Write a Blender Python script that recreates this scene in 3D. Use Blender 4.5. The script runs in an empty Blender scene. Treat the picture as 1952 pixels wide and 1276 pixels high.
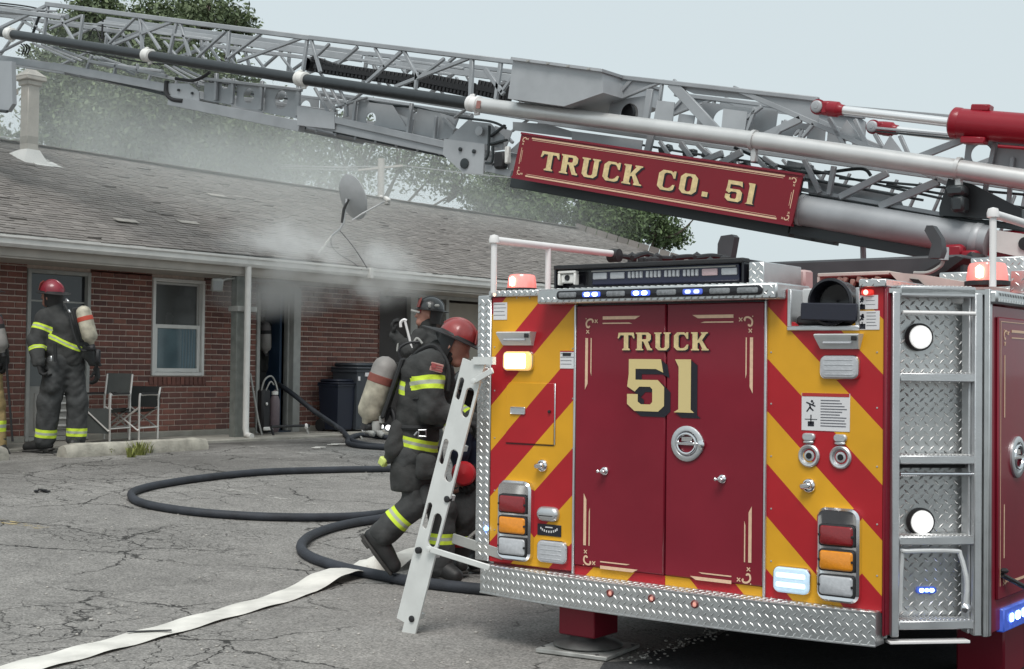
import bpy, math, random
import numpy as np
from math import *
from mathutils import Vector, Matrix
R_ = random.Random(7)
S = bpy.context.scene
COL = S.collection
V = Vector
# ---------------------------------------------------------------- camera
F = 2650.0; EYE = 1.45
_p = atan(62/F); _r = atan(.012); _h = atan2(.607, .795)
_f = V((-sin(_h)*cos(_p), cos(_h)*cos(_p), sin(_p))); _r0 = V((cos(_h), sin(_h), 0)); _u0 = _r0.cross(_f)
CR = _r0*cos(_r) + _u0*sin(_r); CU = _u0*cos(_r) - _r0*sin(_r); CF = _f
CAM = V((0, 0, EYE))
cd = bpy.data.cameras.new('camera'); cam = bpy.data.objects.new('camera', cd); COL.objects.link(cam)
M = Matrix((CR, CU, -CF)).transposed().to_4x4(); M.translation = CAM
cam.matrix_world = M
cd.sensor_width = 36; cd.lens = F/1952*36; cd.clip_end = 2000; cd.clip_start = .05
S.camera = cam
# ---------------------------------------------------------------- sky and light
w = bpy.data.worlds.new('World'); S.world = w; w.use_nodes = True
wn = w.node_tree.nodes; wl = w.node_tree.links
bg = wn['Background']
sky = wn.new('ShaderNodeTexSky'); sky.sky_type = 'NISHITA'; sky.sun_disc = False
SUN_EL, SUN_AZ = radians(58), radians(150)      # light comes from behind the camera, to the right
sky.sun_elevation = SUN_EL; sky.sun_rotation = SUN_AZ; sky.dust_density = 4; sky.air_density = 1.2
hs = wn.new('ShaderNodeHueSaturation'); hs.inputs['Saturation'].default_value = .45
wl.new(sky.outputs[0], hs.inputs['Color'])
mxs = wn.new('ShaderNodeMixRGB'); mxs.inputs[0].default_value = .86; mxs.inputs[2].default_value = (6.15, 7.0, 7.3, 1)
wl.new(hs.outputs[0], mxs.inputs[1]); wl.new(mxs.outputs[0], bg.inputs[0]); bg.inputs[1].default_value = .1
sd = bpy.data.lights.new('sun', 'SUN'); sd.energy = 2.0; sd.angle = radians(24); sd.color = (1, .97, .93)
so = bpy.data.objects.new('sun', sd); COL.objects.link(so)
sdir = V((sin(SUN_AZ)*cos(SUN_EL), cos(SUN_AZ)*cos(SUN_EL), sin(SUN_EL)))
so.rotation_euler = sdir.to_track_quat('Z', 'Y').to_euler(); so.location = (0, -5, 30)
S.view_settings.view_transform = 'Standard'; S.view_settings.look = 'None'
S.view_settings.exposure = .2; S.view_settings.gamma = 1
try: S.cycles.volume_bounces = 2; S.cycles.volume_step_rate = 2.0; S.cycles.volume_max_steps = 128; S.cycles.transparent_max_bounces = 16
except Exception: pass

# ---------------------------------------------------------------- measuring helpers (pixel of the survey photograph -> place)
def ray(x, y): return CF + CR*((x-976)/F) - CU*((y-638)/F)
def P(x, y, X=None, Y=None, Z=None, D=None):
    d = ray(x, y)
    t = D if D is not None else (X/d.x if X is not None else Y/d.y if Y is not None else (Z-EYE)/d.z)
    return CAM + d*t
def gz(X):
    t = min(max((-X-6.5)/7.0, 0), 1)
    return .45*(t*t*(3-2*t)*.35 + t*.65)
def G(x, y, up=0):
    d = ray(x, y); t = 3.0
    while t < 120:
        p = CAM + d*t
        if p.z < gz(p.x): break
        t += .01
    return V((p.x, p.y, gz(p.x)+up))
# ---------------------------------------------------------------- materials
def mat(name, col, rough=.5, metal=0, var=.0, vscale=8, bump=0, bscale=60, coat=0, spec=.5, emit=None, es=0, detail=6, alpha=None, rand=None):
    m = bpy.data.materials.new(name); m.use_nodes = True
    n = m.node_tree.nodes; l = m.node_tree.links; b = n['Principled BSDF']
    b.inputs['Base Color'].default_value = (*col, 1); b.inputs['Roughness'].default_value = rough
    b.inputs['Metallic'].default_value = metal; b.inputs['Specular IOR Level'].default_value = spec
    if coat: b.inputs['Coat Weight'].default_value = coat; b.inputs['Coat Roughness'].default_value = .06
    tc = n.new('ShaderNodeTexCoord'); last = None
    if var or bump:
        nz = n.new('ShaderNodeTexNoise'); nz.inputs['Scale'].default_value = vscale; nz.inputs['Detail'].default_value = detail
        l.new(tc.outputs['Object'], nz.inputs['Vector'])
    if var:
        mr = n.new('ShaderNodeMapRange'); mr.inputs[1].default_value = .25; mr.inputs[2].default_value = .75
        mr.inputs[3].default_value = 1-var; mr.inputs[4].default_value = 1+var
        l.new(nz.outputs[0], mr.inputs[0])
        mm = n.new('ShaderNodeMixRGB'); mm.blend_type = 'MULTIPLY'; mm.inputs[0].default_value = 1
        mm.inputs[1].default_value = (*col, 1); l.new(mr.outputs[0], mm.inputs[2]); last = mm.outputs[0]
        l.new(last, b.inputs['Base Color'])
        rr = n.new('ShaderNodeMapRange'); rr.inputs[3].default_value = max(0, rough-.08); rr.inputs[4].default_value = min(1, rough+.12)
        l.new(nz.outputs[0], rr.inputs[0]); l.new(rr.outputs[0], b.inputs['Roughness'])
    if rand:   # variation from piece to piece
        src = n.new('ShaderNodeNewGeometry').outputs['Random Per Island'] if rand[0] == 'island' else n.new('ShaderNodeObjectInfo').outputs['Random']
        cr = n.new('ShaderNodeValToRGB'); cr.color_ramp.interpolation = 'LINEAR'
        cs = rand[1]
        cr.color_ramp.elements[0].color = (*cs[0], 1); cr.color_ramp.elements[1].color = (*cs[-1], 1)
        for i, c in enumerate(cs[1:-1]):
            e = cr.color_ramp.elements.new((i+1)/(len(cs)-1)); e.color = (*c, 1)
        l.new(src, cr.inputs[0])
        if last:
            l.new(cr.outputs[0], mm.inputs[1])
        else: l.new(cr.outputs[0], b.inputs['Base Color'])
    if bump:
        bn = n.new('ShaderNodeTexNoise'); bn.inputs['Scale'].default_value = bscale; bn.inputs['Detail'].default_value = 4
        l.new(tc.outputs['Object'], bn.inputs['Vector'])
        bp = n.new('ShaderNodeBump'); bp.inputs['Strength'].default_value = 1; bp.inputs['Distance'].default_value = bump
        l.new(bn.outputs[0], bp.inputs['Height']); l.new(bp.outputs[0], b.inputs['Normal'])
    if emit: b.inputs['Emission Color'].default_value = (*emit, 1); b.inputs['Emission Strength'].default_value = es
    return m
def nodes(m): return m.node_tree.nodes, m.node_tree.links
# ---------------------------------------------------------------- mesh builder
ORG = {}
class MB:
    def __init__(s): s.v = []; s.f = []; s.m = []; s.s = []
    def add(s, vs, fs, m=0, sm=False):
        o = len(s.v); s.v += [tuple(x) for x in vs]
        for f in fs: s.f.append(tuple(i+o for i in f)); s.m.append(m); s.s.append(sm)
        return s
    def box(s, c, d, R=None, m=0, b=0):
        c = V(c); hx, hy, hz = d[0]/2, d[1]/2, d[2]/2
        if b <= 0:
            vs = [V((x*hx, y*hy, z*hz)) for x in (-1, 1) for y in (-1, 1) for z in (-1, 1)]
            fs = [(0,1,3,2),(4,6,7,5),(0,4,5,1),(2,3,7,6),(0,2,6,4),(1,5,7,3)]
        else:
            b = min(b, hx*.9, hy*.9, hz*.9); vs = []; ix = {}
            for x in (-1, 1):
                for y in (-1, 1):
                    for z in (-1, 1):
                        for a in range(3):
                            q = [x*(hx-b), y*(hy-b), z*(hz-b)]; q[a] = (x*hx, y*hy, z*hz)[a]
                            ix[(x, y, z, a)] = len(vs); vs.append(V(q))
            fs = []
            for a in range(3):
                o1, o2 = [(1, 2), (2, 0), (0, 1)][a]
                for sg in (-1, 1):
                    q = []
                    for (p1, p2) in ((-1,-1),(1,-1),(1,1),(-1,1)):
                        k = [0, 0, 0]; k[a] = sg; k[o1] = p1; k[o2] = p2; q.append(ix[(*k, a)])
                    fs.append(tuple(q if sg > 0 else q[::-1]))
                    for sg2 in (-1, 1):   # edges between face a (sg) and face o1 (sg2)
                        k1 = [0,0,0]; k1[a] = sg; k1[o1] = sg2; k1[o2] = -1
                        k2 = list(k1); k2[o2] = 1
                        q = [ix[(*k1, a)], ix[(*k2, a)], ix[(*k2, o1)], ix[(*k1, o1)]]
                        fs.append(tuple(q if sg*sg2 < 0 else q[::-1]))
            for x in (-1, 1):
                for y in (-1, 1):
                    for z in (-1, 1):
                        q = [ix[(x,y,z,0)], ix[(x,y,z,1)], ix[(x,y,z,2)]]
                        fs.append(tuple(q if x*y*z > 0 else q[::-1]))
        if R: vs = [R @ q for q in vs]
        return s.add([c+q for q in vs], fs, m)
    def bb(s, x0, x1, y0, y1, z0, z1, m=0, b=0): return s.box(((x0+x1)/2, (y0+y1)/2, (z0+z1)/2), (abs(x1-x0), abs(y1-y0), abs(z1-z0)), None, m, b)
    def bar(s, p0, p1, w_, t, up=(0, 1, 0), m=0, b=0):
        p0 = V(p0); p1 = V(p1); d = p1-p0; L = d.length; d.normalize(); up = V(up)
        y = (up - d*up.dot(d)).normalized(); z = d.cross(y)
        R = Matrix((d, y, z)).transposed()
        return s.box((p0+p1)/2, (L, t, w_), R, m, b)
    def tube(s, pts, r, n=10, m=0, closed=False, cap=True):
        pts = [V(p) for p in pts]; k = len(pts)
        rs = r if isinstance(r, (list, tuple)) else [r]*k
        up = None; vs = []
        for i, p in enumerate(pts):
            d = (pts[(i+1) % k]-pts[i-1]) if (closed or 0 < i < k-1) else (pts[1]-pts[0] if i == 0 else pts[-1]-pts[-2])
            d.normalize()
            if up is None: up = V((0, 0, 1)) if abs(d.z) < .9 else V((1, 0, 0))
            a = (up - d*up.dot(d))
            if a.length < 1e-4: a = d.orthogonal()
            a.normalize(); up = a; b_ = d.cross(a)
            vs += [p + (a*cos(2*pi*j/n) + b_*sin(2*pi*j/n))*rs[i] for j in range(n)]
        fs = []
        for i in range(k if closed else k-1):
            for j in range(n):
                a, b_ = i*n+j, i*n+(j+1) % n; c, d = ((i+1) % k)*n+(j+1) % n, ((i+1) % k)*n+j
                fs.append((a, b_, c, d))
        s.add(vs, fs, m, True)
        if cap and not closed:
            o = len(s.v)-len(vs)
            s.f.append(tuple(o+j for j in range(n))[::-1]); s.m.append(m); s.s.append(False)
            s.f.append(tuple(o+(k-1)*n+j for j in range(n))); s.m.append(m); s.s.append(False)
        return s
    def lathe(s, O, ax, prof, n=20, m=0, sm=True):   # prof: (radius, height along ax)
        O = V(O); ax = V(ax).normalized(); a = ax.orthogonal().normalized(); b_ = ax.cross(a); vs = []
        for (r, h) in prof: vs += [O+ax*h+(a*cos(2*pi*j/n)+b_*sin(2*pi*j/n))*max(r, 1e-4) for j in range(n)]
        fs = [(i*n+j, i*n+(j+1) % n, (i+1)*n+(j+1) % n, (i+1)*n+j) for i in range(len(prof)-1) for j in range(n)]
        return s.add(vs, fs, m, sm)
    def prism(s, poly, O, ux, uy, d, m=0, ms=None):   # extruded outline; d = depth vector
        O, ux, uy, d = V(O), V(ux), V(uy), V(d); n = len(poly)
        a = [O+ux*p[0]+uy*p[1] for p in poly]; b_ = [q+d for q in a]
        ar = sum(poly[i][0]*poly[(i+1) % n][1]-poly[(i+1) % n][0]*poly[i][1] for i in range(n))
        flip = (ux.cross(uy).dot(d) < 0) ^ (ar < 0)
        f = [tuple(range(n))[::-1], tuple(range(n, 2*n))] + [(i, (i+1) % n, n+(i+1) % n, n+i) for i in range(n)]
        if flip: f = [t[::-1] for t in f]
        s.add(a+b_, f[:2], m); o = len(s.v)-2*n
        for t in f[2:]: s.f.append(tuple(o+i for i in t)); s.m.append(m if ms is None else ms); s.s.append(False)
        return s
    def quadprism(s, pts, d, m=0):   # pts: world points of an outline, extruded by d
        n = len(pts); pts = [V(p) for p in pts]; d = V(d)
        nn = V((0, 0, 0))
        for i in range(n): nn += (pts[i]-pts[0]).cross(pts[(i+1) % n]-pts[0])
        if nn.dot(d) < 0: pts = pts[::-1]
        f = [tuple(range(n))[::-1], tuple(range(n, 2*n))] + [(i, (i+1) % n, n+(i+1) % n, n+i) for i in range(n)]
        return s.add(pts+[q+d for q in pts], f, m)
    def rplate(s, O, ux, uy, w_, h, r, rings, m=0, k=5, capm=None, sm=True):  # rounded plate; rings: (depth, inset)
        O, ux, uy = V(O), V(ux).normalized(), V(uy).normalized(); nn = ux.cross(uy)
        vs = []; N = 4*(k+1)
        for (dp, ins) in rings:
            W, H, rr = w_/2-ins, h/2-ins, max(r-ins, .0008)
            for q in range(4):
                cx = (W-rr)*(1, -1, -1, 1)[q]; cy = (H-rr)*(1, 1, -1, -1)[q]
                for i in range(k+1):
                    t = (q+i/k)*pi/2
                    vs.append(O+ux*(cx+rr*cos(t))+uy*(cy+rr*sin(t))+nn*dp)
        fs = [(i*N+j, i*N+(j+1) % N, (i+1)*N+(j+1) % N, (i+1)*N+j) for i in range(len(rings)-1) for j in range(N)]
        s.add(vs, fs, m, sm); o = len(s.v)-N
        s.f.append(tuple(o+j for j in range(N))); s.m.append(m if capm is None else capm); s.s.append(False)
        return s
    def build(s, name, mats, parent=None, label=None, cat=None, group=None, kind=None):
        me = bpy.data.meshes.new(name)
        if parent is not None: off = ORG[parent.name]
        else:
            A = np.array(s.v); off = V(((A[:, 0].min()+A[:, 0].max())/2, (A[:, 1].min()+A[:, 1].max())/2, A[:, 2].min()))
        me.from_pydata([(a-off.x, b-off.y, c-off.z) for a, b, c in s.v], [], s.f)
        for x in (mats if isinstance(mats, (list, tuple)) else [mats]): me.materials.append(x)
        me.polygons.foreach_set('material_index', s.m); me.polygons.foreach_set('use_smooth', s.s)
        me.update(); me.set_sharp_from_angle(angle=radians(38))
        return link(name, me, parent, off, label, cat, group, kind)
def link(name, me, parent, off, label=None, cat=None, group=None, kind=None):
    o = bpy.data.objects.new(name, me); COL.objects.link(o)
    if parent is not None: o.parent = parent
    else: o.location = off
    ORG[o.name] = V(off)
    tag(o, label, cat, group, kind); return o
def tag(o, label=None, cat=None, group=None, kind=None):
    if label: o['label'] = label
    if cat: o['category'] = cat
    if group: o['group'] = group
    if kind: o['kind'] = kind
def thing(name, loc, label, cat, group=None):
    o = bpy.data.objects.new(name, None); o.location = loc; o.empty_display_size = .1; COL.objects.link(o); ORG[o.name] = V(loc)
    tag(o, label, cat, group); return o
def spline(pts, n=8):   # Catmull-Rom through points
    pts = [V(p) for p in pts]; out = []
    for i in range(len(pts)-1):
        p0 = pts[max(i-1, 0)]; p1 = pts[i]; p2 = pts[i+1]; p3 = pts[min(i+2, len(pts)-1)]
        for j in range(n):
            t = j/n
            out.append(.5*((2*p1)+(p2-p0)*t+(2*p0-5*p1+4*p2-p3)*t*t+(3*p1-p0-3*p2+p3)*t**3))
    return out+[pts[-1]]
X_, Y_, Z_ = V((1, 0, 0)), V((0, 1, 0)), V((0, 0, 1))

# ================================================================ materials used widely
m_alu = mat('aluminium', (.62, .63, .64), .38, .85, .06, 9, .0006, 120)
m_aluw = mat('cast_aluminium', (.66, .67, .67), .5, .25, .08, 12, .0005, 80)
m_plate = mat('tread_plate', (.6, .61, .61), .32, .9, .08, 14, .0005, 200)
m_treads = mat('tread_bars', (.66, .66, .65), .42, .85, .05, 30)
m_chrome = mat('chrome', (.8, .8, .82), .12, 1)
m_maroon = mat('maroon_paint', (.205, .012, .026), .34, 0, .14, 2.2, .0035, 1.6, coat=.38, spec=.18)
m_redp = mat('red_paint', (.36, .012, .02), .32, 0, .05, 6, 0, 60, coat=.2, spec=.35)
m_black = mat('black_rubber', (.018, .018, .02), .6, 0, .2, 20, .0008, 90)
m_blackgloss = mat('black_gloss', (.012, .012, .016), .18, 0)
m_dark = mat('dark_void', (.01, .01, .011), .8)
m_gold = mat('gold_leaf', (.74, .58, .30), .40, .15, .22, 34)
m_goldp = mat('gold_print', (.74, .50, .34), .45, .05, .1, 60)
m_shadowp = mat('black_print', (.012, .012, .02), .4)
m_white = mat('white_paint', (.72, .71, .68), .4, 0, .06, 7, .0004, 60)
m_whitepipe = mat('white_pipe', (.78, .76, .75), .35, 0, .04, 10)
m_sticker = mat('sticker_white', (.7, .69, .70), .4)
m_stickerred = mat('sticker_red', (.42, .03, .03), .4)
m_txt = mat('print_grey', (.13, .13, .15), .5)
# ================================================================ ground
def asphalt(name, base, dark=False):
    m = mat(name, base, .92, 0); n, l = nodes(m); b = n['Principled BSDF']
    tc = n.new('ShaderNodeTexCoord'); O = tc.outputs['Object']
    def noise(sc, det=6, ro=.6, vec=O):
        q = n.new('ShaderNodeTexNoise'); q.inputs['Scale'].default_value = sc; q.inputs['Detail'].default_value = det
        q.inputs['Roughness'].default_value = ro; l.new(vec, q.inputs['Vector']); return q
    def ramp(src, a, b_, lo, hi):
        q = n.new('ShaderNodeMapRange'); q.inputs[1].default_value = a; q.inputs[2].default_value = b_
        q.inputs[3].default_value = lo; q.inputs[4].default_value = hi; l.new(src, q.inputs[0]); return q.outputs[0]
    def mul(a, b_, fac=1):
        q = n.new('ShaderNodeMixRGB'); q.blend_type = 'MULTIPLY'; q.inputs[0].default_value = fac
        l.new(a, q.inputs[1]); l.new(b_, q.inputs[2]); return q.outputs[0]
    def math_(op, a, b_=None, v=None):
        q = n.new('ShaderNodeMath'); q.operation = op; l.new(a, q.inputs[0])
        if b_ is not None: l.new(b_, q.inputs[1])
        if v is not None: q.inputs[1].default_value = v
        return q.outputs[0]
    # stone chips
    vo = n.new('ShaderNodeTexVoronoi'); vo.inputs['Scale'].default_value = 95; l.new(O, vo.inputs['Vector'])
    chips = n.new('ShaderNodeSeparateColor'); l.new(vo.outputs['Color'], chips.inputs[0])
    c1 = ramp(chips.outputs[0], 0, 1, .62, 1.38)
    big = ramp(noise(.55, 7, .65).outputs[0], .3, .7, .76, 1.2)
    mid = ramp(noise(4, 7, .7).outputs[0], .3, .7, .85, 1.14)
    rgb = n.new('ShaderNodeRGB'); rgb.outputs[0].default_value = (*base, 1)
    spots = ramp(noise(.28, 8, .72).outputs[0], .52, .62, 1, .80)
    c = mul(mul(mul(mul(rgb.outputs[0], c1), big), mid), spots)
    # pale chips
    vp = n.new('ShaderNodeTexVoronoi'); vp.inputs['Scale'].default_value = 42; l.new(O, vp.inputs['Vector'])
    sp = ramp(vp.outputs['Distance'], .05, .12, 1, 0)
    sc2 = n.new('ShaderNodeSeparateColor'); l.new(vp.outputs['Color'], sc2.inputs[0])
    sp = math_('MULTIPLY', sp, ramp(sc2.outputs[1], .8, .86, 0, .6))
    mx = n.new('ShaderNodeMixRGB'); mx.inputs[2].default_value = (.48, .47, .44, 1); l.new(sp, mx.inputs[0]); l.new(c, mx.inputs[1]); c = mx.outputs[0]
    height = c1
    # cracks: two sizes of net, each broken up by a mask
    dn = noise(1.6, 6, .65); dv = n.new('ShaderNodeVectorMath'); dv.operation = 'SCALE'; dv.inputs['Scale'].default_value = .55
    l.new(dn.outputs['Color'], dv.inputs[0])
    av = n.new('ShaderNodeVectorMath'); l.new(O, av.inputs[0]); l.new(dv.outputs[0], av.inputs[1])
    crack = None
    dn2 = noise(14, 4, .6); dv2 = n.new('ShaderNodeVectorMath'); dv2.operation = 'SCALE'; dv2.inputs['Scale'].default_value = .05
    l.new(dn2.outputs['Color'], dv2.inputs[0]); av2 = n.new('ShaderNodeVectorMath'); l.new(av.outputs[0], av2.inputs[0]); l.new(dv2.outputs[0], av2.inputs[1])
    for (sc_, wdt, msc, lo, hi) in ((.8, .008, .7, .43, .52), (2.6, .013, .40, .52, .60), (7.0, .026, .5, .59, .66)):
        e = n.new('ShaderNodeTexVoronoi'); e.feature = 'DISTANCE_TO_EDGE'; e.inputs['Scale'].default_value = sc_
        l.new(av2.outputs[0], e.inputs['Vector'])
        ln = ramp(e.outputs['Distance'], wdt*.35, wdt, 1, 0)
        mk = ramp(noise(msc, 3).outputs[0], lo, hi, 0, 1)
        t = math_('MULTIPLY', ln, mk)
        crack = t if crack is None else math_('MAXIMUM', crack, t)
    if dark: crack = math_('MULTIPLY', crack, v=.4)
    mx = n.new('ShaderNodeMixRGB'); mx.inputs[2].default_value = (.035, .033, .030, 1); l.new(crack, mx.inputs[0]); l.new(c, mx.inputs[1]); c = mx.outputs[0]
    if not dark:
        # dirt and wet washed down in front of the building, pale sandy patches
        sx = n.new('ShaderNodeSeparateXYZ'); l.new(O, sx.inputs[0])
        near = ramp(sx.outputs[0], -13.2, -10.6, 1, 0)
        st = n.new('ShaderNodeMapping'); st.inputs['Scale'].default_value = (1.0, .3, 1); l.new(O, st.inputs[0])
        sm = ramp(noise(1.1, 6, .62, st.outputs[0]).outputs[0], .40, .58, 0, .85)
        f = math_('MULTIPLY', near, sm)
        mx = n.new('ShaderNodeMixRGB'); mx.inputs[2].default_value = (.045, .04, .035, 1); l.new(f, mx.inputs[0]); l.new(c, mx.inputs[1]); c = mx.outputs[0]
        sn = ramp(noise(.8, 6, .7, st.outputs[0]).outputs[0], .58, .68, 0, .45)
        f2 = math_('MULTIPLY', sn, ramp(sx.outputs[0], -12, -9.5, 1, 0))
        mx = n.new('ShaderNodeMixRGB'); mx.inputs[2].default_value = (.42, .38, .33, 1); l.new(f2, mx.inputs[0]); l.new(c, mx.inputs[1]); c = mx.outputs[0]
    l.new(c, b.inputs['Base Color'])
    hh = math_('SUBTRACT', height, math_('MULTIPLY', crack, v=6))
    bp = n.new('ShaderNodeBump'); bp.inputs['Distance'].default_value = .0022; l.new(hh, bp.inputs['Height']); l.new(bp.outputs[0], b.inputs['Normal'])
    return m
m_asph = asphalt('worn_asphalt', (.248, .237, .222))
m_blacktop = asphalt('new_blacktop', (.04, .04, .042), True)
def grid(xs, ys, up):
    mb = MB(); nx, ny = len(xs), len(ys)
    vs = [(x, y, gz(x)+up) for x in xs for y in ys]
    mb.add(vs, [(i*ny+j, (i+1)*ny+j, (i+1)*ny+j+1, i*ny+j+1) for i in range(nx-1) for j in range(ny-1)], 0, True); return mb
xs = [-600, -200, -80, -40, -25, -18]+[-15+.35*i for i in range(32)]+[-3.5, 0, 5, 20, 80, 300, 600]
ys = [-300, -60, -20, -5, 0]+[2+1.0*i for i in range(40)]+[50, 80, 200, 700]
g = grid(xs, ys, 0).build('asphalt_lot', m_asph, kind='structure')
g.data.transform(Matrix.Translation(g.location)); g.location = (0, 0, 0)
def patch(name, poly, up, m, **k):    # sheet that follows the slope
    mb = MB(); mb.add([(x, y, gz(x)+up) for x, y in poly], [tuple(range(len(poly)))]); return mb.build(name, m, kind='structure', **k)
# strip of newer, black asphalt under the apparatus, ragged along its edge
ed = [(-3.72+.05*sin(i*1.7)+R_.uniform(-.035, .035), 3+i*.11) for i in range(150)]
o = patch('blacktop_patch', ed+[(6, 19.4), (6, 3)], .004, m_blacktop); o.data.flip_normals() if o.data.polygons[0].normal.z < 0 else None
# worn parking lines
def wornpaint(name, col):
    m = mat(name, col, .8, 0, .1, 20); n, l = nodes(m); b = n['Principled BSDF']
    tc = n.new('ShaderNodeTexCoord'); q = n.new('ShaderNodeTexNoise'); q.inputs['Scale'].default_value = 16; q.inputs['Detail'].default_value = 8; q.inputs['Roughness'].default_value = .75
    l.new(tc.outputs['Object'], q.inputs[0]); r = n.new('ShaderNodeMapRange'); r.inputs[1].default_value = .50; r.inputs[2].default_value = .6
    r.inputs[3].default_value = 0; r.inputs[4].default_value = .7
    l.new(q.outputs[0], r.inputs[0]); l.new(r.outputs[0], b.inputs['Alpha']); return m
m_yel = wornpaint('worn_yellow_paint', (.58, .45, .2)); m_wl = wornpaint('worn_white_paint', (.6, .58, .54))
def stripe(a, b_, w_, m, name='parking_line'):
    a = G(*a); b_ = G(*b_); d = (b_-a); d.z = 0; d.normalize(); s = V((-d.y, d.x, 0))*w_/2; N = 8; mb = MB(); vs = []
    for i in range(N+1):
        q = a.lerp(b_, i/N)
        for t in (-1, 1): p = q+s*t; vs.append((p.x, p.y, gz(p.x)+.005))
    mb.add(vs, [(2*i, 2*i+2, 2*i+3, 2*i+1) for i in range(N)]); o = mb.build(name, m, kind='structure')
    if o.data.polygons[0].normal.z < 0: o.data.flip_normals()
stripe((-60, 985), (85, 1008), .12, m_yel); stripe((420, 932), (600, 962), .12, m_wl); stripe((480, 852), (760, 892), .11, m_wl)
# scraps lying on the asphalt
m_scrap = mat('scrap_white', (.62, .60, .56), .7, 0, .1, 30)
for i, (px, py, ww, lab) in enumerate([(605, 856, .14, 'crumpled pale scrap on the asphalt before the brick wall'), (637, 850, .2, 'folded pale scrap nearest the coiled hose by the bins'), (80, 939, .13, 'thin dark stick lying on the asphalt at the left')]):
    p = G(px, py, .012); mb = MB()
    for k in range(3): mb.box(p+V((R_.uniform(-.04, .04), R_.uniform(-.05, .05), .004*k)), (ww*.3, ww*R_.uniform(.6, 1), .012), Matrix.Rotation(R_.uniform(0, 3), 3, 'Z'), 0, .003)
    mb.build('debris_scrap', m_scrap if i < 2 else m_black, label=lab, cat='scrap')
# loose stones in the lot: nobody could count them
mb = MB()
for i in range(420):
    px, py = R_.uniform(20, 950), R_.uniform(860, 1270)
    if i > 300: k_ = R_.random(); px, py = 1195+k_*200+R_.gauss(0, 14), 1264-k_*70+R_.gauss(0, 6)
    p = G(px, py); r = R_.uniform(.003, .009)*(1.3 if R_.random() < .1 else 1)
    mb.box(p+V((0, 0, r*.5)), (r*2, r*1.6, r*1.2), Matrix.Rotation(R_.uniform(0, 3), 3, 'Z'), 0, r*.4)
mb.build('loose_gravel', mat('gravel', (.42, .4, .37), .9, 0, .3, 40), kind='stuff')
# concrete walk along the building
m_conc = mat('old_concrete', (.30, .285, .25), .92, 0, .32, 3.5, .004, 45, detail=9)
walk = MB().bb(-14.62, -13.64, 1, 29, .2, .470).build('concrete_walk', m_conc, kind='structure')
for i in range(14): MB().bb(-14.62, -13.62, 1+i*2.0+.006, 3+i*2.0-.006, .3, .485, 0, .012).build('walk_slab', m_conc, walk)
# wheel stops
def wheelstop(a, b_, lab, w_=.2, h=.16):
    a = G(*a); b_ = G(*b_); d = (b_-a).normalized(); s = d.cross(Z_).normalized(); mb = MB()
    N = 14; vs = []
    prof = [(-.5, 0), (-.5, .45), (-.36, .9), (-.2, 1), (.2, 1), (.36, .9), (.5, .45), (.5, 0)]
    for i in range(N+1):
        q = a.lerp(b_, i/N)
        for (u, v_) in prof:
            e = .86 if i in (0, N) else 1
            vs.append(q+s*u*w_*e+Z_*(v_*h*e-.02+R_.uniform(-.006, .006)*(v_ > 0)))
    K = len(prof)
    mb.add(vs, [(i*K+j, i*K+j+1, (i+1)*K+j+1, (i+1)*K+j) for i in range(N) for j in range(K-1)]+[tuple(range(K))[::-1], tuple(N*K+j for j in range(K))])
    o = mb.build('wheel_stop', mat('wheel_stop_concrete', (.36, .34, .29), .95, 0, .4, 6, .006, 35, detail=9), label=lab, cat='wheel stop', group='concrete wheel stops along the walk')
    bpy.context.view_layer.update()
wheelstop((118, 872), (388, 856), 'long worn concrete wheel stop with weeds, in front of the camp chairs')
wheelstop((-150, 888), (6, 876), 'short stub of concrete wheel stop cut off by the left edge')
# weeds
mb = MB()
for (px, py, N, r) in ((264, 868, 40, .12), (250, 872, 20, .08), (280, 864, 16, .09), (175, 868, 14, .06), (210, 868, 14, .05)):
    c = G(px, py)
    for i in range(N*2):
        a = R_.uniform(0, 6.28); p = c+V((cos(a), sin(a), 0))*R_.uniform(0, r*.7); h = R_.uniform(.5, 1.6)*r; d = V((cos(a), sin(a), 0))
        t = d*h*.5+Z_*h; s = V((-sin(a), cos(a), 0))*.008
        mb.add([p-s, p+s, p+t*.6+s*.8+Z_*.02, p+t*.6-s*.8+Z_*.02, p+t], [(0, 1, 2, 3), (3, 2, 4)])
mb.build('weed_clump', mat('weed_green', (.24, .26, .07), .8, 0, .3, 30), kind='stuff')

# ================================================================ building
WX = -14.66; WZ0, WZ1 = .56, 2.60
bld = thing('brick_building', (WX, 14, .45), 'low brick motel building with grey shingle roof and white gutter, smoke at its eave', 'building')
BC = [(.19, .082, .064), (.14, .066, .055), (.225, .092, .07), (.165, .074, .060), (.11, .056, .05), (.25, .11, .082)]
m_brick = mat('brick_face', BC[0], .9, 0, .18, 30, .002, 70, rand=('object', BC))
m_brickj = mat('brick_face_joined', BC[0], .9, 0, .18, 30, .002, 70, rand=('island', BC))
m_mortar = mat('mortar', (.54, .44, .38), .95, 0, .2, 14, .002, 80)
m_trim = mat('weathered_trim', (.36, .36, .34), .7, 0, .15, 8, .001, 60)
m_post = mat('weathered_post', (.17, .18, .165), .8, 0, .28, 9, .002, 50)
m_gut = mat('gutter_white', (.68, .67, .64), .5, 0, .12, 5)
m_soff = mat('soffit_board', (.42, .39, .35), .8, 0, .12, 5)
m_glass = mat('window_glass', (.05, .055, .06), .08, 0, spec=.8)
m_glassd = mat('storm_glass', (.025, .028, .03), .12, 0, spec=.6)
m_curt = mat('blue_grey_curtain', (.13, .2, .24), .8, 0, .18, 5)
m_blind = mat('grey_blind', (.13, .13, .125), .7, 0, .1, 4)
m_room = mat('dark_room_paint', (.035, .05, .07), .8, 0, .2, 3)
m_roomb = mat('dark_brown_paint', (.07, .05, .042), .7, 0, .15, 4)
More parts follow.
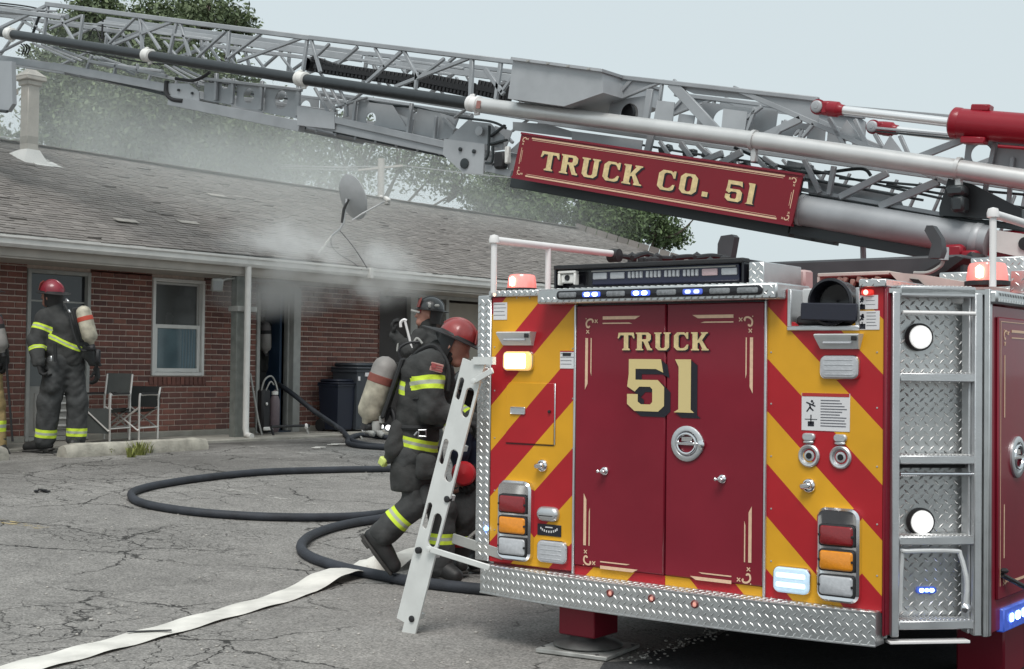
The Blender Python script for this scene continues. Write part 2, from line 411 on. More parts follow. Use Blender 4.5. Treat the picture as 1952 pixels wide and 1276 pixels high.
# wall cores (mortar) with openings
openings = [(9.66, 10.55, .5, 2.56), (11.50, 12.36, 1.28, 2.56), (13.34, 14.12, .45, 2.52), (15.84, 30, .45, 2.6)]
segs = [(5.0, 9.66), (10.55, 11.50), (12.36, 13.34), (14.12, 15.84)]
CT = .17
mb = MB()
for a, b_ in segs: mb.bb(WX-.22, WX-.012, a, b_, .45, 2.62)
mb.bb(WX-.22, WX-.012, 11.50, 12.36, .45, 1.28); mb.bb(WX-.22, WX-.012, 9.66, 14.12, 2.56, 2.62); mb.bb(WX-.22, WX-.012, 9.6601, 10.5499, .45, .52)
wall = mb.build('brick_wall', m_mortar, bld)
# bricks
BL, BH, J = .200, .059, .0135
var = []
for k in range(5):
    q = MB(); dz = [R_.uniform(-.002, .002) for _ in range(3)]
    q.box((0, 0, 0), (.1, BL-J+dz[0], BH+dz[1]), Matrix.Rotation(R_.uniform(-.01, .01), 3, 'X'), 0, .004)
    var.append(q)
slots = []
nc = int((WZ1-WZ0)/(BH+J))
for r in range(nc+1):
    z = WZ0+(r+.5)*(BH+J)-.004; off = (r % 2)*BL/2
    y = 5.0+off
    while y < 15.84:
        c = y+BL/2
        for a, b_ in (segs if z > 1.19 else [(5.0, 9.66), (10.55, 13.34), (14.12, 15.84)]):   # cut bricks at the ends
            lo, hi = max(c-BL/2, a), min(c+BL/2, b_)
            if hi-lo > .03: slots.append(((lo+hi)/2, z, (hi-lo)/BL)); break
        y += BL
def vis(y, z): 
    q = V((WX, y, z))-CAM; dpt = q.dot(CF); px = 976+F*q.dot(CR)/dpt; return -30 < px < 740
cand = sorted([s for s in slots if vis(s[0], s[1])], key=lambda s: s[0])
near = set(cand[:285]); me5 = []
for q in var:
    me = bpy.data.meshes.new('brick'); me.from_pydata(q.v, [], q.f); me.materials.append(m_brick); me5.append(me)
ow = ORG[wall.name]
for s in cand[:285]:
    o = bpy.data.objects.new('brick', me5[R_.randrange(5)]); COL.objects.link(o); o.parent = wall
    o.location = V((WX-.05+R_.uniform(-.0015, .002), s[0], s[1]))-ow
    o.scale = (1, (s[2]*BL-J)/(BL-J), 1)
mb = MB()
for s in slots:
    if s in near: continue
    mb.box((WX-.05+R_.uniform(-.0015, .002), s[0], s[1]), (.1, s[2]*BL-J, BH+R_.uniform(-.002, .002)), None, 0, .004)
o = mb.build('brickwork', m_brickj, wall, kind='stuff')
mb = MB()   # soldier course under the window
for i in range(13):
    y = 11.46+.034+i*.0735
    mb.box((WX-.045, y, 1.235-.02), (.11, .062, .105), None, 0, .004)
mb.build('window_sill_bricks', m_brickj, wall, kind='stuff')
mb = MB(); mb.bb(WX-.05, WX+.012, 5, 9.66, .40, .556, 0, .01); mb.bb(WX-.05, WX+.012, 10.55, 13.34, .40, .556, 0, .01); mb.bb(WX-.05, WX+.012, 14.12, 15.84, .4, .556, 0, .01)
mb.build('foundation', m_conc, bld)
# ---- window
mw_ = m_white
def frame(mb, y0, y1, z0, z1, t, x0, x1, m=0):
    mb.bb(x0, x1, y0, y0+t, z0, z1, m, .004); mb.bb(x0, x1, y1-t, y1, z0, z1, m, .004)
    mb.bb(x0, x1, y0+t, y1-t, z0, z0+t, m, .004); mb.bb(x0, x1, y0+t, y1-t, z1-t, z1, m, .004)
mb = MB(); frame(mb, 11.50, 12.36, 1.282, 2.558, .045, WX-.06, WX+.02)
win = mb.build('window', m_white, bld)
mb = MB(); frame(mb, 11.55, 12.31, 1.33, 1.955, .05, WX-.05, WX-.01); mb.build('sash', m_white, win)
mb = MB(); frame(mb, 11.55, 12.31, 1.905, 2.51, .03, WX-.075, WX-.052); mb.build('sash', mat('sash_grey', (.5, .5, .48), .5), win)
MB().bb(WX-.045, WX-.035, 11.6, 12.26, 1.38, 1.905).build('pane', mat('pane_lower', (.10, .15, .17), .12, 0, spec=.7, var=.25, vscale=3), win)
MB().bb(WX-.07, WX-.06, 11.58, 12.28, 1.935, 2.48).build('pane', mat('pane_upper', (.065, .068, .066), .22, 0, spec=.5, var=.15, vscale=3), win)
mb = MB()
for i in range(9): mb.bb(WX-.036, WX-.032-.003*(i % 2), 12.02+i*.024, 12.04+i*.024, 1.38, 1.905)
mb.build('curtain', m_curt, win)
# ---- storm door at the left (glass over white lower panel)
mb = MB(); frame(mb, 9.66, 10.55, .49, 2.56, .05, WX-.09, WX+.015)
door = mb.build('storm_door', m_trim, bld)
MB().bb(WX-.07, WX-.05, 9.71, 10.50, 1.82, 2.51).build('pane', m_glassd, door)
MB().bb(WX-.07, WX-.05, 9.71, 10.50, 1.15, 1.80).build('pane', mat('pane_mid', (.15, .16, .16), .25, 0, spec=.5, var=.2, vscale=2), door)
MB().bb(WX-.08, WX-.035, 9.71, 10.50, 1.80, 1.83).build('door_rail', m_trim, door); MB().bb(WX-.048, WX-.035, 9.72, 10.49, 2.17, 2.19).build('glazing_bar', m_trim, door); mb = MB()
mb.bb(WX-.08, WX-.03, 9.71, 10.50, .54, 1.15, 0, .01); mb.bb(WX-.03, WX-.015, 9.80, 10.41, .62, 1.07, 0, .006)
mb.build('lower_panel', mat('door_grey_white', (.33, .32, .30), .6, 0, .15, 6), door)
mb = MB()
for i in range(5): mb.bb(WX-.014, WX+.0, 10.12, 10.36, .66+i*.09, .685+i*.09, 0, .003)
mb.build('louvre', m_white, door)
mb = MB(); mb.lathe((WX+.0, 9.79, 1.45), (1, 0, 0), [(.012, -.03), (.012, .02), (.025, .03), (.025, .05), (.0, .06)], 10); mb.build('handle', m_chrome, door)
# ---- burning room doorway
mb = MB()
mb.bb(WX-.18, WX+.02, 13.30, 13.36, .45, 2.56, 0, .005); mb.bb(WX-.18, WX+.03, 13.99, 14.13, .45, 2.56, 0, .005); mb.bb(WX-.18, WX+.02, 13.36, 13.99, 2.46, 2.56, 0, .005)
mb.bb(WX-.10, WX-.055, 13.955, 13.99, .45, 2.46, 0, .004)
mb.build('door_frame', m_trim, bld)
mb = MB()   # room behind it
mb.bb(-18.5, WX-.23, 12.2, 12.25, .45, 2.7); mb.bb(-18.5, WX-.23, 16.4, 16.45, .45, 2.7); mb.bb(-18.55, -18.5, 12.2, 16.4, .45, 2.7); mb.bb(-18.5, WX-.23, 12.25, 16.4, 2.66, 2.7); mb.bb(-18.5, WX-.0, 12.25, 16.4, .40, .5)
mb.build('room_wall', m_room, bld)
mb = MB(); R = Matrix.Rotation(radians(-75), 3, 'Z'); hx = V((WX-.16, 13.95, 1.48)); mb.box(hx+V((-.38, -.04, 0)), (.78, .04, 1.96), None, 0, .006); 
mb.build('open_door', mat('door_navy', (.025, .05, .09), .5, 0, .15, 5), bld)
# ---- recessed part to the right: dark door, trims, brown panels
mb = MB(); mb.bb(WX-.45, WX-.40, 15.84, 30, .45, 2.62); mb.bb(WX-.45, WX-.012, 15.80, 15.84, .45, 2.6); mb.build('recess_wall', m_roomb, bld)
mb = MB()
for y0, y1 in ((16.55, 16.72), (17.42, 17.5), (18.62, 18.75)): mb.bb(WX-.1, WX+.0, y0, y1, .45, 2.56, 0, .006)
mb.bb(WX-.1, WX+.01, 15.84, 24, 2.54, 2.60, 0, .005)
mb.build('door_frame', m_trim, bld)
MB().bb(WX-.12, WX-.07, 15.86, 16.53, .5, 2.52, 0, .006).build('dark_door', mat('door_dark_brown', (.03, .024, .022), .6, 0, .1, 4), bld)
MB().bb(WX-.12, WX-.07, 16.74, 17.40, .5, 2.52, 0, .006).build('brown_door', mat('door_brown', (.085, .05, .04), .6, 0, .1, 4), bld)
MB().bb(WX-.12, WX-.06, 17.52, 18.6, .5, 2.50, 0, .006).build('beige_panel', mat('panel_beige', (.28, .25, .21), .7, 0, .1, 4), bld)
# ---- eave: soffit, fascia, gutter
EX = -13.93; EY0, EY1 = 2, 31.2
for i in range(5):
    MB().bb(WX-.02+i*.148, WX-.02+i*.148+.143, EY0, 15.42, 2.605, 2.63, 0, .004).build('soffit_board', m_soff, bld)
    MB().bb(WX-.02+i*.148, WX-.02+i*.148+.143, 15.43, EY1, 2.60, 2.626, 0, .004).build('soffit_board', m_soff, bld)
mb = MB(); mb.bb(EX-.03, EX, EY0, EY1, 2.63, 2.82); mb.build('fascia', m_soff, bld)
mb = MB()
def gutter(mb, y0, y1, dz):
    pr = [(0, .13), (.005, .02), (.03, .0), (.085, 0), (.115, .035), (.115, .085), (.135, .105), (.135, .13), (.125, .13), (.122, .11), (.103, .09), (.103, .04), (.08, .012), (.03, .012), (.017, .03), (.014, .13)]
    O = V((EX, y0, 2.725+dz)); mb.prism(pr, O, (1, 0, 0), (0, 0, 1), (0, y1-y0, 0))
gutter(mb, EY0, 14.70, .0); mb.build('gutter', m_gut, bld)
mb = MB(); gutter(mb, 14.74, EY1, -.012); mb.bb(EX, EX+.15, 14.66, 14.74, 2.7, 2.86, 0, .01); mb.build('gutter', m_gut, bld)
# ---- porch post, bracket, downspout
PY = 12.07
mb = MB(); q0 = G(452, 836); PYp = 12.37; PXp = -14.02
mb.bb(PXp-.06, PXp+.06, PYp-.05, PYp+.10, .46, 2.66, 0, .006)
post = mb.build('porch_post', m_post, bld)
MB().bb(PXp-.10, PXp+.09, PYp-.06, PYp+.28, 2.14, 2.21, 0, .004).build('cross_bracket', m_trim, post)
mb = MB(); dx = EX+.07; dy = PYp+.045
pts = [V((dx, dy, 2.73)), V((dx, dy, 2.6)), V((dx, dy, .60)), V((dx+.02, dy, .52)), V((dx+.12, dy, .50))]
mb.tube(pts[:3]+[pts[3], pts[4]], .042, 14)
mb.build('downspout', m_gut, bld)
mb = MB(); mb.bb(PXp-.09, PXp+.09, PYp-.09, PYp+.13, .45, .478, 0, .008); mb.build('post_foot', m_post, post)
# ---- floodlights on the post
for (y, lab) in ((PYp-.36, 'weathered twin floodlight, left head of the pair beside the porch post'), (PYp+.15, 'small floodlight head right of the white downspout under the eave')):
    t = thing('floodlight', (PXp, y, 2.5), lab, 'floodlight', 'floodlights on the porch post')
    R = Matrix.Rotation(radians(-25 if y < PYp else 30), 3, 'Z') @ Matrix.Rotation(radians(18), 3, 'Y')
    MB().box((PXp+.02, y, 2.47), (.07, .15, .17), R, 0, .015).build('lamp_head', m_trim, t)
    MB().box(V((PXp+.02, y, 2.47))+R @ V((.038, 0, 0)), (.006, .12, .13), R, 0, .003).build('lens', mat('flood_lens', (.3, .31, .31), .2), t)
    MB().tube([(PXp+.02, y, 2.5), (PXp, (y+PYp)/2, 2.56), (PXp, PYp, 2.58)], .014, 8).build('bracket_arm', m_trim, t)
# ---- roof with shingle tabs
RX, RZ = -18.5, 4.70; ZE = 2.88; EE = EX+.05
slope = V((RX-EE, 0, RZ-ZE)); SL = slope.length; sn = slope.normalized(); nrm = V((-sn.z, 0, sn.x)); nrm = nrm if nrm.z > 0 else -nrm
YH = 26.6; YC = 31.2                   # hip: ridge ends at YH, eave corner at YC
mb = MB(); 
mb.add([(EE, 2, ZE-.02), (EE, YC, ZE-.02), (RX, YH, RZ-.02), (RX, 2, RZ-.02), (2*RX-EE, 2, ZE-.02), (2*RX-EE, YC, ZE-.02)], [(0, 1, 2, 3), (3, 2, 5, 4), (1, 5, 2), (0, 3, 4), (0, 4, 5, 1)])
roof = mb.build('roof', mat('roof_felt', (.05, .045, .042), .95), bld)
SC = [(.20, .185, .17), (.165, .15, .14), (.225, .205, .19), (.185, .168, .155), (.24, .22, .205), (.155, .14, .132)]
m_sh = mat('shingle', SC[0], .95, 0, .14, 3.5, .002, 120, rand=('island', SC))
mb = MB(); ex = .105; NR = int(SL/ex)
for r in range(NR+1):
    t0 = r*ex-.02; t1 = min(t0+ex+.03, SL); ymax = YC-(YC-YH)*(t0/SL); y = 3+(r % 3)*.1; wav = .035
    while y < ymax-.1:
        w_ = R_.uniform(.11, .24); y1 = min(y+w_, ymax)
        h0 = .010+R_.uniform(0, .008)+(.016*R_.random() if R_.random() < .04 else 0)
        sg = wav*.3*sin(y*1.1)
        a = V((EE, 0, ZE))+sn*(t0+R_.uniform(-.008, .008))+nrm*sg; b_ = V((EE, 0, ZE))+sn*t1+nrm*(sg+.002)
        p = [V((a.x, y+.004, a.z)), V((a.x, y1-.004, a.z))]; q = [V((b_.x, y1-.004, b_.z)), V((b_.x, y+.004, b_.z))]
        top = [p[0]+nrm*h0, p[1]+nrm*(h0+R_.uniform(-.003, .003)), q[0]+nrm*.004, q[1]+nrm*.004]
        mb.add(top+p, [(0, 1, 2, 3), (4, 5, 1, 0), (4, 0, 3), (5, 2, 1)])
        y = y1
shg = mb.build('shingles', m_sh, roof, kind='stuff')
for f in shg.data.polygons: pass
mb = MB()
for i in range(118):
    y = 3+i*.2
    if y > YH: break
    mb.box((RX, y+.1, RZ+.012+R_.uniform(0, .006)), (.26, .21, .012), None, 0, .002)
a, b_ = V((RX, YH, RZ+.01)), V((EE, YC, ZE+.02))
for i in range(26): q = a.lerp(b_, (i+.5)/26); mb.bar(q-(b_-a).normalized()*.12, q+(b_-a).normalized()*.12, .03, .24, up=(1, 1, 0))
mb.build('ridge_caps', m_sh, roof, kind='stuff')
MB().bb(EE-.02, EE+.012, 2, YC, ZE-.055, ZE-.012).build('drip_edge', m_gut, roof)
mb = MB()   # patched shingles
for (px, py) in ((412, 376), (358, 428), (240, 425)):
    q = P(px, py, X=EX-2.0); d = ray(px, py); t = (V((EE, 0, ZE))-CAM).dot(nrm)/d.dot(nrm); q = CAM+d*t
    mb.box(q+nrm*.03, (.12, .34, .012), Matrix((sn, Y_, nrm)).transposed(), 0, .003)
mb.build('lifted_shingle', mat('shingle_pale', (.34, .32, .29), .9, 0, .2, 20), roof)
# tall square flue at the left
d = ray(55, 305); t = (V((EE, 0, ZE))-CAM).dot(nrm)/d.dot(nrm); fb = CAM+d*t; Df = t
s = Df/F   # metres per pixel there
m_flue = mat('flue_metal', (.52, .49, .44), .6, .1, .14, 6)
fl = thing('roof_flue', fb, 'tall square pale metal flue with hooded cap on the roof', 'flue')
H = 145*s
K_ = .55
def FB(mb, x0, x1, y0, y1, z0, z1, b=.01): return mb.bb(fb.x+x0*K_, fb.x+x1*K_, fb.y+y0*K_, fb.y+y1*K_, z0, z1, 0, b)
FB(MB(), -.17, .17, -.17, .17, fb.z-.2, fb.z+H).build('shaft', m_flue, fl)
FB(MB(), -.168, .174, -.174, .168, fb.z+H*.2, fb.z+H*.31).build('shaft_seam', mat('flue_metal_seam', (.40, .38, .34), .7, .1, .1, 6), fl)
mb = MB(); FB(mb, -.22, .22, -.22, .22, fb.z+H-.03, fb.z+H+.04); FB(mb, -.30, .30, -.30, .30, fb.z+H+.04, fb.z+H+.10)
c = V((fb.x, fb.y, fb.z+H+.10)); mb.add([c+V((x*.30*K_, y*.30*K_, 0)) for x, y in ((-1, -1), (1, -1), (1, 1), (-1, 1))]+[c+V((x*.07*K_, y*.07*K_, .12)) for x, y in ((-1, -1), (1, -1), (1, 1), (-1, 1))], [(0, 1, 5, 4), (1, 2, 6, 5), (2, 3, 7, 6), (3, 0, 4, 7), (4, 5, 6, 7)])
mb.build('cap', m_flue, fl)
FB(MB(), -.42, -.2, -.45, -.2, fb.z+H-.16, fb.z+H-.08).build('side_vent', m_flue, fl)
mb = MB(); c = V(fb); b0, b1 = .22, .105
mb.add([c+V((x*b0, y*b0, -x*b0*.395-.02)) for x, y in ((-1, -1), (1, -1), (1, 1), (-1, 1))]+[c+V((x*b1, y*b1, .14)) for x, y in ((-1, -1), (1, -1), (1, 1), (-1, 1))], [(0, 1, 5, 4), (1, 2, 6, 5), (2, 3, 7, 6), (3, 0, 4, 7), (4, 5, 6, 7)])
mb.box(c+V((.06, .16, -.01)), (.5, .45, .010), Matrix((sn, Y_, nrm)).transposed(), 0, .003)
mb.build('flashing', m_white, fl)
# satellite dish
m_dish = mat('dish_grey', (.42, .43, .44), .45, .1, .08, 8)
d = ray(610, 485); t = (V((EE, 0, ZE))-CAM).dot(nrm)/d.dot(nrm); base = CAM+d*t; D0 = t
dt = thing('satellite_dish', base, 'grey satellite dish on a bent mast near the eave', 'satellite dish')
at = lambda px, py, dd=0: P(px, py, D=D0+dd)
cen = at(666, 378, .1); rim_t, rim_b = at(648, 340, .1), at(680, 420, .1); u_ = (rim_t-rim_b)/2*1.04
ax = (CR*.68+CF*.60+CU*.28); ax = (ax-u_.normalized()*ax.dot(u_.normalized())).normalized(); v_ = ax.cross(u_.normalized())*u_.length*.92
vs = []; N = 28; K = 7
for k in range(K+1):
    rr = k/K
    for j in range(N): vs.append(cen-ax*.0+ax*(rr*rr*.075)+(u_*cos(2*pi*j/N)+v_*sin(2*pi*j/N))*rr)
vs2 = [q-ax*.012 for q in vs]
fs = [(i*N+j, i*N+(j+1) % N, (i+1)*N+(j+1) % N, (i+1)*N+j) for i in range(K) for j in range(N)]; o_ = len(vs)
fs += [tuple(o_+i for i in f[::-1]) for f in fs]+[(K*N+j, K*N+(j+1) % N, o_+K*N+(j+1) % N, o_+K*N+j) for j in range(N)]
MB().add(vs+vs2, fs, 0, True).build('reflector', m_dish, dt)
MB().tube([at(632, 450), at(648, 437), at(655, 425), cen-ax*.05], .015, 8).build('mast', m_dish, dt)
MB().tube([at(632, 450), at(604, 487)], .012, 8).build('mast_foot', m_white, dt)
MB().tube([cen-ax*.02+CU*-.02, at(655, 400), at(652, 425)], .02, 8).build('mount_bracket', m_dark, dt)
MB().tube([at(672, 420, -.1), at(690, 408, -.15), at(733, 385, -.3)], .013, 8).build('feed_arm', m_aluw, dt)
mb = MB(); mb.box(at(738, 380, -.3), (.10, .07, .05), Matrix.Rotation(.6, 3, 'Y'), 0, .012); mb.box(at(726, 376, -.3), (.05, .16, .04), Matrix.Rotation(.8, 3, 'Z'), 0, .01); mb.box(at(738, 388, -.3), (.07, .07, .05), None, 1, .012)
mb.build('feed_horn', [m_white, m_trim], dt)
mb = MB(); mb.tube(spline([at(648, 440), at(665, 460), at(680, 480), at(696, 505), at(700, 512)]), .006, 6); mb.tube(spline([at(631, 450), at(633, 470), at(650, 487), at(672, 500), at(690, 515)]), .006, 6)
mb.build('cable', m_black, dt)
# utility pole behind the roof
q = P(726, 372, D=30); pole = thing('utility_pole', q, 'pale utility pole with crossarm behind the roof ridge', 'utility pole')
A_ = lambda px, py: P(px, py, D=30)
m_pole = mat('pole_wood', (.46, .42, .38), .8, 0, .15, 6)
tp = A_(727, 303); MB().tube([tp, V((tp.x, tp.y, .3))], .075, 10).build('pole_shaft', m_pole, pole)
MB().bar(A_(682, 325), A_(768, 316), .04, .05).build('crossarm', m_pole, pole)
mb = MB()
for (a, b_, sg) in (((-40, 255), (682, 322), 10), ((-40, 268), (726, 326), 14), ((768, 316), (1300, 352), 10), ((-40, 262), (727, 318), 20)):
    p0, p1 = P(*a, D=34 if a[0] < 0 else 30), P(*b_, D=30 if b_[0] < 1000 else 34)
    pts = [p0.lerp(p1, i/14)-Z_*(.012*sg*sin(pi*i/14)) for i in range(15)]; mb.tube(pts, .012, 5)
mb.build('power_line', mat('wire_grey', (.35, .35, .35), .6), pole)

# ================================================================ things on the walk
# camp chairs
m_fab = mat('chair_fabric', (.075, .082, .08), .85, 0, .12, 12, .001, 200)
m_fabd = mat('chair_fabric_dark', (.02, .024, .024), .9, 0, .1, 12)
m_tube = mat('chair_tube', (.72, .70, .67), .35, .6)
def chair(px, py, yaw, lab, fab, high, wd):
    W, D = wd, .21
    base = P(px, py, X=-14.05); base = base-V((sin(yaw), -cos(yaw), 0))*D; base.z = .485
    t = thing('camp_chair', base, lab, 'chair', 'folding camp chairs beside the window')
    R = Matrix.Rotation(yaw, 3, 'Z'); L = lambda x, y, z: base+R @ V((x, y, z))   # local: x = width, -y = front
    for sx in (-1, 1):
        mb = MB(); mb.tube(spline([L(sx*W, -D, .02), L(sx*W, -D, .53), L(sx*W, -D+.06, .57), L(sx*W, D-.05, .57), L(sx*W, D, .53), L(sx*W, D, .02)], 6), .0125, 8)
        mb.tube([L(sx*W, -D, .17), L(sx*W, D, .17)], .009, 7); mb.build('side_frame', m_tube, t)
        MB().bar(L(sx*W, -D+.04, .587), L(sx*W, D-.04, .587), .02, .05, up=R @ X_).build('armrest', m_black, t)
    for sy in (-D, D):
        mb = MB(); mb.tube([L(-W, sy, .14), L(W, sy+.0, .42)], .0125, 8); mb.tube([L(W, sy+.024*(-1 if sy < 0 else 1), .14), L(-W, sy+.024*(-1 if sy < 0 else 1), .42)], .010, 8); mb.build('cross_legs', m_tube, t)
    N = 8; vs = []
    for i in range(N+1):
        u_ = -1+2*i/N
        for v_ in (-D, D): vs.append(L(u_*W*.96, v_, .40-.045*(1-u_*u_)))
    vs += [q-Z_*.006 for q in vs]; o_ = 2*(N+1)
    fs = [(2*i, 2*i+2, 2*i+3, 2*i+1) for i in range(N)]; fs += [tuple(j+o_ for j in f[::-1]) for f in fs]
    MB().add(vs, fs, 0, True).build('seat', fab, t)
    for sx in (-1, 1): MB().tube([L(sx*W*.98, D, .50), L(sx*W*.98, D+.05, high)], .0125, 8).build('back_post', m_tube, t)
    z0 = high-.25; vs = []
    for i in range(N+1):
        u_ = -1+2*i/N
        for z in (z0, z0+.12, high+.01): vs.append(L(u_*W, D+.04+.035*(1-u_*u_)+.02*(z-z0), z))
    vs += [q+R @ V((0, .008, 0)) for q in vs]; o_ = 3*(N+1)
    fs = [(3*i+k, 3*i+3+k, 3*i+4+k, 3*i+1+k) for i in range(N) for k in range(2)]; fs += [tuple(j+o_ for j in f[::-1]) for f in fs]
    MB().add(vs, fs, 0, True).build('backrest', fab, t)
    if high > .7:
        MB().bar(L(-W*.92, -D-.01, .26), L(W*.92, -D-.01, .26), .3, .006, up=R @ Y_).build('hanging_pouch', fab, t)
    return t
chair(184, 834, radians(20), 'grey high-backed folding camp chair with pouch, left of the pair', m_fab, .82, .18)
chair(236, 833, radians(20), 'low dark folding camp chair with crossed silver legs, right of the pair', m_fabd, .66, .21)
# bins
def bin_(px, py, w_, d_, h, m, lab, wheels=True):
    b0 = P(px, py, X=-14.28); b0.z = .485; t = thing('wheelie_bin', b0, lab, 'bin', 'plastic bins against the brick wall'); x, y, z = b0
    mb = MB(); vs = []
    for (s_, zz) in ((.80, .03), (.84, .08), (.985, h*.86), (1.05, h*.865), (1.05, h*.9), (1, h*.905)):
        for (sx, sy) in ((-1, -1), (1, -1), (1, 1), (-1, 1)): vs.append((x+sx*d_/2*s_, y+sy*w_/2*s_, z+zz))
    fs = [(i*4+j, i*4+(j+1) % 4, (i+1)*4+(j+1) % 4, (i+1)*4+j) for i in range(5) for j in range(4)]+[(3, 2, 1, 0), (20, 21, 22, 23)]
    mb.add(vs, fs); mb.build('tub', m, t)
    mb = MB(); mb.bb(x-d_*.55, x+d_*.56, y-w_*.54, y+w_*.54, z+h*.905, z+h*.94, 0, .012); mb.bb(x-d_*.5, x+d_*.48, y-w_*.47, y+w_*.47, z+h*.94, z+h, 0, .03); mb.build('lid', m, t)
    for sy in (-1, 1): MB().lathe((x-d_*.42, y+sy*w_*.42, z+.09), Y_, [(0, -.025), (.09, -.025), (.09, .025), (0, .025)], 14).build('wheel', m_black, t)
    return t
m_bin = mat('bin_grey', (.045, .052, .062), .5, 0, .1, 6); m_binb = mat('bin_navy', (.010, .014, .028), .5, 0, .1, 6)
B = bin_(676, 822, .46, .5, 1.0, m_bin, 'dark grey lidded wheelie bin with white sticker, right of the navy one')
q = ORG[B.name]
mb = MB(); mb.bb(q.x+.245, q.x+.258, q.y-.06, q.y+.13, q.z+.80, q.z+.86, 0, .003); mb.bb(q.x+.24, q.x+.256, q.y-.20, q.y-.16, q.z+.74, q.z+.80, 0, .003); mb.build('sticker', m_sticker, B)
bin_(641, 818, .36, .4, .76, m_binb, 'low navy blue bin in front of the wall, left of the grey one')
# black hand pump / pack with cylinder, standing by the doorway
q = P(510, 826, X=-14.3); q.z = .485; t = thing('air_pack', q, 'spare black breathing air pack with hoses standing beside the smoky doorway', 'air pack')
x, y, z = q
MB().box((x, y-.08, z+.32), (.14, .16, .6), None, 0, .03).build('pack_frame', m_black, t)
MB().lathe((x+.06, y+.07, z+.02), Z_, [(0, 0), (.05, .01), (.07, .06), (.07, .44), (.05, .50), (.02, .53), (.02, .58), (0, .6)], 16).build('cylinder', mat('pack_purple_grey', (.13, .10, .11), .5, 0, .2, 12), t)
MB().lathe((x+.06, y+.07, z+.54), Z_, [(0, 0), (.045, .005), (.045, .05), (0, .055)], 14).build('valve_cap', m_white, t)
mb = MB(); mb.tube(spline([(x, y-.14, z+.55), (x+.05, y-.12, z+.74), (x+.05, y+.0, z+.8), (x+.05, y+.08, z+.72), (x+.08, y+.10, z+.6)]), .012, 7); mb.tube(spline([(x+.03, y-.1, z+.55), (x+.08, y-.04, z+.72), (x+.08, y+.03, z+.68)]), .010, 7); mb.build('air_hose', m_trim, t)
mb = MB(); mb.box((x+.085, y-.10, z+.42), (.02, .04, .04), None, 0, .01); mb.box((x+.08, y-.06, z+.08), (.03, .18, .05), None, 0, .01); mb.build('gauge', m_white, t)
# pry bar leaning beside it and low metal rack
a, b_ = P(477, 712, X=-14.35), P(492, 800, X=-14.2)
MB().tube([a, b_, V((b_.x+.02, b_.y+.06, .47))], .014, 8).build('leaning_pole', m_trim, label='thin pale pole leaning between downspout and air pack', cat='pole')
a = P(522, 822, X=-14.1); t = thing('boot_rack', V((a.x, a.y, .46)), 'low black metal rail standing in front of the open doorway', 'rail')
x, y = a.x+.05, a.y
mb = MB(); mb.tube([(x, y-.1, .60), (x, y+.62, .60)], .018, 8); mb.tube([(x, y-.05, .47), (x+.03, y+.62, .47)], .01, 8); mb.build('rail_bar', m_black, t)
for yy in (y-.1, y+.55): MB().tube([(x, yy, .60), (x+.02, yy+.04, .46)], .016, 8).build('leg', m_trim if yy > y else m_black, t)
MB().box((x+.01, y+.55, .59), (.05, .06, .08), None, 0, .02).build('joint', m_white, t)
# ================================================================ fire truck
TY = 5.81; XL, XR = -4.572, -2.395; ZT, ZB = 1.84, .29
truck = thing('fire_truck', (-3.4, 8, 0), 'chevron-backed red ladder fire truck with its grey aerial ladder raised over the roof', 'fire truck')
ux, uz, un = X_, Z_, -Y_          # rear plane basis (X right, Z up, -Y towards the viewer)
def RP(px, py, off=0):
    p = P(px, py, Y=TY); return V((p.x, TY-off, p.z))
def rrect(x0, y0, x1, y1):
    cx, cy = (x0+x1)/2, (y0+y1)/2
    a, b_ = RP(x0, cy), RP(x1, cy); t, u = RP(cx, y0), RP(cx, y1)
    return RP(cx, cy), (b_-a).length, (t-u).length
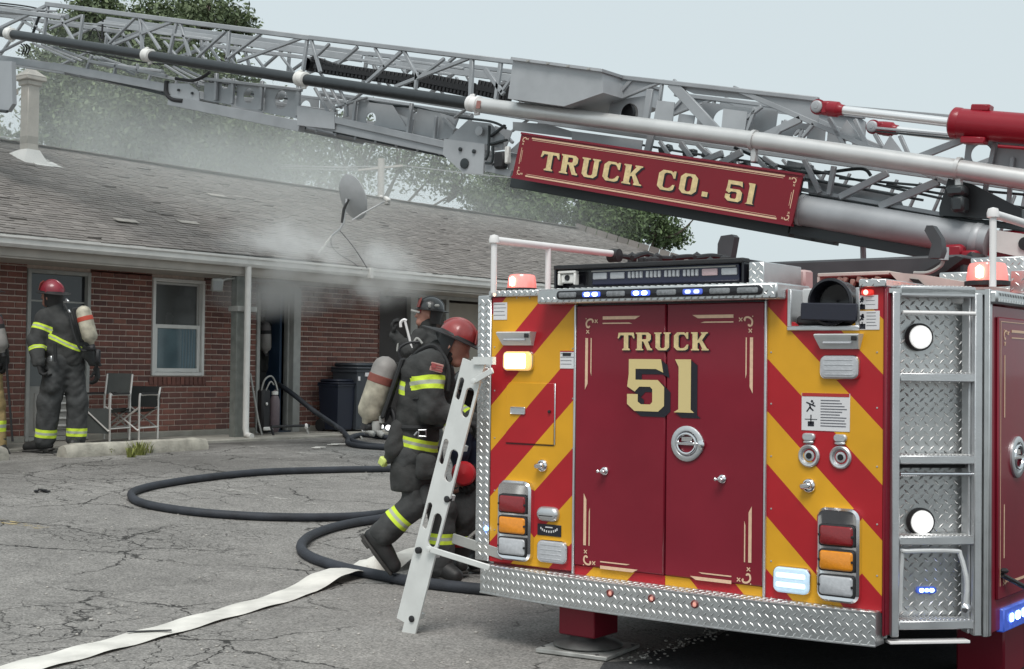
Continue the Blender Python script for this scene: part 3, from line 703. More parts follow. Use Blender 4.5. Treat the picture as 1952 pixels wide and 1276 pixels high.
# ---- chevron material: diagonal bands in the plane of the rear wall
def chevron(name, sgn, c0, yel=(.72, .36, .018), red=(.42, .014, .022), per=.482):
    m = mat(name, red, .38, 0, coat=.1, spec=.35); n, l = nodes(m); b = n['Principled BSDF']
    g_ = n.new('ShaderNodeNewGeometry'); sx = n.new('ShaderNodeSeparateXYZ'); l.new(g_.outputs['Position'], sx.inputs[0])
    a = n.new('ShaderNodeMath'); a.operation = 'MULTIPLY_ADD'; l.new(sx.outputs[0], a.inputs[0]); a.inputs[1].default_value = -sgn*.985; l.new(sx.outputs[2], a.inputs[2])
    d = n.new('ShaderNodeMath'); d.operation = 'ADD'; l.new(a.outputs[0], d.inputs[0]); d.inputs[1].default_value = -c0+per*10
    e = n.new('ShaderNodeMath'); e.operation = 'DIVIDE'; l.new(d.outputs[0], e.inputs[0]); e.inputs[1].default_value = per
    f = n.new('ShaderNodeMath'); f.operation = 'FRACT'; l.new(e.outputs[0], f.inputs[0])
    h = n.new('ShaderNodeMath'); h.operation = 'LESS_THAN'; l.new(f.outputs[0], h.inputs[0]); h.inputs[1].default_value = .5
    mx = n.new('ShaderNodeMixRGB'); mx.inputs[1].default_value = (*red, 1); mx.inputs[2].default_value = (*yel, 1); l.new(h.outputs[0], mx.inputs[0])
    nz = n.new('ShaderNodeTexNoise'); nz.inputs['Scale'].default_value = 5; nz.inputs['Detail'].default_value = 6; l.new(g_.outputs['Position'], nz.inputs[0])
    mr = n.new('ShaderNodeMapRange'); mr.inputs[3].default_value = .82; mr.inputs[4].default_value = 1.14; l.new(nz.outputs[0], mr.inputs[0])
    mm = n.new('ShaderNodeMixRGB'); mm.blend_type = 'MULTIPLY'; mm.inputs[0].default_value = 1; l.new(mx.outputs[0], mm.inputs[1]); l.new(mr.outputs[0], mm.inputs[2])
    l.new(mm.outputs[0], b.inputs['Base Color'])
    nb = n.new('ShaderNodeTexNoise'); nb.inputs['Scale'].default_value = 2.2; l.new(g_.outputs['Position'], nb.inputs[0])
    bp = n.new('ShaderNodeBump'); bp.inputs['Distance'].default_value = .004; bp.inputs['Strength'].default_value = .35; l.new(nb.outputs[0], bp.inputs['Height']); l.new(bp.outputs[0], b.inputs['Normal'])
    return m
# left bands rise to the right: z - x = const ; red starts below z=1.491 at x=-4.564 (yellow above)
m_chL = chevron('chevron_left', 1, 1.491+4.564*.985)
m_chR = chevron('chevron_right', -1, 1.512-2.961*.985)
# body core
mb = MB()
n0, n1 = P(1502, 620, Y=TY).x, P(1640, 620, Y=TY).x
mb.bb(XL+.01, n0, TY+.03, 11.5, ZB+.03, 1.82); mb.bb(n0, n1, TY+.03, TY+.3, ZB+.03, 1.60); mb.bb(n0, n1, TY+.3, 11.5, ZB+.03, 1.82); mb.bb(n1, -2.40, TY+.03, 11.5, ZB+.03, 1.82); mb.bb(-2.40, -2.06, 6.4, 11.5, ZB+.03, 1.82)
mb.build('body', m_redp, truck)
# underside and chassis, dark wheels
mb = MB(); mb.bb(-4.4, -2.2, 6.6, 11.5, .28, .5, 0, .02); mb.bb(-3.9, -3.7, 6.2, 11.4, .25, .42, 0, .02); mb.bb(-3.0, -2.8, 6.2, 11.4, .25, .42, 0, .02); mb.build('chassis', m_black, truck)
for (x, y) in ((-4.35, 9.0), (-2.35, 9.0), (-4.05, 9.0), (-2.65, 9.0)):
    w1 = MB().lathe((x-.14, y, .5), X_, [(.30, 0), (.46, .0), (.50, .03), (.50, .25), (.46, .28), (.30, .28)], 28).build('wheel', m_black, truck)
    MB().lathe((x-.14, y, .5), X_, [(0, .05), (.12, .03), (.14, .09), (.28, .06), (.31, .02), (.31, .26), (0, .24)], 20).build('rim', m_alu, w1)
# rear skins
DL, DR = -4.022, -2.957
o = MB().bb(XL, DL-.006, TY, TY+.03, .42, ZT-.02, 0, .004).build('left_chevron_panel', m_chL, truck, label='yellow and red chevron panel rising to the right')
NX0, NX1, NZ = RP(1502, 620).x, RP(1640, 620).x, RP(1570, 623).z
mb = MB(); O = V((0, TY, 0)); z0, z1 = .40, ZT-.02
mb.prism([(DR+.006, z0), (XR, z0), (XR, z1), (NX1, z1), (NX1, NZ+.03), (NX1-.05, NZ), (NX0+.05, NZ), (NX0+.0, NZ+.04), (NX0, z1), (DR+.006, z1)], O, X_, Z_, (0, .03, 0))
mb.build('right_chevron_panel', m_chR, truck, label='yellow and red chevron panel falling to the right')
MB().bb(DL, DR, TY+.012, TY+.03, .40, 1.80).build('door_jamb', m_blackgloss, truck)
# strip below the doors carries the chevrons as well
mb = MB(); mb.bb(DL-.002, -3.49, TY+.001, TY+.025, .40, .452); mb.build('sill_strip', chevron('chevron_sill', 1, 1.491+4.564*.985), truck)
mb = MB(); mb.bb(-3.488, DR+.003, TY+.001, TY+.025, .40, .452); mb.build('sill_strip', chevron('chevron_sill_right', -1, 1.512-2.961*.985+.24), truck)
# rounded red post at the right corner
MB().bb(XR+.003, XR+.018, TY-.01, TY+.045, .30, ZT-.01, 0, .005).build('corner_post', m_maroon, truck)
# ---- doors
SX = -3.488
for (x0, x1, nm) in ((DL+.004, SX-.003, 'left'), (SX+.003, DR-.004, 'right')):
    MB().bb(x0, x1, TY-.012, TY+.012, .455, 1.765, 0, .006).build('door_leaf', m_maroon, truck)
for x in (DL-.001, DR+.001): MB().bb(x-.006, x+.006, TY-.016, TY+.0, .41, 1.77, 0, .002).build('door_edge_trim', m_alu, truck)
DS = TY-.0125    # door surface
# ---- lettering
GL = {}
stem = [(0, 1), (.36, 1), (.36, .1), (.44, .06), (.44, 0), (0, 0), (0, .06), (.08, .1), (.08, .9), (0, .94)]
GL['T'] = (.9, [[(0, 1), (.9, 1), (.95, .68), (.88, .68), (.78, .85), (.58, .85), (.58, .12), (.68, .06), (.68, 0), (.22, 0), (.22, .06), (.32, .12), (.32, .85), (.12, .85), (.02, .68), (-.05, .68)]])
GL['R'] = (.95, [stem, [(.36, 1), (.72, 1), (.88, .88), (.88, .62), (.78, .50), (.36, .50), (.36, .62), (.56, .62), (.62, .66), (.62, .84), (.56, .88), (.36, .88)], [(.44, .5), (.70, .5), (.86, .12), (.96, .08), (.96, 0), (.68, 0)]])
GL['U'] = (.95, [[(0, 1), (.42, 1), (.42, .94), (.34, .9), (.34, .2), (.4, .12), (.56, .12), (.62, .2), (.62, .9), (.54, .94), (.54, 1), (.94, 1), (.94, .94), (.86, .9), (.86, .16), (.70, 0), (.24, 0), (.08, .16), (.08, .9), (0, .94)]])
GL['C'] = (.9, [[(.24, 1), (.62, 1), (.72, .93), (.76, 1), (.86, 1), (.86, .64), (.78, .64), (.68, .82), (.6, .88), (.4, .88), (.32, .8), (.32, .2), (.4, .12), (.58, .12), (.68, .18), (.78, .32), (.88, .32), (.84, .08), (.70, 0), (.24, 0), (.06, .18), (.06, .82)]])
GL['K'] = (.98, [stem, [(.36, .40), (.36, .54), (.60, .9), (.54, .94), (.54, 1), (.92, 1), (.92, .94), (.84, .9), (.60, .56), (.88, .1), (.98, .06), (.98, 0), (.58, 0), (.58, .06), (.62, .1), (.46, .44)]])
GL['O'] = (.92, [[(.46, 1), (.24, 1), (.06, .82), (.06, .18), (.24, 0), (.46, 0), (.46, .12), (.4, .12), (.32, .2), (.32, .8), (.4, .88), (.46, .88)], [(.46, 1), (.68, 1), (.86, .82), (.86, .18), (.68, 0), (.46, 0), (.46, .12), (.52, .12), (.6, .2), (.6, .8), (.52, .88), (.46, .88)]])
GL['.'] = (.42, [[(.08, 0), (.34, 0), (.34, .24), (.08, .24)]])
GL[' '] = (.40, [])
five = [(525,520),(785,520),(803,625),(745,598),(580,598),(580,685),(760,685),(812,740),(812,890),(765,935),(575,935),(513,880),(513,800),(600,800),(600,860),(625,880),(700,880),(718,860),(718,760),(700,740),(612,740),(575,780),(513,740),(525,640)]
one = [(903,525),(1028,525),(1028,918),(1055,942),(895,942),(932,918),(932,585)]
GL['5'] = (.76, [[((x-505)/415, (935-y)/415) for x, y in five]])
GL['1'] = (.52, [[((x-885)/417, (942-y)/417) for x, y in one]])
def lettering(txt, O, ux, uz, un, h, wscale, mg, msh, parent, name='lettering', gap=.12, shadow=(.07, -.06), sh_layers=1, th=.0015):
    """letters O= left end of baseline; gold over black drop shade"""
    O, ux, uz, un = V(O), V(ux).normalized(), V(uz).normalized(), V(un).normalized()
    b_ = MB(); x = 0
    for ch in txt:
        w_, ps = GL[ch]; a = MB(); b_ = MB()
        for p in ps:
            q = [((x+px)*h*wscale, py*h) for px, py in p]
            a.prism(q, O+un*.0062, ux, uz, un*th)
            for k in range(sh_layers):
                e = (k+1)/sh_layers
                b_.prism(q, O+un*(.0042-.0007*k)+ux*shadow[0]*h*e+uz*shadow[1]*h*e, ux, uz, un*.0006)
        if ps: a.build('numeral' if ch in '51' else 'full_stop' if ch == '.' else 'letter', mg, parent)
        if ps: b_.build('letter_shade', msh, parent)
        x += w_+gap
    L = x-gap
    return L*h*wscale
bl = RP(1183, 668); br = RP(1355, 668); h = (RP(1268, 634)-RP(1268, 668)).length
Lu = sum(GL[c][0] for c in 'TRUCK')+.12*4
lettering('TRUCK', V((bl.x, DS, bl.z)), X_, Z_, -Y_, h, (br.x-bl.x)/(Lu*h), m_gold, m_shadowp, truck)
bl = RP(1199, 783); br = RP(1330, 783); h = (RP(1265, 683)-RP(1265, 783)).length
Lu = GL['5'][0]+GL['1'][0]
ws = (br.x-bl.x)/((GL['5'][0]+.14+.42)*h)
# big numerals with gold-leaf engine turning
m_gold2 = mat('gold_leaf_turned', (.66, .52, .22), .42, .15, .1, 60); n, l = nodes(m_gold2)
tc = n.new('ShaderNodeTexCoord'); vo = n.new('ShaderNodeTexVoronoi'); vo.inputs['Scale'].default_value = 26; vo.inputs['Randomness'].default_value = .15; l.new(tc.outputs['Object'], vo.inputs[0])
mr = n.new('ShaderNodeMapRange'); mr.inputs[1].default_value = .1; mr.inputs[2].default_value = .3; mr.inputs[3].default_value = .55; mr.inputs[4].default_value = 0; l.new(vo.outputs['Distance'], mr.inputs[0])
mx = n.new('ShaderNodeMixRGB'); mx.inputs[1].default_value = (.70, .56, .26, 1); mx.inputs[2].default_value = (.42, .29, .08, 1); l.new(mr.outputs[0], mx.inputs[0]); l.new(mx.outputs[0], n['Principled BSDF'].inputs['Base Color'])
lettering('51', V((bl.x-.005, DS, bl.z)), X_, Z_, -Y_, h, ws, m_gold2, m_shadowp, truck, gap=.14, shadow=(.13, -.10), sh_layers=5)
# ---- gold pin lines and scrolls
def ribbon(mb, pts, w_, O, ux, uz, un, th=.0012, off=.001):
    n_ = len(pts); L = []; Rr = []
    for i, p in enumerate(pts):
        a = pts[max(i-1, 0)]; b_ = pts[min(i+1, n_-1)]; d = V((b_[0]-a[0], b_[1]-a[1])); d.normalize(); s = (-d.y, d.x)
        ww = w_[i] if isinstance(w_, (list, tuple)) else w_
        L.append((p[0]+s[0]*ww/2, p[1]+s[1]*ww/2)); Rr.append((p[0]-s[0]*ww/2, p[1]-s[1]*ww/2))
    for i in range(n_-1): mb.prism([L[i], L[i+1], Rr[i+1], Rr[i]], O+un*off, ux, uz, un*th)
def scroll(mb, cx, cz, sx, sz, k, O, ux, uz, un):
    """corner flourish: hook plus two small crosses; sx, sz give the corner it sits in"""
    T = lambda q: (cx+sx*q[0]*k, cz+sz*q[1]*k)
    pts = [(1.1*cos(t)*(1-.10*i/13)+1.2, 1.1*sin(t)*(1-.10*i/13)+1.25) for i, t in enumerate([radians(100+i*15) for i in range(14)])]
    pts = [(2.2, 2.3-.1), (1.9, 1.9)]+[(1.35+1.05*cos(t), 1.35+1.05*sin(t)) for t in [radians(60+i*16) for i in range(15)]]
    pts = [(1.95, 1.0), (2.2, .75), (1.9, .35), (1.2, .3), (.55, .7), (.3, 1.3), (.5, 2.0), (1.0, 2.15), (1.25, 1.8)]
    pts = [tuple(p) for p in [(q.x, q.y) for q in spline([V((a, b_, 0)) for a, b_ in pts], 3)]]
    ribbon(mb, [T(q) for q in pts], .42*k, O, ux, uz, un)
    for (x0, y0) in ((3.1, .75), (.75, 3.2)):
        for a in (45, -45):
            c, s_ = cos(radians(a)), sin(radians(a)); r = .55
            ribbon(mb, [T((x0-r*c, y0-r*s_)), T((x0+r*c, y0+r*s_))], .22*k, O, ux, uz, un, off=.001 if a > 0 else .0023)
    ribbon(mb, [T((.1, .1)), T((.35, .1))], .25*k, O, ux, uz, un)
mb = MB(); O = V((0, DS, 0))
FX0, FX1 = RP(1117, 780).x, RP(1438, 780).x; FZ1, FZ0 = RP(1270, 605).z, RP(1270, 1095).z
k = .0215
for (cx, sx) in ((FX0, 1), (FX1, -1)):
    for (cz, sz) in ((FZ1, -1), (FZ0, 1)):
        mb = MB(); scroll(mb, cx, cz, sx, sz, k, O, X_, Z_, -Y_)
        # horizontal double line with a tapered inner end
        hx0, hx1 = cx+sx*.105, cx+sx*.30; hz = cz
        mb.prism([(hx0, hz-.008), (hx0, hz+.008), (hx1+sx*.025, hz+.008), (hx1-sx*.005, hz+(-.008 if sz < 0 else -.008))], O-Y_*.001, X_, Z_, -Y_*.0012)
        mb.prism([(hx0, hz+sz*.024), (hx0, hz+sz*.030), (hx1-sx*.02, hz+sz*.030), (hx1-sx*.04, hz+sz*.024)], O-Y_*.001, X_, Z_, -Y_*.0012)
        vx = cx+sx*.010; vz0, vz1 = cz+sz*.10, cz+sz*.33
        mb.prism([(vx-.008, vz0), (vx+.008, vz0), (vx+.008, vz1), (vx-.008 if sx > 0 else vx+.008, vz1+sz*.03), (vx-.008, vz1 if sx > 0 else vz1)], O-Y_*.001, X_, Z_, -Y_*.0012)
        mb.prism([(vx+sx*.024, vz0), (vx+sx*.030, vz0), (vx+sx*.030, vz1-sz*.04), (vx+sx*.024, vz1-sz*.06)], O-Y_*.001, X_, Z_, -Y_*.0012)
        mb.build('corner_scrollwork', m_goldp, truck)
# ---- door hardware
def paddle_latch(O, ux, uz, un, r, parent):
    O, ux, uz, un = V(O), V(ux), V(uz), V(un)
    t = MB(); N = 28; rings = []
    for (rr, h) in ((1.0, 0), (1.0, .10), (.94, .14), (.74, .14), (.68, .06), (.60, -.02), (.0, -.04)):
        rings.append([O+(ux*cos(2*pi*j/N)*(1+(.0 if rr < .9 else .10*max(0, cos(2*pi*j/N))**6))+uz*sin(2*pi*j/N))*r*rr+un*h*r for j in range(N)])
    vs = sum(rings, []); fs = [(i*N+j, i*N+(j+1) % N, (i+1)*N+(j+1) % N, (i+1)*N+j) for i in range(6) for j in range(N)]
    t.add(vs, fs, 0, True); p = t.build('latch_bowl', m_alu, parent)
    q = MB()
    q.tube([O+(ux*cos(a)*.60+uz*sin(a)*.56)*r+un*.10*r for a in [2*pi*i/24 for i in range(24)]], r*.085, 8, closed=True)
    q.box(O+un*r*.10+ux*r*.05, (r*1.35, r*.10, r*.17), Matrix((ux, un, uz)).transposed(), 0, r*.03)
    q.box(O+un*r*.06+uz*r*.25, (r*.7, r*.08, r*.3), Matrix((ux, un, uz)).transposed(), 0, r*.03)
    q.lathe(O+ux*r*.98+un*.10*r, un, [(0, 0), (r*.22, 0), (r*.22, r*.12), (r*.1, r*.18), (0, r*.2)], 12); q.lathe(O+ux*r*.98+un*.10*r-uz*r*.22, un, [(0, 0), (r*.09, 0), (r*.09, r*.1), (0, r*.12)], 8)
    q.build('ring_handle', m_chrome, p); return p
c, w_, h = rrect(1284, 812, 1350, 880); paddle_latch(V((c.x-.012, DS, c.z)), X_, Z_, -Y_, h/2, truck)
def twist_lock(px, py, r, m=m_chrome, S_=0):
    c = RP(px, py); c.y = DS if S_ else TY
    o = MB().lathe(c, -Y_, [(r, 0), (r, .006), (r*.8, .012), (r*.55, .014), (r*.5, .03), (0, .032)], 20).build('lock_rose', m, truck)
    q = MB(); q.box(c-Y_*.036, (r*2.0, .014, r*.55), Matrix.Rotation(radians(-8), 3, 'Y'), 0, .005); q.box(c-Y_*.036+X_*(-r*.9), (r*.7, .016, r*.8), None, 0, .005); q.build('lock_lever', m, o)
twist_lock(1156, 898, .022, S_=1); twist_lock(1380, 913, .022, S_=1)
for (px, py) in ((1035, 888), (1543, 926)):
    c = RP(px, py); r = .033
    o = MB().lathe(c, -Y_, [(r, 0), (r, .008), (r*.85, .016), (r*.7, .018), (r*.62, .01), (0, .008)], 22).build('lock_rose', m_chrome, truck)
    q = MB(); q.box(c-Y_*.03-X_*.006, (.055, .02, .028), Matrix.Rotation(radians(-10), 3, 'Y'), 0, .007); q.box(c-Y_*.02, (.028, .02, .02), None, 0, .004); q.build('lock_lever', m_chrome, o)
# ---- small hatch in the left panel
c, w_, h = rrect(965, 730, 1056, 846)
o = MB().box(V((c.x, TY-.002, c.z)), (w_, .005, h), None, 0, .002).build('hatch', m_chL, truck)
mb = MB(); mb.bb(c.x+w_/2+.003, c.x+w_/2+.010, TY-.007, TY, c.z-h/2, c.z+h/2, 0, .002)
mb.build('hatch_hinge', m_alu, o)
MB().bb(c.x-w_/2, c.x+w_/2, TY-.0032, TY-.001, c.z-h/2-.006, c.z-h/2-.002).build('hatch_gap', m_dark, o)
c2, w2, h2 = rrect(975, 776, 1003, 790); MB().rplate(V((c2.x, TY-.006, c2.z)), X_, Z_, w2, h2, .006, [(0, 0), (.006, 0), (.008, .002), (.004, .006)]).build('slot_latch', m_alu, o)
twl = RP(1049, 785); MB().lathe(V((twl.x, TY-.006, twl.z)), -Y_, [(.008, 0), (.008, .008), (0, .01)], 10).build('hatch_knob', m_black, o)
# screws along the panels
mb = MB()
for (px, ys) in ((943, (600, 662, 745, 835, 935, 1010)), (1092, (665, 760, 855, 945, 1035, 1085)), (1470, (672, 770, 870, 970, 1070, 1140)), (1672, (672, 778, 890, 1000, 1098))):
    for y in ys: mb.lathe(RP(px, y), -Y_, [(.0045, 0), (.004, .002), (0, .003)], 8)
for px in (985, 1010, 1065): mb.lathe(RP(px, 568), -Y_, [(.0045, 0), (.004, .002), (0, .003)], 8)
mb.build('panel_screws', m_trim, truck, kind='stuff')
# ---- lamps
def lens_mat(name, col, em=None, es=0): 
    m = mat(name, col, .12, 0, .1, 60, .0012, 180, spec=.8)
    if em: n, l = nodes(m); b = n['Principled BSDF']; b.inputs['Emission Color'].default_value = (*em, 1); b.inputs['Emission Strength'].default_value = es
    return m
m_lred = lens_mat('lens_red', (.22, .008, .012)); m_lamb = lens_mat('lens_amber', (.75, .26, .01)); m_lclr = lens_mat('lens_clear', (.45, .46, .48))
m_lon = lens_mat('lens_lit_warm', (.8, .5, .2), (1, .55, .16), .75); m_lcool = lens_mat('lens_lit_cool', (.5, .6, .7), (.5, .8, 1), .32)
m_lhot = lens_mat('lens_hot_core', (.9, .85, .7), (1, .9, .68), 2.6); m_lhotc = lens_mat('lens_cool_core', (.8, .9, .95), (.62, .9, 1), .7)
m_lwhite = lens_mat('lens_lit_white', (.8, .8, .8), (1, .99, .95), .38)
m_led_blue = mat('led_blue', (.2, .3, .9), .3, emit=(.12, .22, 1), es=12); m_led_core = mat('led_core', (.8, .9, 1), .3, emit=(.45, .66, 1), es=9)
m_glow_blue = mat('lens_blue_lit', (.08, .14, .5), .2, 0, .3, 20, emit=(.04, .12, .8), es=.22)
def lamp(x0, y0, x1, y1, ml, rim=.006, depth=.02, name='lamp', parent=None, hood=False, O=None, bars=0, ux_=X_, un_=-Y_, base=0, mf=None):
    c, w_, h = rrect(x0, y0, x1, y1); c = V((c.x, TY-base, c.z)); p = parent or truck
    r = min(w_, h)*.28
    o = MB().rplate(c, X_, Z_, w_, h, r, [(0, 0), (depth*.7, 0), (depth, rim*.6), (depth*.9, rim*1.2)]).build(name, mf or m_chrome, p)
    q = MB().rplate(c-Y_*depth*.6, X_, Z_, w_-2*rim, h-2*rim, r*.8, [(0, 0), (depth*.45, 0), (depth*.75, rim*.8), (depth*.82, rim*2)])
    if bars:
        for i in range(bars): q.box(c-Y_*(depth*1.42)+Z_*(h-4*rim)*((i+.5)/bars-.5), (w_*.7, .003, h*.05), None, 0, .001)
    q.build('lens', ml, o); return o
def cluster(x0, y0, x1, y1, cols):
    c, w_, h = rrect(x0, y0, x1, y1)
    o = MB().rplate(V((c.x, TY, c.z)), X_, Z_, w_, h, w_*.22, [(0, 0), (.03, 0), (.042, .010), (.038, .018)]).build('tail_lamp_cluster', m_chrome, truck)
    for i, m in enumerate(cols):
        zc = c.z+h/2-(.205+i*.265)*h-.02*h if len(cols) == 3 else c.z
        zc = c.z+h*(.5-(.29+.265*i))
        f_ = MB().rplate(V((c.x, TY-.040, zc)), X_, Z_, w_*.84, h*.235, .016, [(0, 0), (.006, 0), (.008, .003)], capm=0).build('lens_rim', m_black, o)
        MB().rplate(V((c.x, TY-.0465, zc)), X_, Z_, w_*.78, h*.205, .014, [(0, 0), (.006, .002), (.010, .008)]).build('lens', m, o)
        q = MB()
        for sx in (-1, 1): q.lathe(V((c.x+sx*w_*.385, TY-.052, zc)), -Y_, [(.006, 0), (.006, .005), (0, .006)], 8)
        q.build('lens_screws', m_black, o)
cluster(955, 916, 1018, 1068, (m_lred, m_lamb, m_lclr))
cluster(1562, 968, 1643, 1147, (m_lred, m_lamb, m_lclr))
o = lamp(962, 669, 1019, 708, m_lon, name='work_lamp')
c, w_, h = rrect(968, 674, 1008, 703); MB().rplate(V((c.x, TY-.029, c.z)), X_, Z_, w_, h, .012, [(0, 0), (.002, .002)]).build('bulb_glow', m_lhot, o)
o = lamp(1027, 1030, 1084, 1074, m_lclr, name='reverse_lamp', bars=4)
o = lamp(1565, 677, 1641, 724, m_lclr, name='work_lamp', bars=4)
o = lamp(1476, 1080, 1548, 1132, m_lcool, name='work_lamp')
for yy_ in (1097, 1115):
    c, w_, h = rrect(1484, yy_-5, 1540, yy_+5); MB().rplate(V((c.x, TY-.029, c.z)), X_, Z_, w_, h, .008, [(0, 0), (.002, .002)]).build('led_row', m_lhotc, o)
def hooded(x0, y0, x1, y1):
    c, w_, h = rrect(x0, y0, x1, y1)
    mb = MB(); a = w_/2; sec = [(0, -h*.5, .84), (.02, -h*.48, .86), (.055, h*.25, .98), (.06, h*.42, 1), (.05, h*.5, 1), (0, h*.5, 1)]
    vs = []
    for (d, z, s_) in sec:
        for sx in (-1, 1): vs.append(V((c.x+sx*a*s_, TY-d, c.z+z)))
    fs = [(2*i, 2*i+1, 2*i+3, 2*i+2) for i in range(5)]+[(0, 2, 4, 6, 8, 10), (11, 9, 7, 5, 3, 1)]
    mb.add(vs, fs); o = mb.build('hooded_lamp', m_aluw, truck)
    q = MB(); q.box(V((c.x, TY-.043, c.z-h*.06)), (w_*.66, .006, h*.22), Matrix.Rotation(radians(-28), 3, 'X'), 0, .003); q.build('lens', m_lclr, o)
    q = MB(); q.box(V((c.x+w_*.40, TY-.058, c.z+h*.2)), (w_*.12, .008, h*.3), None, 0, .002); q.build('lens_screws', m_black, o)
hooded(958, 633, 1022, 659); hooded(1561, 637, 1646, 666)
# plate lamp (domed) and black plaque
c, w_, h = rrect(1026, 966, 1067, 994)
o = MB().rplate(V((c.x, TY, c.z)), X_, Z_, w_, h, h*.49, [(0, 0), (.010, 0), (.022, .006), (.030, .018)]).build('plate_lamp', m_alu, truck); 
MB().box(V((c.x, TY-.024, c.z-.008)), (w_*.7, .012, .012), None, 0, .004).build('lens', m_lclr, o)
c, w_, h = rrect(1025, 1000, 1070, 1022)
o = MB().box(V((c.x, TY-.002, c.z)), (w_, .004, h), None, 0, .001).build('plaque', m_shadowp, truck)
mb = MB()
for i in range(9):
    a = radians(212+i*14.5); mb.box(V((c.x+cos(a)*w_*.40, TY-.005, c.z+h*.42+sin(a)*h*.55)), (.0065, .002, .011), Matrix.Rotation(a*.0, 3, 'Y'), 0)
mb.box(V((c.x, TY-.005, c.z+h*.25)), (w_*.3, .002, .006)); mb.build('plaque_marks', m_sticker, o)
# round sockets with flap lids
for (px, py) in ((1543, 869), (1603, 872)):
    c = RP(px, py); r = .052
    o = MB().lathe(c, -Y_, [(r, 0), (r, .008), (r*.88, .014), (r*.72, .012), (r*.62, .002), (r*.5, -.004), (r*.46, .004), (r*.2, .006), (0, .006)], 28).build('air_socket', m_alu, truck)
    MB().lathe(c-Y_*.007, -Y_, [(r*.28, 0), (r*.24, .004), (0, .004)], 14).build('socket_core', m_dark, o)
    q = MB(); q.rplate(c+Z_*.085-Y_*.0, X_, Z_, .062, .034, .015, [(0, 0), (.012, 0), (.018, .005)]); q.box(c+Z_*.062-Y_*.01, (.05, .014, .012), None, 0, .004); q.build('flap', m_alu, o)
# ---- stickers
def sticker(x0, y0, x1, y1, lines, red=0, pict=False, hdr=None):
    c, w_, h = rrect(x0, y0, x1, y1); y = TY-.0035
    o = MB().box(V((c.x, TY-.0015, c.z)), (w_, .003, h), None, 0, .0008).build('warning_sticker', m_sticker, truck)
    if red: MB().box(V((c.x, y, c.z+h*(.5-red/2))), (w_*.98, .0012, h*red)).build('sticker_header', m_stickerred, o)
    mb = MB(); x0_ = c.x-w_*.46+(w_*.36 if pict else 0); wl_ = w_*.92-(w_*.36 if pict else 0)
    for i in range(lines):
        zz = c.z+h*(.5-red-.10)-i*(h*(.84-red)/lines)
        f_ = R_.uniform(.7, 1); mb.box(V((x0_+wl_*f_/2, y, zz)), (wl_*f_, .001, h*.026))
    mb.build('sticker_text', m_txt, o)
    if pict:
        q = MB(); px = c.x-w_*.30
        for (sz, s_) in ((.15, 1), (-.22, .8)):
            zc = c.z+h*sz
            if sz > 0:
                for (a, b_) in (((-.10, .10), (.09, .0)), ((-.03, .05), (.0, -.08)), ((-.02, -.02), (-.09, -.15)), ((.03, .03), (.06, .10)), ((-.02, -.04), (.05, -.12))):
                    q.bar(V((px+a[0]*w_, y, zc+a[1]*h)), V((px+b_[0]*w_, y, zc+b_[1]*h)), .006, .0012)
                q.lathe(V((px+.02*w_, y+.0005, zc+.13*h)), -Y_, [(.006, 0), (.006, .001), (0, .0012)], 8)
            else:
                q.bar(V((px, y, zc-.1*h)), V((px, y, zc+.14*h)), .005, .0012); q.bar(V((px-.13*w_, y, zc+.02*h)), V((px+.13*w_, y, zc+.02*h)), .003, .0012); q.box(V((px, y, zc-.1*h)), (.03, .0012, .022))
        q.build('pictogram', m_shadowp, o)
    return o
sticker(1528, 750, 1620, 822, 10, .09, True)
sticker(1068, 669, 1098, 703, 4, .06)
sticker(941, 577, 967, 610, 4, 0); sticker(1636, 563, 1674, 590, 3, 0, True); sticker(1636, 593, 1677, 629, 5, 0, True)
mb = MB(); c, w_, h = rrect(1070, 671, 1096, 681); mb.box(V((c.x-.006, TY-.0042, c.z)), (w_*.6, .001, h*.6)); mb.build('sticker_mark', m_shadowp, truck)
# tiny red marker lamps at the top corners
for (px, py, n_) in ((948, 562, 0), (1655, 558, 1)):
    c = RP(px, py); o = MB().rplate(c, X_, Z_, .055, .026, .01, [(0, 0), (.012, 0), (.018, .005)]).build('marker_lamp', mat('lens_marker_red', (.4, .02, .02), .2, emit=(1, .05, .03), es=.5), truck)
    MB().lathe(c-Y_*.018-X_*.004, -Y_, [(.012, 0), (.008, .006), (0, .008)], 10).build('marker_bulb', mat('marker_bulb', (.9, .7, .6), .3, emit=(1, .6, .45), es=1.2), o)
# ---- tread plate helper
def treads(mb, O, ux, uz, un, w_, h, pitch=.036, m=0, ln=.0150, wd=.0044, ht=.0028, hole=None):
    O, ux, uz, un = V(O), V(ux).normalized(), V(uz).normalized(), V(un).normalized()
    nx, nz_ = int(w_/pitch*1.0), int(h/pitch*1.0)
    nx = max(nx, 1); nz_ = max(nz_, 1); px_, pz_ = w_/nx, h/nz_
    for i in range(nx*2):
        for j in range(nz_*2):
            if (i+j) % 2: continue
            cx, cz = (i+.5)*px_/2, (j+.5)*pz_/2
            if hole and hole(cx, cz): continue
            a = pi/4 if (i % 2) == 0 else -pi/4
            dx, dz = cos(a)*ln, sin(a)*ln; sx, sz = -sin(a)*wd, cos(a)*wd
            c = O+ux*cx+uz*cz
            e = lambda u, v_, t: c+ux*u+uz*v_+un*t
            mb.add([e(-dx, -dz, .0003), e(sx, sz, .0003), e(dx, dz, .0003), e(-sx, -sz, .0003), e(-dx*.55, -dz*.55, ht), e(dx*.55, dz*.55, ht)],
                   [(0, 3, 4), (3, 2, 5, 4), (2, 1, 5), (1, 0, 4, 5)], m, True)
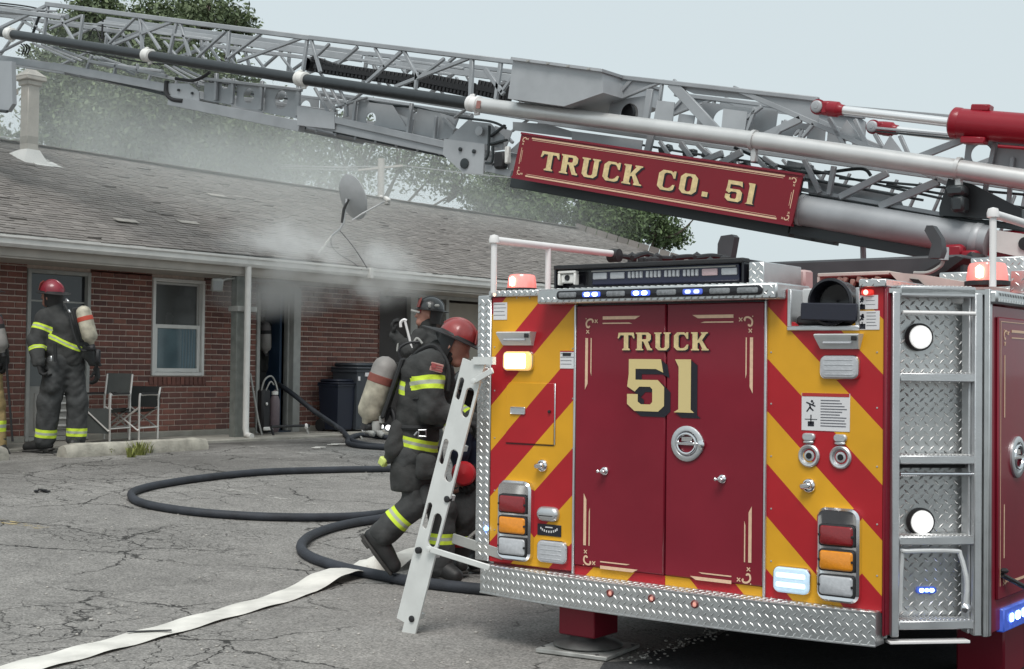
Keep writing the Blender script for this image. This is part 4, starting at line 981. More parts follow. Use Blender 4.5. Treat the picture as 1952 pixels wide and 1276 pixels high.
# ---- bumper: shallow bow, tread plate
mb = MB(); tb = MB(); N = 10; pts = []
for i in range(N+1):
    t = i/N; x = -4.585+(-2.40+4.585)*t; d = .055+.085*(1-abs(2*t-1)**2.6)
    pts.append(V((x, TY-d, 0)))
z0b, z1b = .262, .408
for i in range(N):
    a, b_ = pts[i], pts[i+1]; q = [V((a.x, TY+.04, 0)), V((b_.x, TY+.04, 0)), V((b_.x, b_.y, 0)), V((a.x, a.y, 0))]
    ar = 1 if ((q[1]-q[0]).cross(q[2]-q[1])).z > 0 else -1
    vs = [v_+Z_*z0b for v_ in q]+[v_+Z_*(z1b) for v_ in q]
    mb.add(vs, [(0, 1, 2, 3), (7, 6, 5, 4), (3, 2, 6, 7)], 0)
    e = (b_-a); L = e.length; e.normalize(); nn = V((e.y, -e.x, 0)); nn = nn if nn.y < 0 else -nn
    treads(tb, a+Z_*(z0b+.004)+nn*.0, e, Z_, nn, L, z1b-z0b-.012)
    dt_ = TY-a.y-.01
    treads(tb, a+Z_*z1b+V((0, .004, 0)), e, Y_, Z_, L, min(dt_, TY-b_.y))
for x, dd in ((pts[0], -1), (pts[-1], 1)):
    mb.add([V((x.x, TY+.04, z0b)), V((x.x, x.y, z0b)), V((x.x, x.y, z1b)), V((x.x, TY+.04, z1b))], [(0, 1, 2, 3)], 0)
mb.tube([p+Z_*(z1b-.002) for p in pts], .005, 6); mb.tube([p+Z_*(z0b+.001) for p in pts], .005, 6)
bumper = mb.build('bumper', m_plate, truck); tb.build('tread_pattern', m_treads, bumper, kind='stuff')
for (px, py) in ((1163, 1131), (1242, 1141), (1324, 1152)):
    c = P(px, py, Y=TY-.14); o = MB().lathe(c, -Y_, [(.019, -.01), (.019, .004), (.014, .008), (.012, .002)], 16).build('bumper_lamp', mat('marker_ring', (.18, .04, .04), .4), bumper)
    MB().lathe(c+Y_*.002, -Y_, [(.012, 0), (.008, .006), (0, .008)], 12).build('bulb', mat('marker_red', (.35, .1, .08), .2, emit=(1, .5, .4), es=.6), bumper)
# left edge flange of tread plate
mb = MB(); mb.bb(-4.665, XL-.001, TY-.005, TY+.06, .42, ZT-.01, 0, .004); fl_ = mb.build('side_flange', m_plate, truck)
tb = MB(); treads(tb, V((-4.660, TY-.0055, .43)), X_, Z_, -Y_, .082, ZT-.46); tb.build('tread_pattern', m_treads, fl_, kind='stuff')
c = P(927, 1008, Y=TY-.01); MB().lathe(c, -Y_, [(.012, -.005), (.012, .008), (0, .012)], 10).build('flange_lamp', mat('led_small_blue', (.1, .2, .8), .3, emit=(.15, .35, 1), es=5), fl_)
# ---- upper ledge with warning bar
a = RP(1045, 565); b_ = RP(1500, 560); zA, zB = RP(1250, 548).z, RP(1250, 577).z
lx0, lx1 = a.x, b_.x
mb = MB(); mb.bb(lx0, lx1, TY-.10, TY+.25, zB, zA, 0, .008); ledge = mb.build('rear_ledge', m_plate, truck)
tb = MB(); treads(tb, V((lx0+.01, TY-.095, zA)), X_, Y_, Z_, lx1-lx0-.02, .17); treads(tb, V((lx0+.01, TY-.1005, zB+.004)), X_, Z_, -Y_, lx1-lx0-.02, .03, ln=.010)
treads(tb, V((RP(1456, 560).x, TY-.1005, zB+.02)), X_, Z_, -Y_, .10, .05); tb.build('tread_pattern', m_treads, ledge, kind='stuff')
bx0, bx1 = P(1060, 560, Y=TY-.11).x, P(1452, 560, Y=TY-.11).x; bz = (zA+zB)/2+.004
bar_ = MB().rplate(V(((bx0+bx1)/2, TY-.101, bz)), X_, Z_, bx1-bx0, .044, .02, [(0, 0), (.006, 0), (.008, .003)]).build('warning_light_bar', m_blackgloss, truck)
for i in range(8):
    cx = bx0+(bx1-bx0)*(i+.5)/8; lit = {1: 1, 3: 1, 5: .4}.get(i, 0); W = (bx1-bx0)/8*.74
    mm_ = mat('module_lit', (.1, .15, .5), .2, emit=(.04, .09, .7), es=.8*lit) if lit else m_lclr
    o = MB().rplate(V((cx, TY-.1095, bz)), X_, Z_, W, .026, .008, [(0, 0), (.004, 0), (.006, .003)]).build('light_module', mm_ if lit else mat('module_off', (.20, .21, .22), .25, 0, .3, 60, .002, 200), bar_)
    for sx in (-1, 1):
        if lit: MB().rplate(V((cx+sx*W*.22, TY-.1165, bz)), X_, Z_, W*.30, .019, .009, [(0, 0), (.002, .001)]).build('led', m_led_core if lit == 1 else mat('led_dim', (.5, .6, .9), .3, emit=(.4, .5, 1), es=1.4), bar_)
# ---- black traffic-advisor housing behind the ledge
hx0, hx1, hz1 = P(1063, 505, Y=TY+.12).x, P(1424, 502, Y=TY+.12).x, P(1250, 501, Y=TY+.12).z
mb = MB(); yy = TY+.12
mb.bb(hx0, hx1, yy+.03, yy+.2, zA, hz1, 0, .005); mb.bb(hx0, hx1, yy-.04, yy+.03, hz1-.018, hz1+.004, 1, .004); mb.bb(hx0-.0, hx0+.012, yy-.03, yy+.03, zA, hz1-.018, 0); mb.bb(hx1-.012, hx1, yy-.03, yy+.03, zA, hz1-.018, 0)
adv = mb.build('signal_housing', [m_blackgloss, m_black], truck)
ax0, ax1 = P(1128, 520, Y=yy).x, P(1410, 520, Y=yy).x; az = P(1270, 522, Y=yy).z
mb = MB().bb(ax0, ax1, yy+.0, yy+.028, az-.048, az+.040, 0, .006); arr = mb.build('arrow_bar', mat('navy_gloss', (.02, .022, .05), .2), adv)
for i in range(8):
    cx = ax0+(ax1-ax0)*(i+.5)/8; W = (ax1-ax0)/8*.8
    q = MB()
    if i in (0, 1, 6, 7): q.rplate(V((cx, yy-.001, az)), X_, Z_, W, .034, .006, [(0, 0), (.006, .001), (.008, .004)])
    else:
        for k2 in range(4): q.rplate(V((cx+(k2-1.5)*W*.27, yy-.001, az)), X_, Z_, W*.2, .034, .005, [(0, 0), (.006, .001), (.008, .003)])
    q.build('arrow_module', m_lclr if i != 6 else mat('module_pinkish', (.55, .4, .42), .2), arr)
MB().bb(ax0, ax1-.02, yy-.004, yy+.0, az+.022, az+.028).build('arrow_trim', m_trim, arr)
# camera in a pale cage left of it
cx0, cx1 = P(1070, 530, Y=yy).x, P(1104, 530, Y=yy).x; cz0, cz1 = P(1087, 544, Y=yy).z, P(1087, 517, Y=yy).z
mb = MB(); mb.bb(cx0, cx1, yy-.035, yy, cz1-.014, cz1, 0, .004); mb.bb(cx0, cx0+.014, yy-.035, yy, cz0, cz1-.014, 0, .003); mb.bb(cx1-.014, cx1, yy-.035, yy, cz0, cz1-.014, 0, .003); mb.bb(cx0+.014, cx1-.014, yy-.025, yy, (cz0+cz1)/2-.028, (cz0+cz1)/2+.02, 0, .006)
o = mb.build('rear_camera', m_white, adv); MB().lathe(V(((cx0+cx1)/2, yy-.026, (cz0+cz1)/2)), -Y_, [(.016, 0), (.014, .006), (0, .005)], 14).build('camera_lens', m_blackgloss, o)
# tread hump at the right end of the housing
a, b_ = P(1427, 500, Y=TY+.1), P(1456, 548, Y=TY+.1)
mb = MB().bb(a.x, b_.x, TY+.1, TY+.5, b_.z, a.z, 0, .004); o = mb.build('deck_step', m_plate, truck); tb = MB(); treads(tb, V((a.x+.003, TY+.0995, b_.z+.003)), X_, Z_, -Y_, b_.x-a.x-.006, a.z-b_.z-.006); tb.build('tread_pattern', m_treads, o, kind='stuff')
# thin tread cap, top left
mb = MB().bb(XL-.01, lx0, TY-.02, TY+.4, ZT-.02, ZT+.012, 0, .004); o = mb.build('top_cap', m_plate, truck)
tb = MB(); treads(tb, V((XL, TY-.0205, ZT-.018)), X_, Z_, -Y_, lx0-XL, .028, ln=.009); treads(tb, V((XL, TY-.015, ZT+.012)), X_, Y_, Z_, lx0-XL, .38); tb.build('tread_pattern', m_treads, o, kind='stuff')
# ---- notch with the big black coupling
nx0, nx1 = NX0, NX1
mb = MB(); mb.bb(nx0, nx0+.02, TY-.01, TY+.28, NZ, ZT-.02, 0, .003); mb.bb(nx1-.02, nx1, TY-.01, TY+.28, NZ, ZT-.02, 0, .003); mb.bb(nx0, nx1, TY-.014, TY+.28, NZ-.018, NZ+.004, 0, .004); mb.bb(nx0+.02, nx1-.02, TY+.22, TY+.24, NZ+.004, ZT-.03)
notch = mb.build('coupling_recess', m_alu, truck)
MB().bb(nx0+.02, nx0+.12, TY+.10, TY+.19, NZ+.004, NZ+.18, 0, .006).build('recess_box', m_aluw, notch)
c = P(1584, 576, Y=TY-.03)
o = MB().lathe(c+Y_*.16, -Y_, [(.075, 0), (.097, .05), (.099, .14), (.106, .15), (.106, .175), (.095, .18), (.086, .165), (.080, .10), (0, .09)], 30).build('hose_coupling', m_blackgloss, truck)
mb = MB(); mb.box(c-Z_*.045-Y_*.022, (.27, .012, .078), Matrix.Rotation(radians(2), 3, 'Y'), 0, .005); mb.build('strap', mat('strap_navy', (.02, .022, .035), .75, 0, .1, 30, .001, 200), o)
mb = MB(); mb.bb(nx0+.03, nx1-.03, TY+.02, TY+.18, NZ+.01, NZ+.05, 0, .01); mb.build('recess_floor_pad', m_black, notch)
# right top tread cap
mb = MB(); mb.bb(nx1, XR+.02, TY-.022, TY+.42, ZT-.02, ZT+.014, 0, .004); o = mb.build('top_cap', m_plate, truck)
tb = MB(); treads(tb, V((nx1, TY-.0225, ZT-.018)), X_, Z_, -Y_, XR-nx1, .028, ln=.009); treads(tb, V((nx1, TY-.015, ZT+.014)), X_, Y_, Z_, XR-nx1, .4); tb.build('tread_pattern', m_treads, o, kind='stuff')

# ---- chamfered ladder corner
cu = V((1, 1, 0)).normalized(); cn = V((1, -1, 0)).normalized(); CO = V((-2.395+.006, 5.81+.006, 0))
def CP(s, z, off=0): return CO+cu*s+Z_*z+cn*off
def Chs(px, py, off=0):
    d = ray(px, py); k_ = CO.dot(cn)+off; t = (k_-CAM.dot(cn))/d.dot(cn); p = CAM+d*t; return (p-CO).dot(cu), p.z
CM = Matrix((cu, -cn, Z_)).transposed()   # local x = along the corner, -y = outward
def cbox(mb, s0, s1, z0, z1, o0, o1, m=0, b=0): mb.box(CP((s0+s1)/2, (z0+z1)/2, (o0+o1)/2), (abs(s1-s0), abs(o1-o0), abs(z1-z0)), CM, m, b)
WC = .475
mb = MB(); cbox(mb, .02, WC-.02, .31, 1.80, -.135, -.125); cbox(mb, 0.0, .016, .29, 1.82, -.14, .0); cbox(mb, WC-.016, WC, .29, 1.82, -.14, .0)
cbox(mb, .016, WC-.016, 1.795, 1.815, -.14, .0)
alc = mb.build('ladder_alcove', m_plate, truck)
lights = [Chs(1752, 643, -.11), Chs(1755, 995, -.11)]
def hole(cx, cz): return any((cx+.03-l_[0])**2+(cz+.32-l_[1])**2 < .07**2 for l_ in lights)
tb = MB(); treads(tb, CP(.03, .32, -.124), cu, Z_, cn, WC-.06, 1.47, pitch=.043, ln=.0175, wd=.0052, ht=.0035, hole=hole)
tb.build('tread_pattern', m_treads, alc, kind='stuff')
for sx in (.055, WC-.04):     # rails
    mb = MB(); cbox(mb, sx-.022, sx+.014, .295, 1.80, -.035, .005, 0, .004); cbox(mb, sx-.034, sx-.022, .30, 1.79, -.10, -.03, 0, .003); mb.build('step_rail', m_alu, truck)
for py in (556, 720, 877, 1031, 1192):
    s_, z = Chs(1790, py); mb = MB(); th_ = .038 if py != 556 else .045
    cbox(mb, .07, WC-.056, z-th_/2, z+th_/2, -.10, .0, 0, .004)
    for i in range(17): cbox(mb, .078+i*.0195, .090+i*.0195, z+th_/2-.001, z+th_/2+.004, -.09, -.004, 1, .002)
    mb.build('step', [m_alu, m_treads], truck)
for (py, o_) in ((597, .0), (905, -.02)):
    _, z = Chs(1790, py); mb = MB(); mb.tube([CP(.08, z, o_), CP(WC-.06, z, o_)], .009, 10); mb.build('grab_bar', m_whitepipe if py == 597 else m_chrome, truck)
_, z = Chs(1790, 889); mb = MB(); cbox(mb, .07, WC-.056, z-.012, z+.014, -.12, -.06); mb.build('alcove_slot', m_dark, alc)
for (s_, z) in lights:
    c = CP(s_, z, -.115)
    o = MB().lathe(c, cn, [(.062, -.01), (.062, .016), (.058, .024), (.054, .024), (.052, .01)], 28).build('spot_lamp', m_black, truck)
    q = MB(); q.lathe(c, cn, [(.054, .012), (.051, .026), (0, .032)], 24); q.build('lens', m_lwhite, o)
    q = MB()
    for (a, b_) in ((0, 0), (.028, 0), (-.028, 0), (.014, .025), (-.014, .025), (.014, -.025), (-.014, -.025)): q.lathe(c+cu*a+Z_*b_, cn, [(.0125, .024), (.0115, .034), (0, .036)], 10)
    q.build('led_optics', mat('led_optic_white', (.9, .9, .9), .2, emit=(1, 1, 1), es=2.2), o)
s_, z = Chs(1765, 1125, -.12); o = MB().rplate(CP(s_, z, -.122), cu, Z_, .095, .032, .015, [(0, 0), (.008, 0), (.010, .003)]).build('blue_lamp', m_glow_blue, truck)
for k2 in (-1, 0, 1): MB().rplate(CP(s_+k2*.024, z, -.111), cu, Z_, .02, .016, .006, [(0, 0), (.003, .001)]).build('led', m_led_core if k2 else m_led_blue, o)
mb = MB()   # folding step frame low in the alcove
zt = Chs(1790, 1052)[1]; zb_ = Chs(1790, 1168)[1]
mb.tube(spline([CP(.095, zb_, -.05), CP(.095, zt-.02, -.03), CP(.115, zt, -.02), CP(.33, zt, -.02), CP(.36, zt-.02, -.02), CP(.385, (zt+zb_)/2, -.01), CP(.385, zb_+.02, -.02)], 4), .011, 8)
mb.build('folding_step_frame', m_aluw, truck)
MB().lathe(CP(.385, zb_+.015, -.02), cn, [(0, -.01), (.02, -.005), (.022, .01), (0, .025)], 12).build('step_pivot', m_chrome, truck)
mb = MB()   # hand slots in the side cheeks
for z in (1.45, 1.10, .78): mb.tube(spline([CP(.020, z+.10, -.07), CP(.026, z+.05, -.04), CP(.026, z-.05, -.04), CP(.020, z-.10, -.07)], 3), .006, 6)
mb.build('hand_hold', m_black, alc)
mb = MB(); cbox(mb, .03, .40, .262, .276, -.06, .0, 0, .003); mb.build('bottom_lip', m_whitepipe, truck)
# edge of tread plate and the flank
mb = MB(); mb.bb(-2.056, -2.044, 6.150, 6.185, .29, 1.82, 0, .003); mb.build('corner_edge', m_plate, truck)
SXp = -2.045
mb = MB(); mb.bb(SXp-.02, SXp, 6.187, 11.4, .30, 1.75, 0, .004); mb.build('side_panel', m_maroon, truck)
mb = MB(); mb.bb(-2.3, SXp+.03, 6.16, 11.4, 1.755, 1.815, 0, .01); o = mb.build('side_top_cap', m_plate, truck)
tb = MB(); treads(tb, V((SXp+.0305, 6.17, 1.76)), Y_, Z_, X_, 3.0, .05, ln=.012); tb.build('tread_pattern', m_treads, o, kind='stuff')
MB().bb(SXp, SXp+.012, 6.235, 8.2, .44, 1.70, 0, .008).build('side_door', m_maroon, truck)
mb = MB(); O = V((SXp+.012, 0, 0)); u_, n_ = Y_, X_
ribbon(mb, [(6.262, .5), (6.262, 1.68)], .003, O, u_, Z_, n_); ribbon(mb, [(6.262, 1.68), (8.1, 1.68)], .003, O, u_, Z_, n_)
scroll(mb, 6.30, 1.645, 1, -1, .02, O, u_, Z_, n_); ribbon(mb, [(6.315, 1.53), (6.315, 1.25)], .010, O, u_, Z_, n_); ribbon(mb, [(6.41, 1.64), (6.9, 1.64)], .012, O, u_, Z_, n_); ribbon(mb, [(6.41, 1.61), (6.9, 1.61)], .005, O, u_, Z_, n_)
scroll(mb, 6.30, .50, 1, 1, .02, O, u_, Z_, n_); ribbon(mb, [(6.315, .62), (6.315, .86)], .010, O, u_, Z_, n_); ribbon(mb, [(6.41, .505), (6.9, .505)], .012, O, u_, Z_, n_)
mb.build('side_scrollwork', m_goldp, truck)
paddle_latch(V((SXp+.012, 6.49, 1.065)), Y_, Z_, X_, .095, truck)
a = P(1902, 1195, X=SXp); mb = MB(); mb.bb(SXp-.02, SXp+.02, 6.30, 7.2, .29, .395, 0, .006); o = mb.build('side_lamp_box', m_glow_blue, truck)
for k2 in range(4): MB().rplate(V((SXp+.021, 6.40+.09*k2, .345)), Y_, Z_, .05, .04, .015, [(0, 0), (.004, .002)]).build('led', m_led_core if k2 != 0 else m_led_blue, o)
mb = MB(); mb.tube([V((SXp+.02, 6.27, .55)), V((SXp+.09, 6.55, .44))], .012, 8); mb.lathe(V((SXp+.02, 6.27, .57)), X_, [(0, -.01), (.012, 0), (.012, .02), (0, .03)], 8); mb.build('gas_strut', m_black, truck)
mb = MB(); mb.bb(-2.35, -2.12, 6.6, 6.9, .02, .32, 0, .01); mb.build('flank_outrigger', m_maroon, truck)
# ---- outrigger jack
jc = G(1117, 1243); jw = .115
J0 = V((jc.x-.0, jc.y+.02, 0)); 
Rj = Matrix.Rotation(radians(0), 3, 'Z')
o = MB().box(V((J0.x, J0.y, .27)), (.22, .22, .36), None, 0, .006).build('outrigger_jack', m_maroon, truck)
MB().box(V((J0.x, J0.y, .50)), (.17, .17, .3), None, 0, .006).build('jack_inner', m_black, o)
MB().lathe(V((J0.x, J0.y, .030)), Z_, [(.0, 0), (.17, .0), (.18, .008), (.165, .022), (.10, .04), (.085, .05), (.08, .065), (.055, .07), (.055, .11), (0, .11)], 28).build('jack_foot', mat('jack_steel', (.17, .17, .165), .5, .5, .25, 12, .001, 50), o)
pad = MB(); pad.box(V((J0.x+.0, J0.y+.0, .0155)), (.40, .40, .022), Matrix.Rotation(radians(8), 3, 'Z'), 0, .004)
for (a, b_) in ((-1, -1), (1, -1), (1, 1), (-1, 1)): pad.lathe(V((J0.x+a*.165, J0.y+b_*.165, .026)), Z_, [(.011, 0), (.011, .002), (0, .0022)], 10, m=1)
pad.build('jack_pad', [mat('pad_galvanised', (.42, .42, .40), .5, .4, .35, 9), m_black], label='square galvanised plate under the red outrigger jack', cat='pad')
# ---- deck furniture
def postrail(pts, posts, r, m, name='hand_rail'):
    o = MB().tube(spline(pts, 5), r, 12).build(name, m, truck)
    for (a, b_) in posts: MB().tube([a, b_], r*.82, 10).build('rail_post', m, o)
    for (a, _b) in posts[:1]: MB().lathe(a-Z_*r, Z_, [(r*.9, 0), (r*1.35, .005), (r*1.4, r*1.2), (r*1.1, r*2.2), (0, r*2.5)], 14).build('rail_elbow', m, o)
LX = -4.545
a = P(942, 458, X=LX); b_ = P(1045, 470, X=LX); c = P(1168, 484, X=LX)
postrail([a, b_, c], [(a, V((LX, a.y, ZT))), (V((LX, b_.y, b_.z)), V((LX, b_.y, ZT-.1)))], .020, m_whitepipe)
mb = MB(); mb.lathe(c+V((0, .02, -.01)), X_, [(0, -.04), (.04, -.035), (.04, .035), (0, .04)], 12); mb.build('rail_bracket', m_black, truck)
RX_ = -2.09
a = P(1893, 408, X=RX_); b_ = V((RX_, a.y+1.6, a.z-.01))
postrail([a, b_], [(a, V((RX_, a.y, ZT)))], .020, m_whitepipe)
m_beacon = mat('beacon_lens', (.75, .35, .33), .15, 0, .15, 12, spec=.8, emit=(1, .10, .06), es=.5)
def beacon(px, py, wpx, hpx, Y0, lab):
    c = P(px, py, Y=Y0); s_ = (c-CAM).dot(CF)/F; w_, h = wpx*s_, hpx*s_; z0 = c.z-h/2
    o = MB().lathe(V((c.x, c.y, z0-.02)), Z_, [(w_*.55, 0), (w_*.55, .02), (w_*.5, .022)], 28).build('beacon_base', m_black, truck)
    MB().lathe(V((c.x, c.y, z0)), Z_, [(w_*.5, 0), (w_*.5, h*.25), (w_*.46, h*.8), (w_*.42, h*.95), (w_*.3, h), (0, h)], 28).build('beacon', m_beacon, o)
    q = MB(); q.lathe(V((c.x-w_*.02, c.y-w_*.52, z0+h*.12)), Z_, [(.0, 0), (w_*.09, .005), (w_*.10, h*.55), (0, h*.7)], 10)
    q.build('beacon_flash', mat('beacon_lit', (1, .6, .5), .3, emit=(1, .38, .25), es=10), o)
beacon(995, 537, 56, 27, TY+.16, ''); beacon(1882, 519, 76, 36, 6.45, '')
m_dk = mat('deck_grey', (.05, .053, .058), .55, 0, .15, 8)
# long dark boom lying across the deck
a0, a1 = P(1430, 520, Y=8.6), P(1835, 522, Y=8.6); zt0, zt1 = P(1430, 497, Y=8.6).z, P(1790, 491, Y=8.6).z
mb = MB(); mb.bb(a0.x-.4, a1.x, 8.6, 9.1, 1.83, (zt0+zt1)/2, 0, .015); mb.build('dark_deck_beam', m_dk, truck)
mb = MB(); q = [P(x, y, Y=8.5) for x, y in ((1742, 528), (1790, 500), (1822, 488), (1838, 492), (1800, 520), (1768, 532))]; mb.quadprism(q, V((0, .2, 0))); mb.build('hose_chute', m_black, truck)
mb = MB(); mb.tube(spline([P(1742, 521, Y=8.4), P(1770, 520, Y=8.4), P(1792, 508, Y=8.4), P(1798, 497, Y=8.4)]), .012, 7); mb.build('deck_cable', m_trim, truck)
MB().tube([P(1799, 496, Y=8.4), P(1800, 472, Y=8.4)], .03, 10).build('connector', m_alu, truck)
for (pp, nm) in (([(1769, 492), (1776, 465), (1762, 440), (1766, 430), (1778, 430), (1794, 455), (1797, 478), (1792, 492)], 'curved_bracket'), ([(1367, 497), (1368, 465), (1374, 450), (1395, 447), (1400, 452), (1393, 492), (1345, 495), (1345, 488), (1367, 487)], 'curved_bracket')):
    mb = MB().quadprism([P(x, y, Y=8.0) for x, y in pp], V((0, .07, 0))); mb.build(nm, m_dk, truck)
# cream hatch cover, rubbish on the deck
m_cream = mat('deck_cream', (.52, .46, .42), .6, 0, .15, 9)
q = [P(x, y, Y=6.6) for x, y in ((1556, 519), (1692, 519), (1722, 547), (1855, 556), (1855, 520+20), (1700, 512+4), (1556, 516))]
mb = MB(); za = P(1620, 519, Y=6.7).z
mb.bb(P(1558, 520, Y=6.7).x, P(1695, 520, Y=6.7).x, 6.7, 7.9, za-.02, za, 0, .004); mb.bb(P(1558, 520, Y=6.7).x, P(1562, 520, Y=6.7).x, 6.7, 7.9, 1.83, za-.02)
mb.quadprism([P(x, y, Y=6.7) for x, y in ((1695, 519), (1760, 524), (1850, 540), (1850, 556), (1722, 548))], V((0, .9, 0)))
cov = mb.build('deck_cover', m_cream, truck)
mb = MB(); mb.quadprism([P(x, y, Y=6.69) for x, y in ((1733, 531), (1750, 533), (1762, 545), (1746, 544))], V((0, .02, 0))); mb.build('cover_slot', m_dark, cov)
mb = MB(); mb.bb(P(1565, 520, Y=6.9).x, P(1690, 520, Y=6.9).x, 6.95, 7.8, 1.83, za-.03); mb.build('storage_bay', m_roomb, truck)
mb = MB()
for i in range(9): q = P(1605+i*10+R_.uniform(-4, 4), 535+R_.uniform(-3, 4), Y=6.72); mb.box(q, (.035, .03, .025), Matrix.Rotation(R_.uniform(0, 3), 3, 'Y'), 0, .005)
mb.build('rope_ends', mat('rope_mix', (.30, .18, .15), .8, 0, .5, 60), truck, kind='stuff')
mb = MB(); tb = MB()
for (x0, y0, x1, y1, yy_) in ((1850, 492, 1952, 512, 7.6), (1925, 515, 1965, 545, 6.6), (1790, 520, 1850, 545, 7.6)):
    mb = MB(); tb = MB(); a, b_ = P(x0, y0, Y=yy_), P(x1, y1, Y=yy_); mb.bb(a.x, b_.x, yy_, yy_+.5, 1.82, a.z, 0, .006); treads(tb, V((a.x, yy_-.0005, 1.83)), X_, Z_, -Y_, b_.x-a.x, a.z-1.84)
    o = mb.build('deck_box', m_plate, truck); tb.build('tread_pattern', m_treads, o, kind='stuff')
mb = MB()
for i in range(16):
    q = P(R_.uniform(1175, 1420), R_.uniform(484, 496), Y=7.2+R_.uniform(-.3, .3)); mb.lathe(q-Z_*.05, Z_, [(0, 0), (.03, .01), (.03, .05), (.012, .06), (0, .07)], 8)
for i in range(5):
    p0 = P(1165+i*40, 492, Y=7); p1 = P(1210+i*45, 494, Y=7.3); mb.tube(spline([p0, (p0+p1)/2+Z_*R_.uniform(.0, .03), p1]), .016, 7)
mb.build('stowed_fittings', m_black, truck, kind='stuff')
a, b_ = P(1440, 535, Y=6.3), P(1500, 548, Y=6.3)
mb = MB(); mb.lathe(P(1470, 536, Y=6.35), X_, [(0, -.06), (.035, -.05), (.035, .05), (0, .06)], 12); mb.box(P(1505, 536, Y=6.5), (.12, .1, .06), None, 0, .01); mb.build('deck_fitting', m_black, truck)
mb = MB(); mb.box(P(1525, 535, Y=6.4), (.1, .1, .10), None, 0, .01); mb.build('pink_box', mat('box_pink', (.5, .36, .35), .6), truck)

# ---- swing-down access ladder at the left flank
AY = 5.70
def A(px, py, dy=0): p = P(px, py, Y=AY); return V((p.x, AY+dy, p.z))
m_acc = mat('access_aluminium', (.70, .71, .69), .45, .12, .08, 8, .0005, 60)
top, bot = A(911, 690), A(777, 1213); ax_ = (bot-top).normalized(); sd_ = V((-ax_.z, 0, ax_.x)); sd_ = sd_ if sd_.x > 0 else -sd_; L = (bot-top).length
def slotted(mb, C0, w_, slots, t, lo=0, hi=1, rt=.0):
    """flat bar with rounded slots: C0 = centre line start"""
    zs = sorted(slots); prev = lo*L
    for (s0, s1, f_) in zs:
        q = [(-w_/2, prev), (w_/2, prev), (w_/2, s0), (-w_/2, s0)]; mb.prism(q, C0, sd_, ax_, (0, t, 0))
        g_ = w_*f_/2; K = 6
        for sgn in (-1, 1):
            pl = [(sgn*w_/2, s0), (sgn*w_/2, s1)]+[(sgn*g_*sin(pi/2*i/K), s1-g_*cos(pi/2*i/K)+0) if False else (sgn*g_*sin(pi/2*(i/K)), (s1)-g_*(1-cos(pi/2*(i/K)))) for i in range(K+1)]
            pl += [(sgn*g_*cos(pi/2*(i/K)), s0+g_*(1-sin(pi/2*(i/K)))) for i in range(K+1)]
            mb.prism(pl, C0, sd_, ax_, (0, t, 0))
        prev = s1
    mb.prism([(-w_/2, prev), (w_/2, prev), (w_/2, hi*L), (-w_/2, hi*L)], C0, sd_, ax_, (0, t, 0))
acc = thing_mb = MB(); W = .125
sl = [(L*.092, L*.197, .62), (L*.313, L*.43, .64), (L*.545, L*.667, .64)]
slotted(acc, top, .092, sl, .012)
accl = acc.build('access_ladder', m_acc, truck, label='pale aluminium folding access ladder swung down at the left rear corner')
bk = MB(); slotted(bk, top-sd_*.083+V((0, .012, 0)), .062, [(a-.03, b_-.07, .55) for a, b_, f_ in sl], .010, .01, .965); bk.build('ladder_cheek', m_acc, accl)
for s_ in (.03, .31, .49, .70, .93): MB().bar(top+ax_*L*s_-sd_*.02+Y_*.014, top+ax_*L*s_-sd_*.02+Y_*.09, .03, .06, up=sd_).build('ladder_rung', m_acc, accl)
for s_, c_ in ((.485, .03), (.935, .0), (.70, -.075)): MB().lathe(top+ax_*L*s_+sd_*c_, -Y_, [(.018, -.02), (.018, .008), (.008, .012), (0, .012)], 12).build('ladder_bolt', m_black, accl)

for (p, q) in (((908, 727), (944, 706)), ((822, 1046), (938, 1082))):
    mb = MB(); a, b_ = A(*p, -.02), A(*q, -.02); mb.bar(a, b_, .032, .012, b=.003); mb.lathe(a-Y_*.006, -Y_, [(.016, -.004), (.016, .004), (.006, .006), (0, .006)], 12); mb.build('ladder_arm', m_acc, accl)
mb = MB(); a, b_ = A(838, 1030, .11), A(935, 1062, .11); mb.bar(a, b_, .055, .012, b=.003); mb.build('ladder_arm', m_trim, accl)
mb = MB(); mb.bar(A(905, 688, .0), A(942, 688, .0), .04, .03); mb.build('ladder_head', m_acc, accl)
# ================================================================ aerial ladder (lies square to the truck, rising towards the building)
LY = 10.3; LW = .92
m_lad = mat('ladder_grey', (.335, .35, .365), .45, .2, .15, 4, .0004, 80)
m_lad2 = mat('ladder_grey_light', (.41, .425, .44), .45, .2, .13, 4)
m_under = mat('ladder_dark_slide', (.035, .042, .045), .4, .2, .1, 6)
def LP(px, py, dy=0): return P(px, py, Y=LY+dy)
def wpx(px, py, w_): return w_*(LP(px, py)-CAM).dot(CF)/F
def member(sec, x1, y1, x2, y2, w_, name='brace', both=True, m=None, t=.035, dy=0, t2=None):
    a, b_ = LP(x1, y1), LP(x2, y2); ww = wpx((x1+x2)/2, (y1+y2)/2, w_)
    e = LW if both else 0
    for k_, off in enumerate([dy]+([LW-dy] if both else [])):
        mb = MB(); mb.bar(a+Y_*off, b_+Y_*off, ww, t, b=.004); mb.build(name, m or m_lad, sec)
def platep(sec, pts, name='gusset_plate', both=True, dy=.0, t=.012, m=None, far=True):
    q = [LP(*p) for p in pts]
    for off in [dy]+([LW-dy] if both else []):
        mb = MB().quadprism([a+Y_*off for a in q], V((0, t, 0))); mb.build(name, m or m_lad, sec)
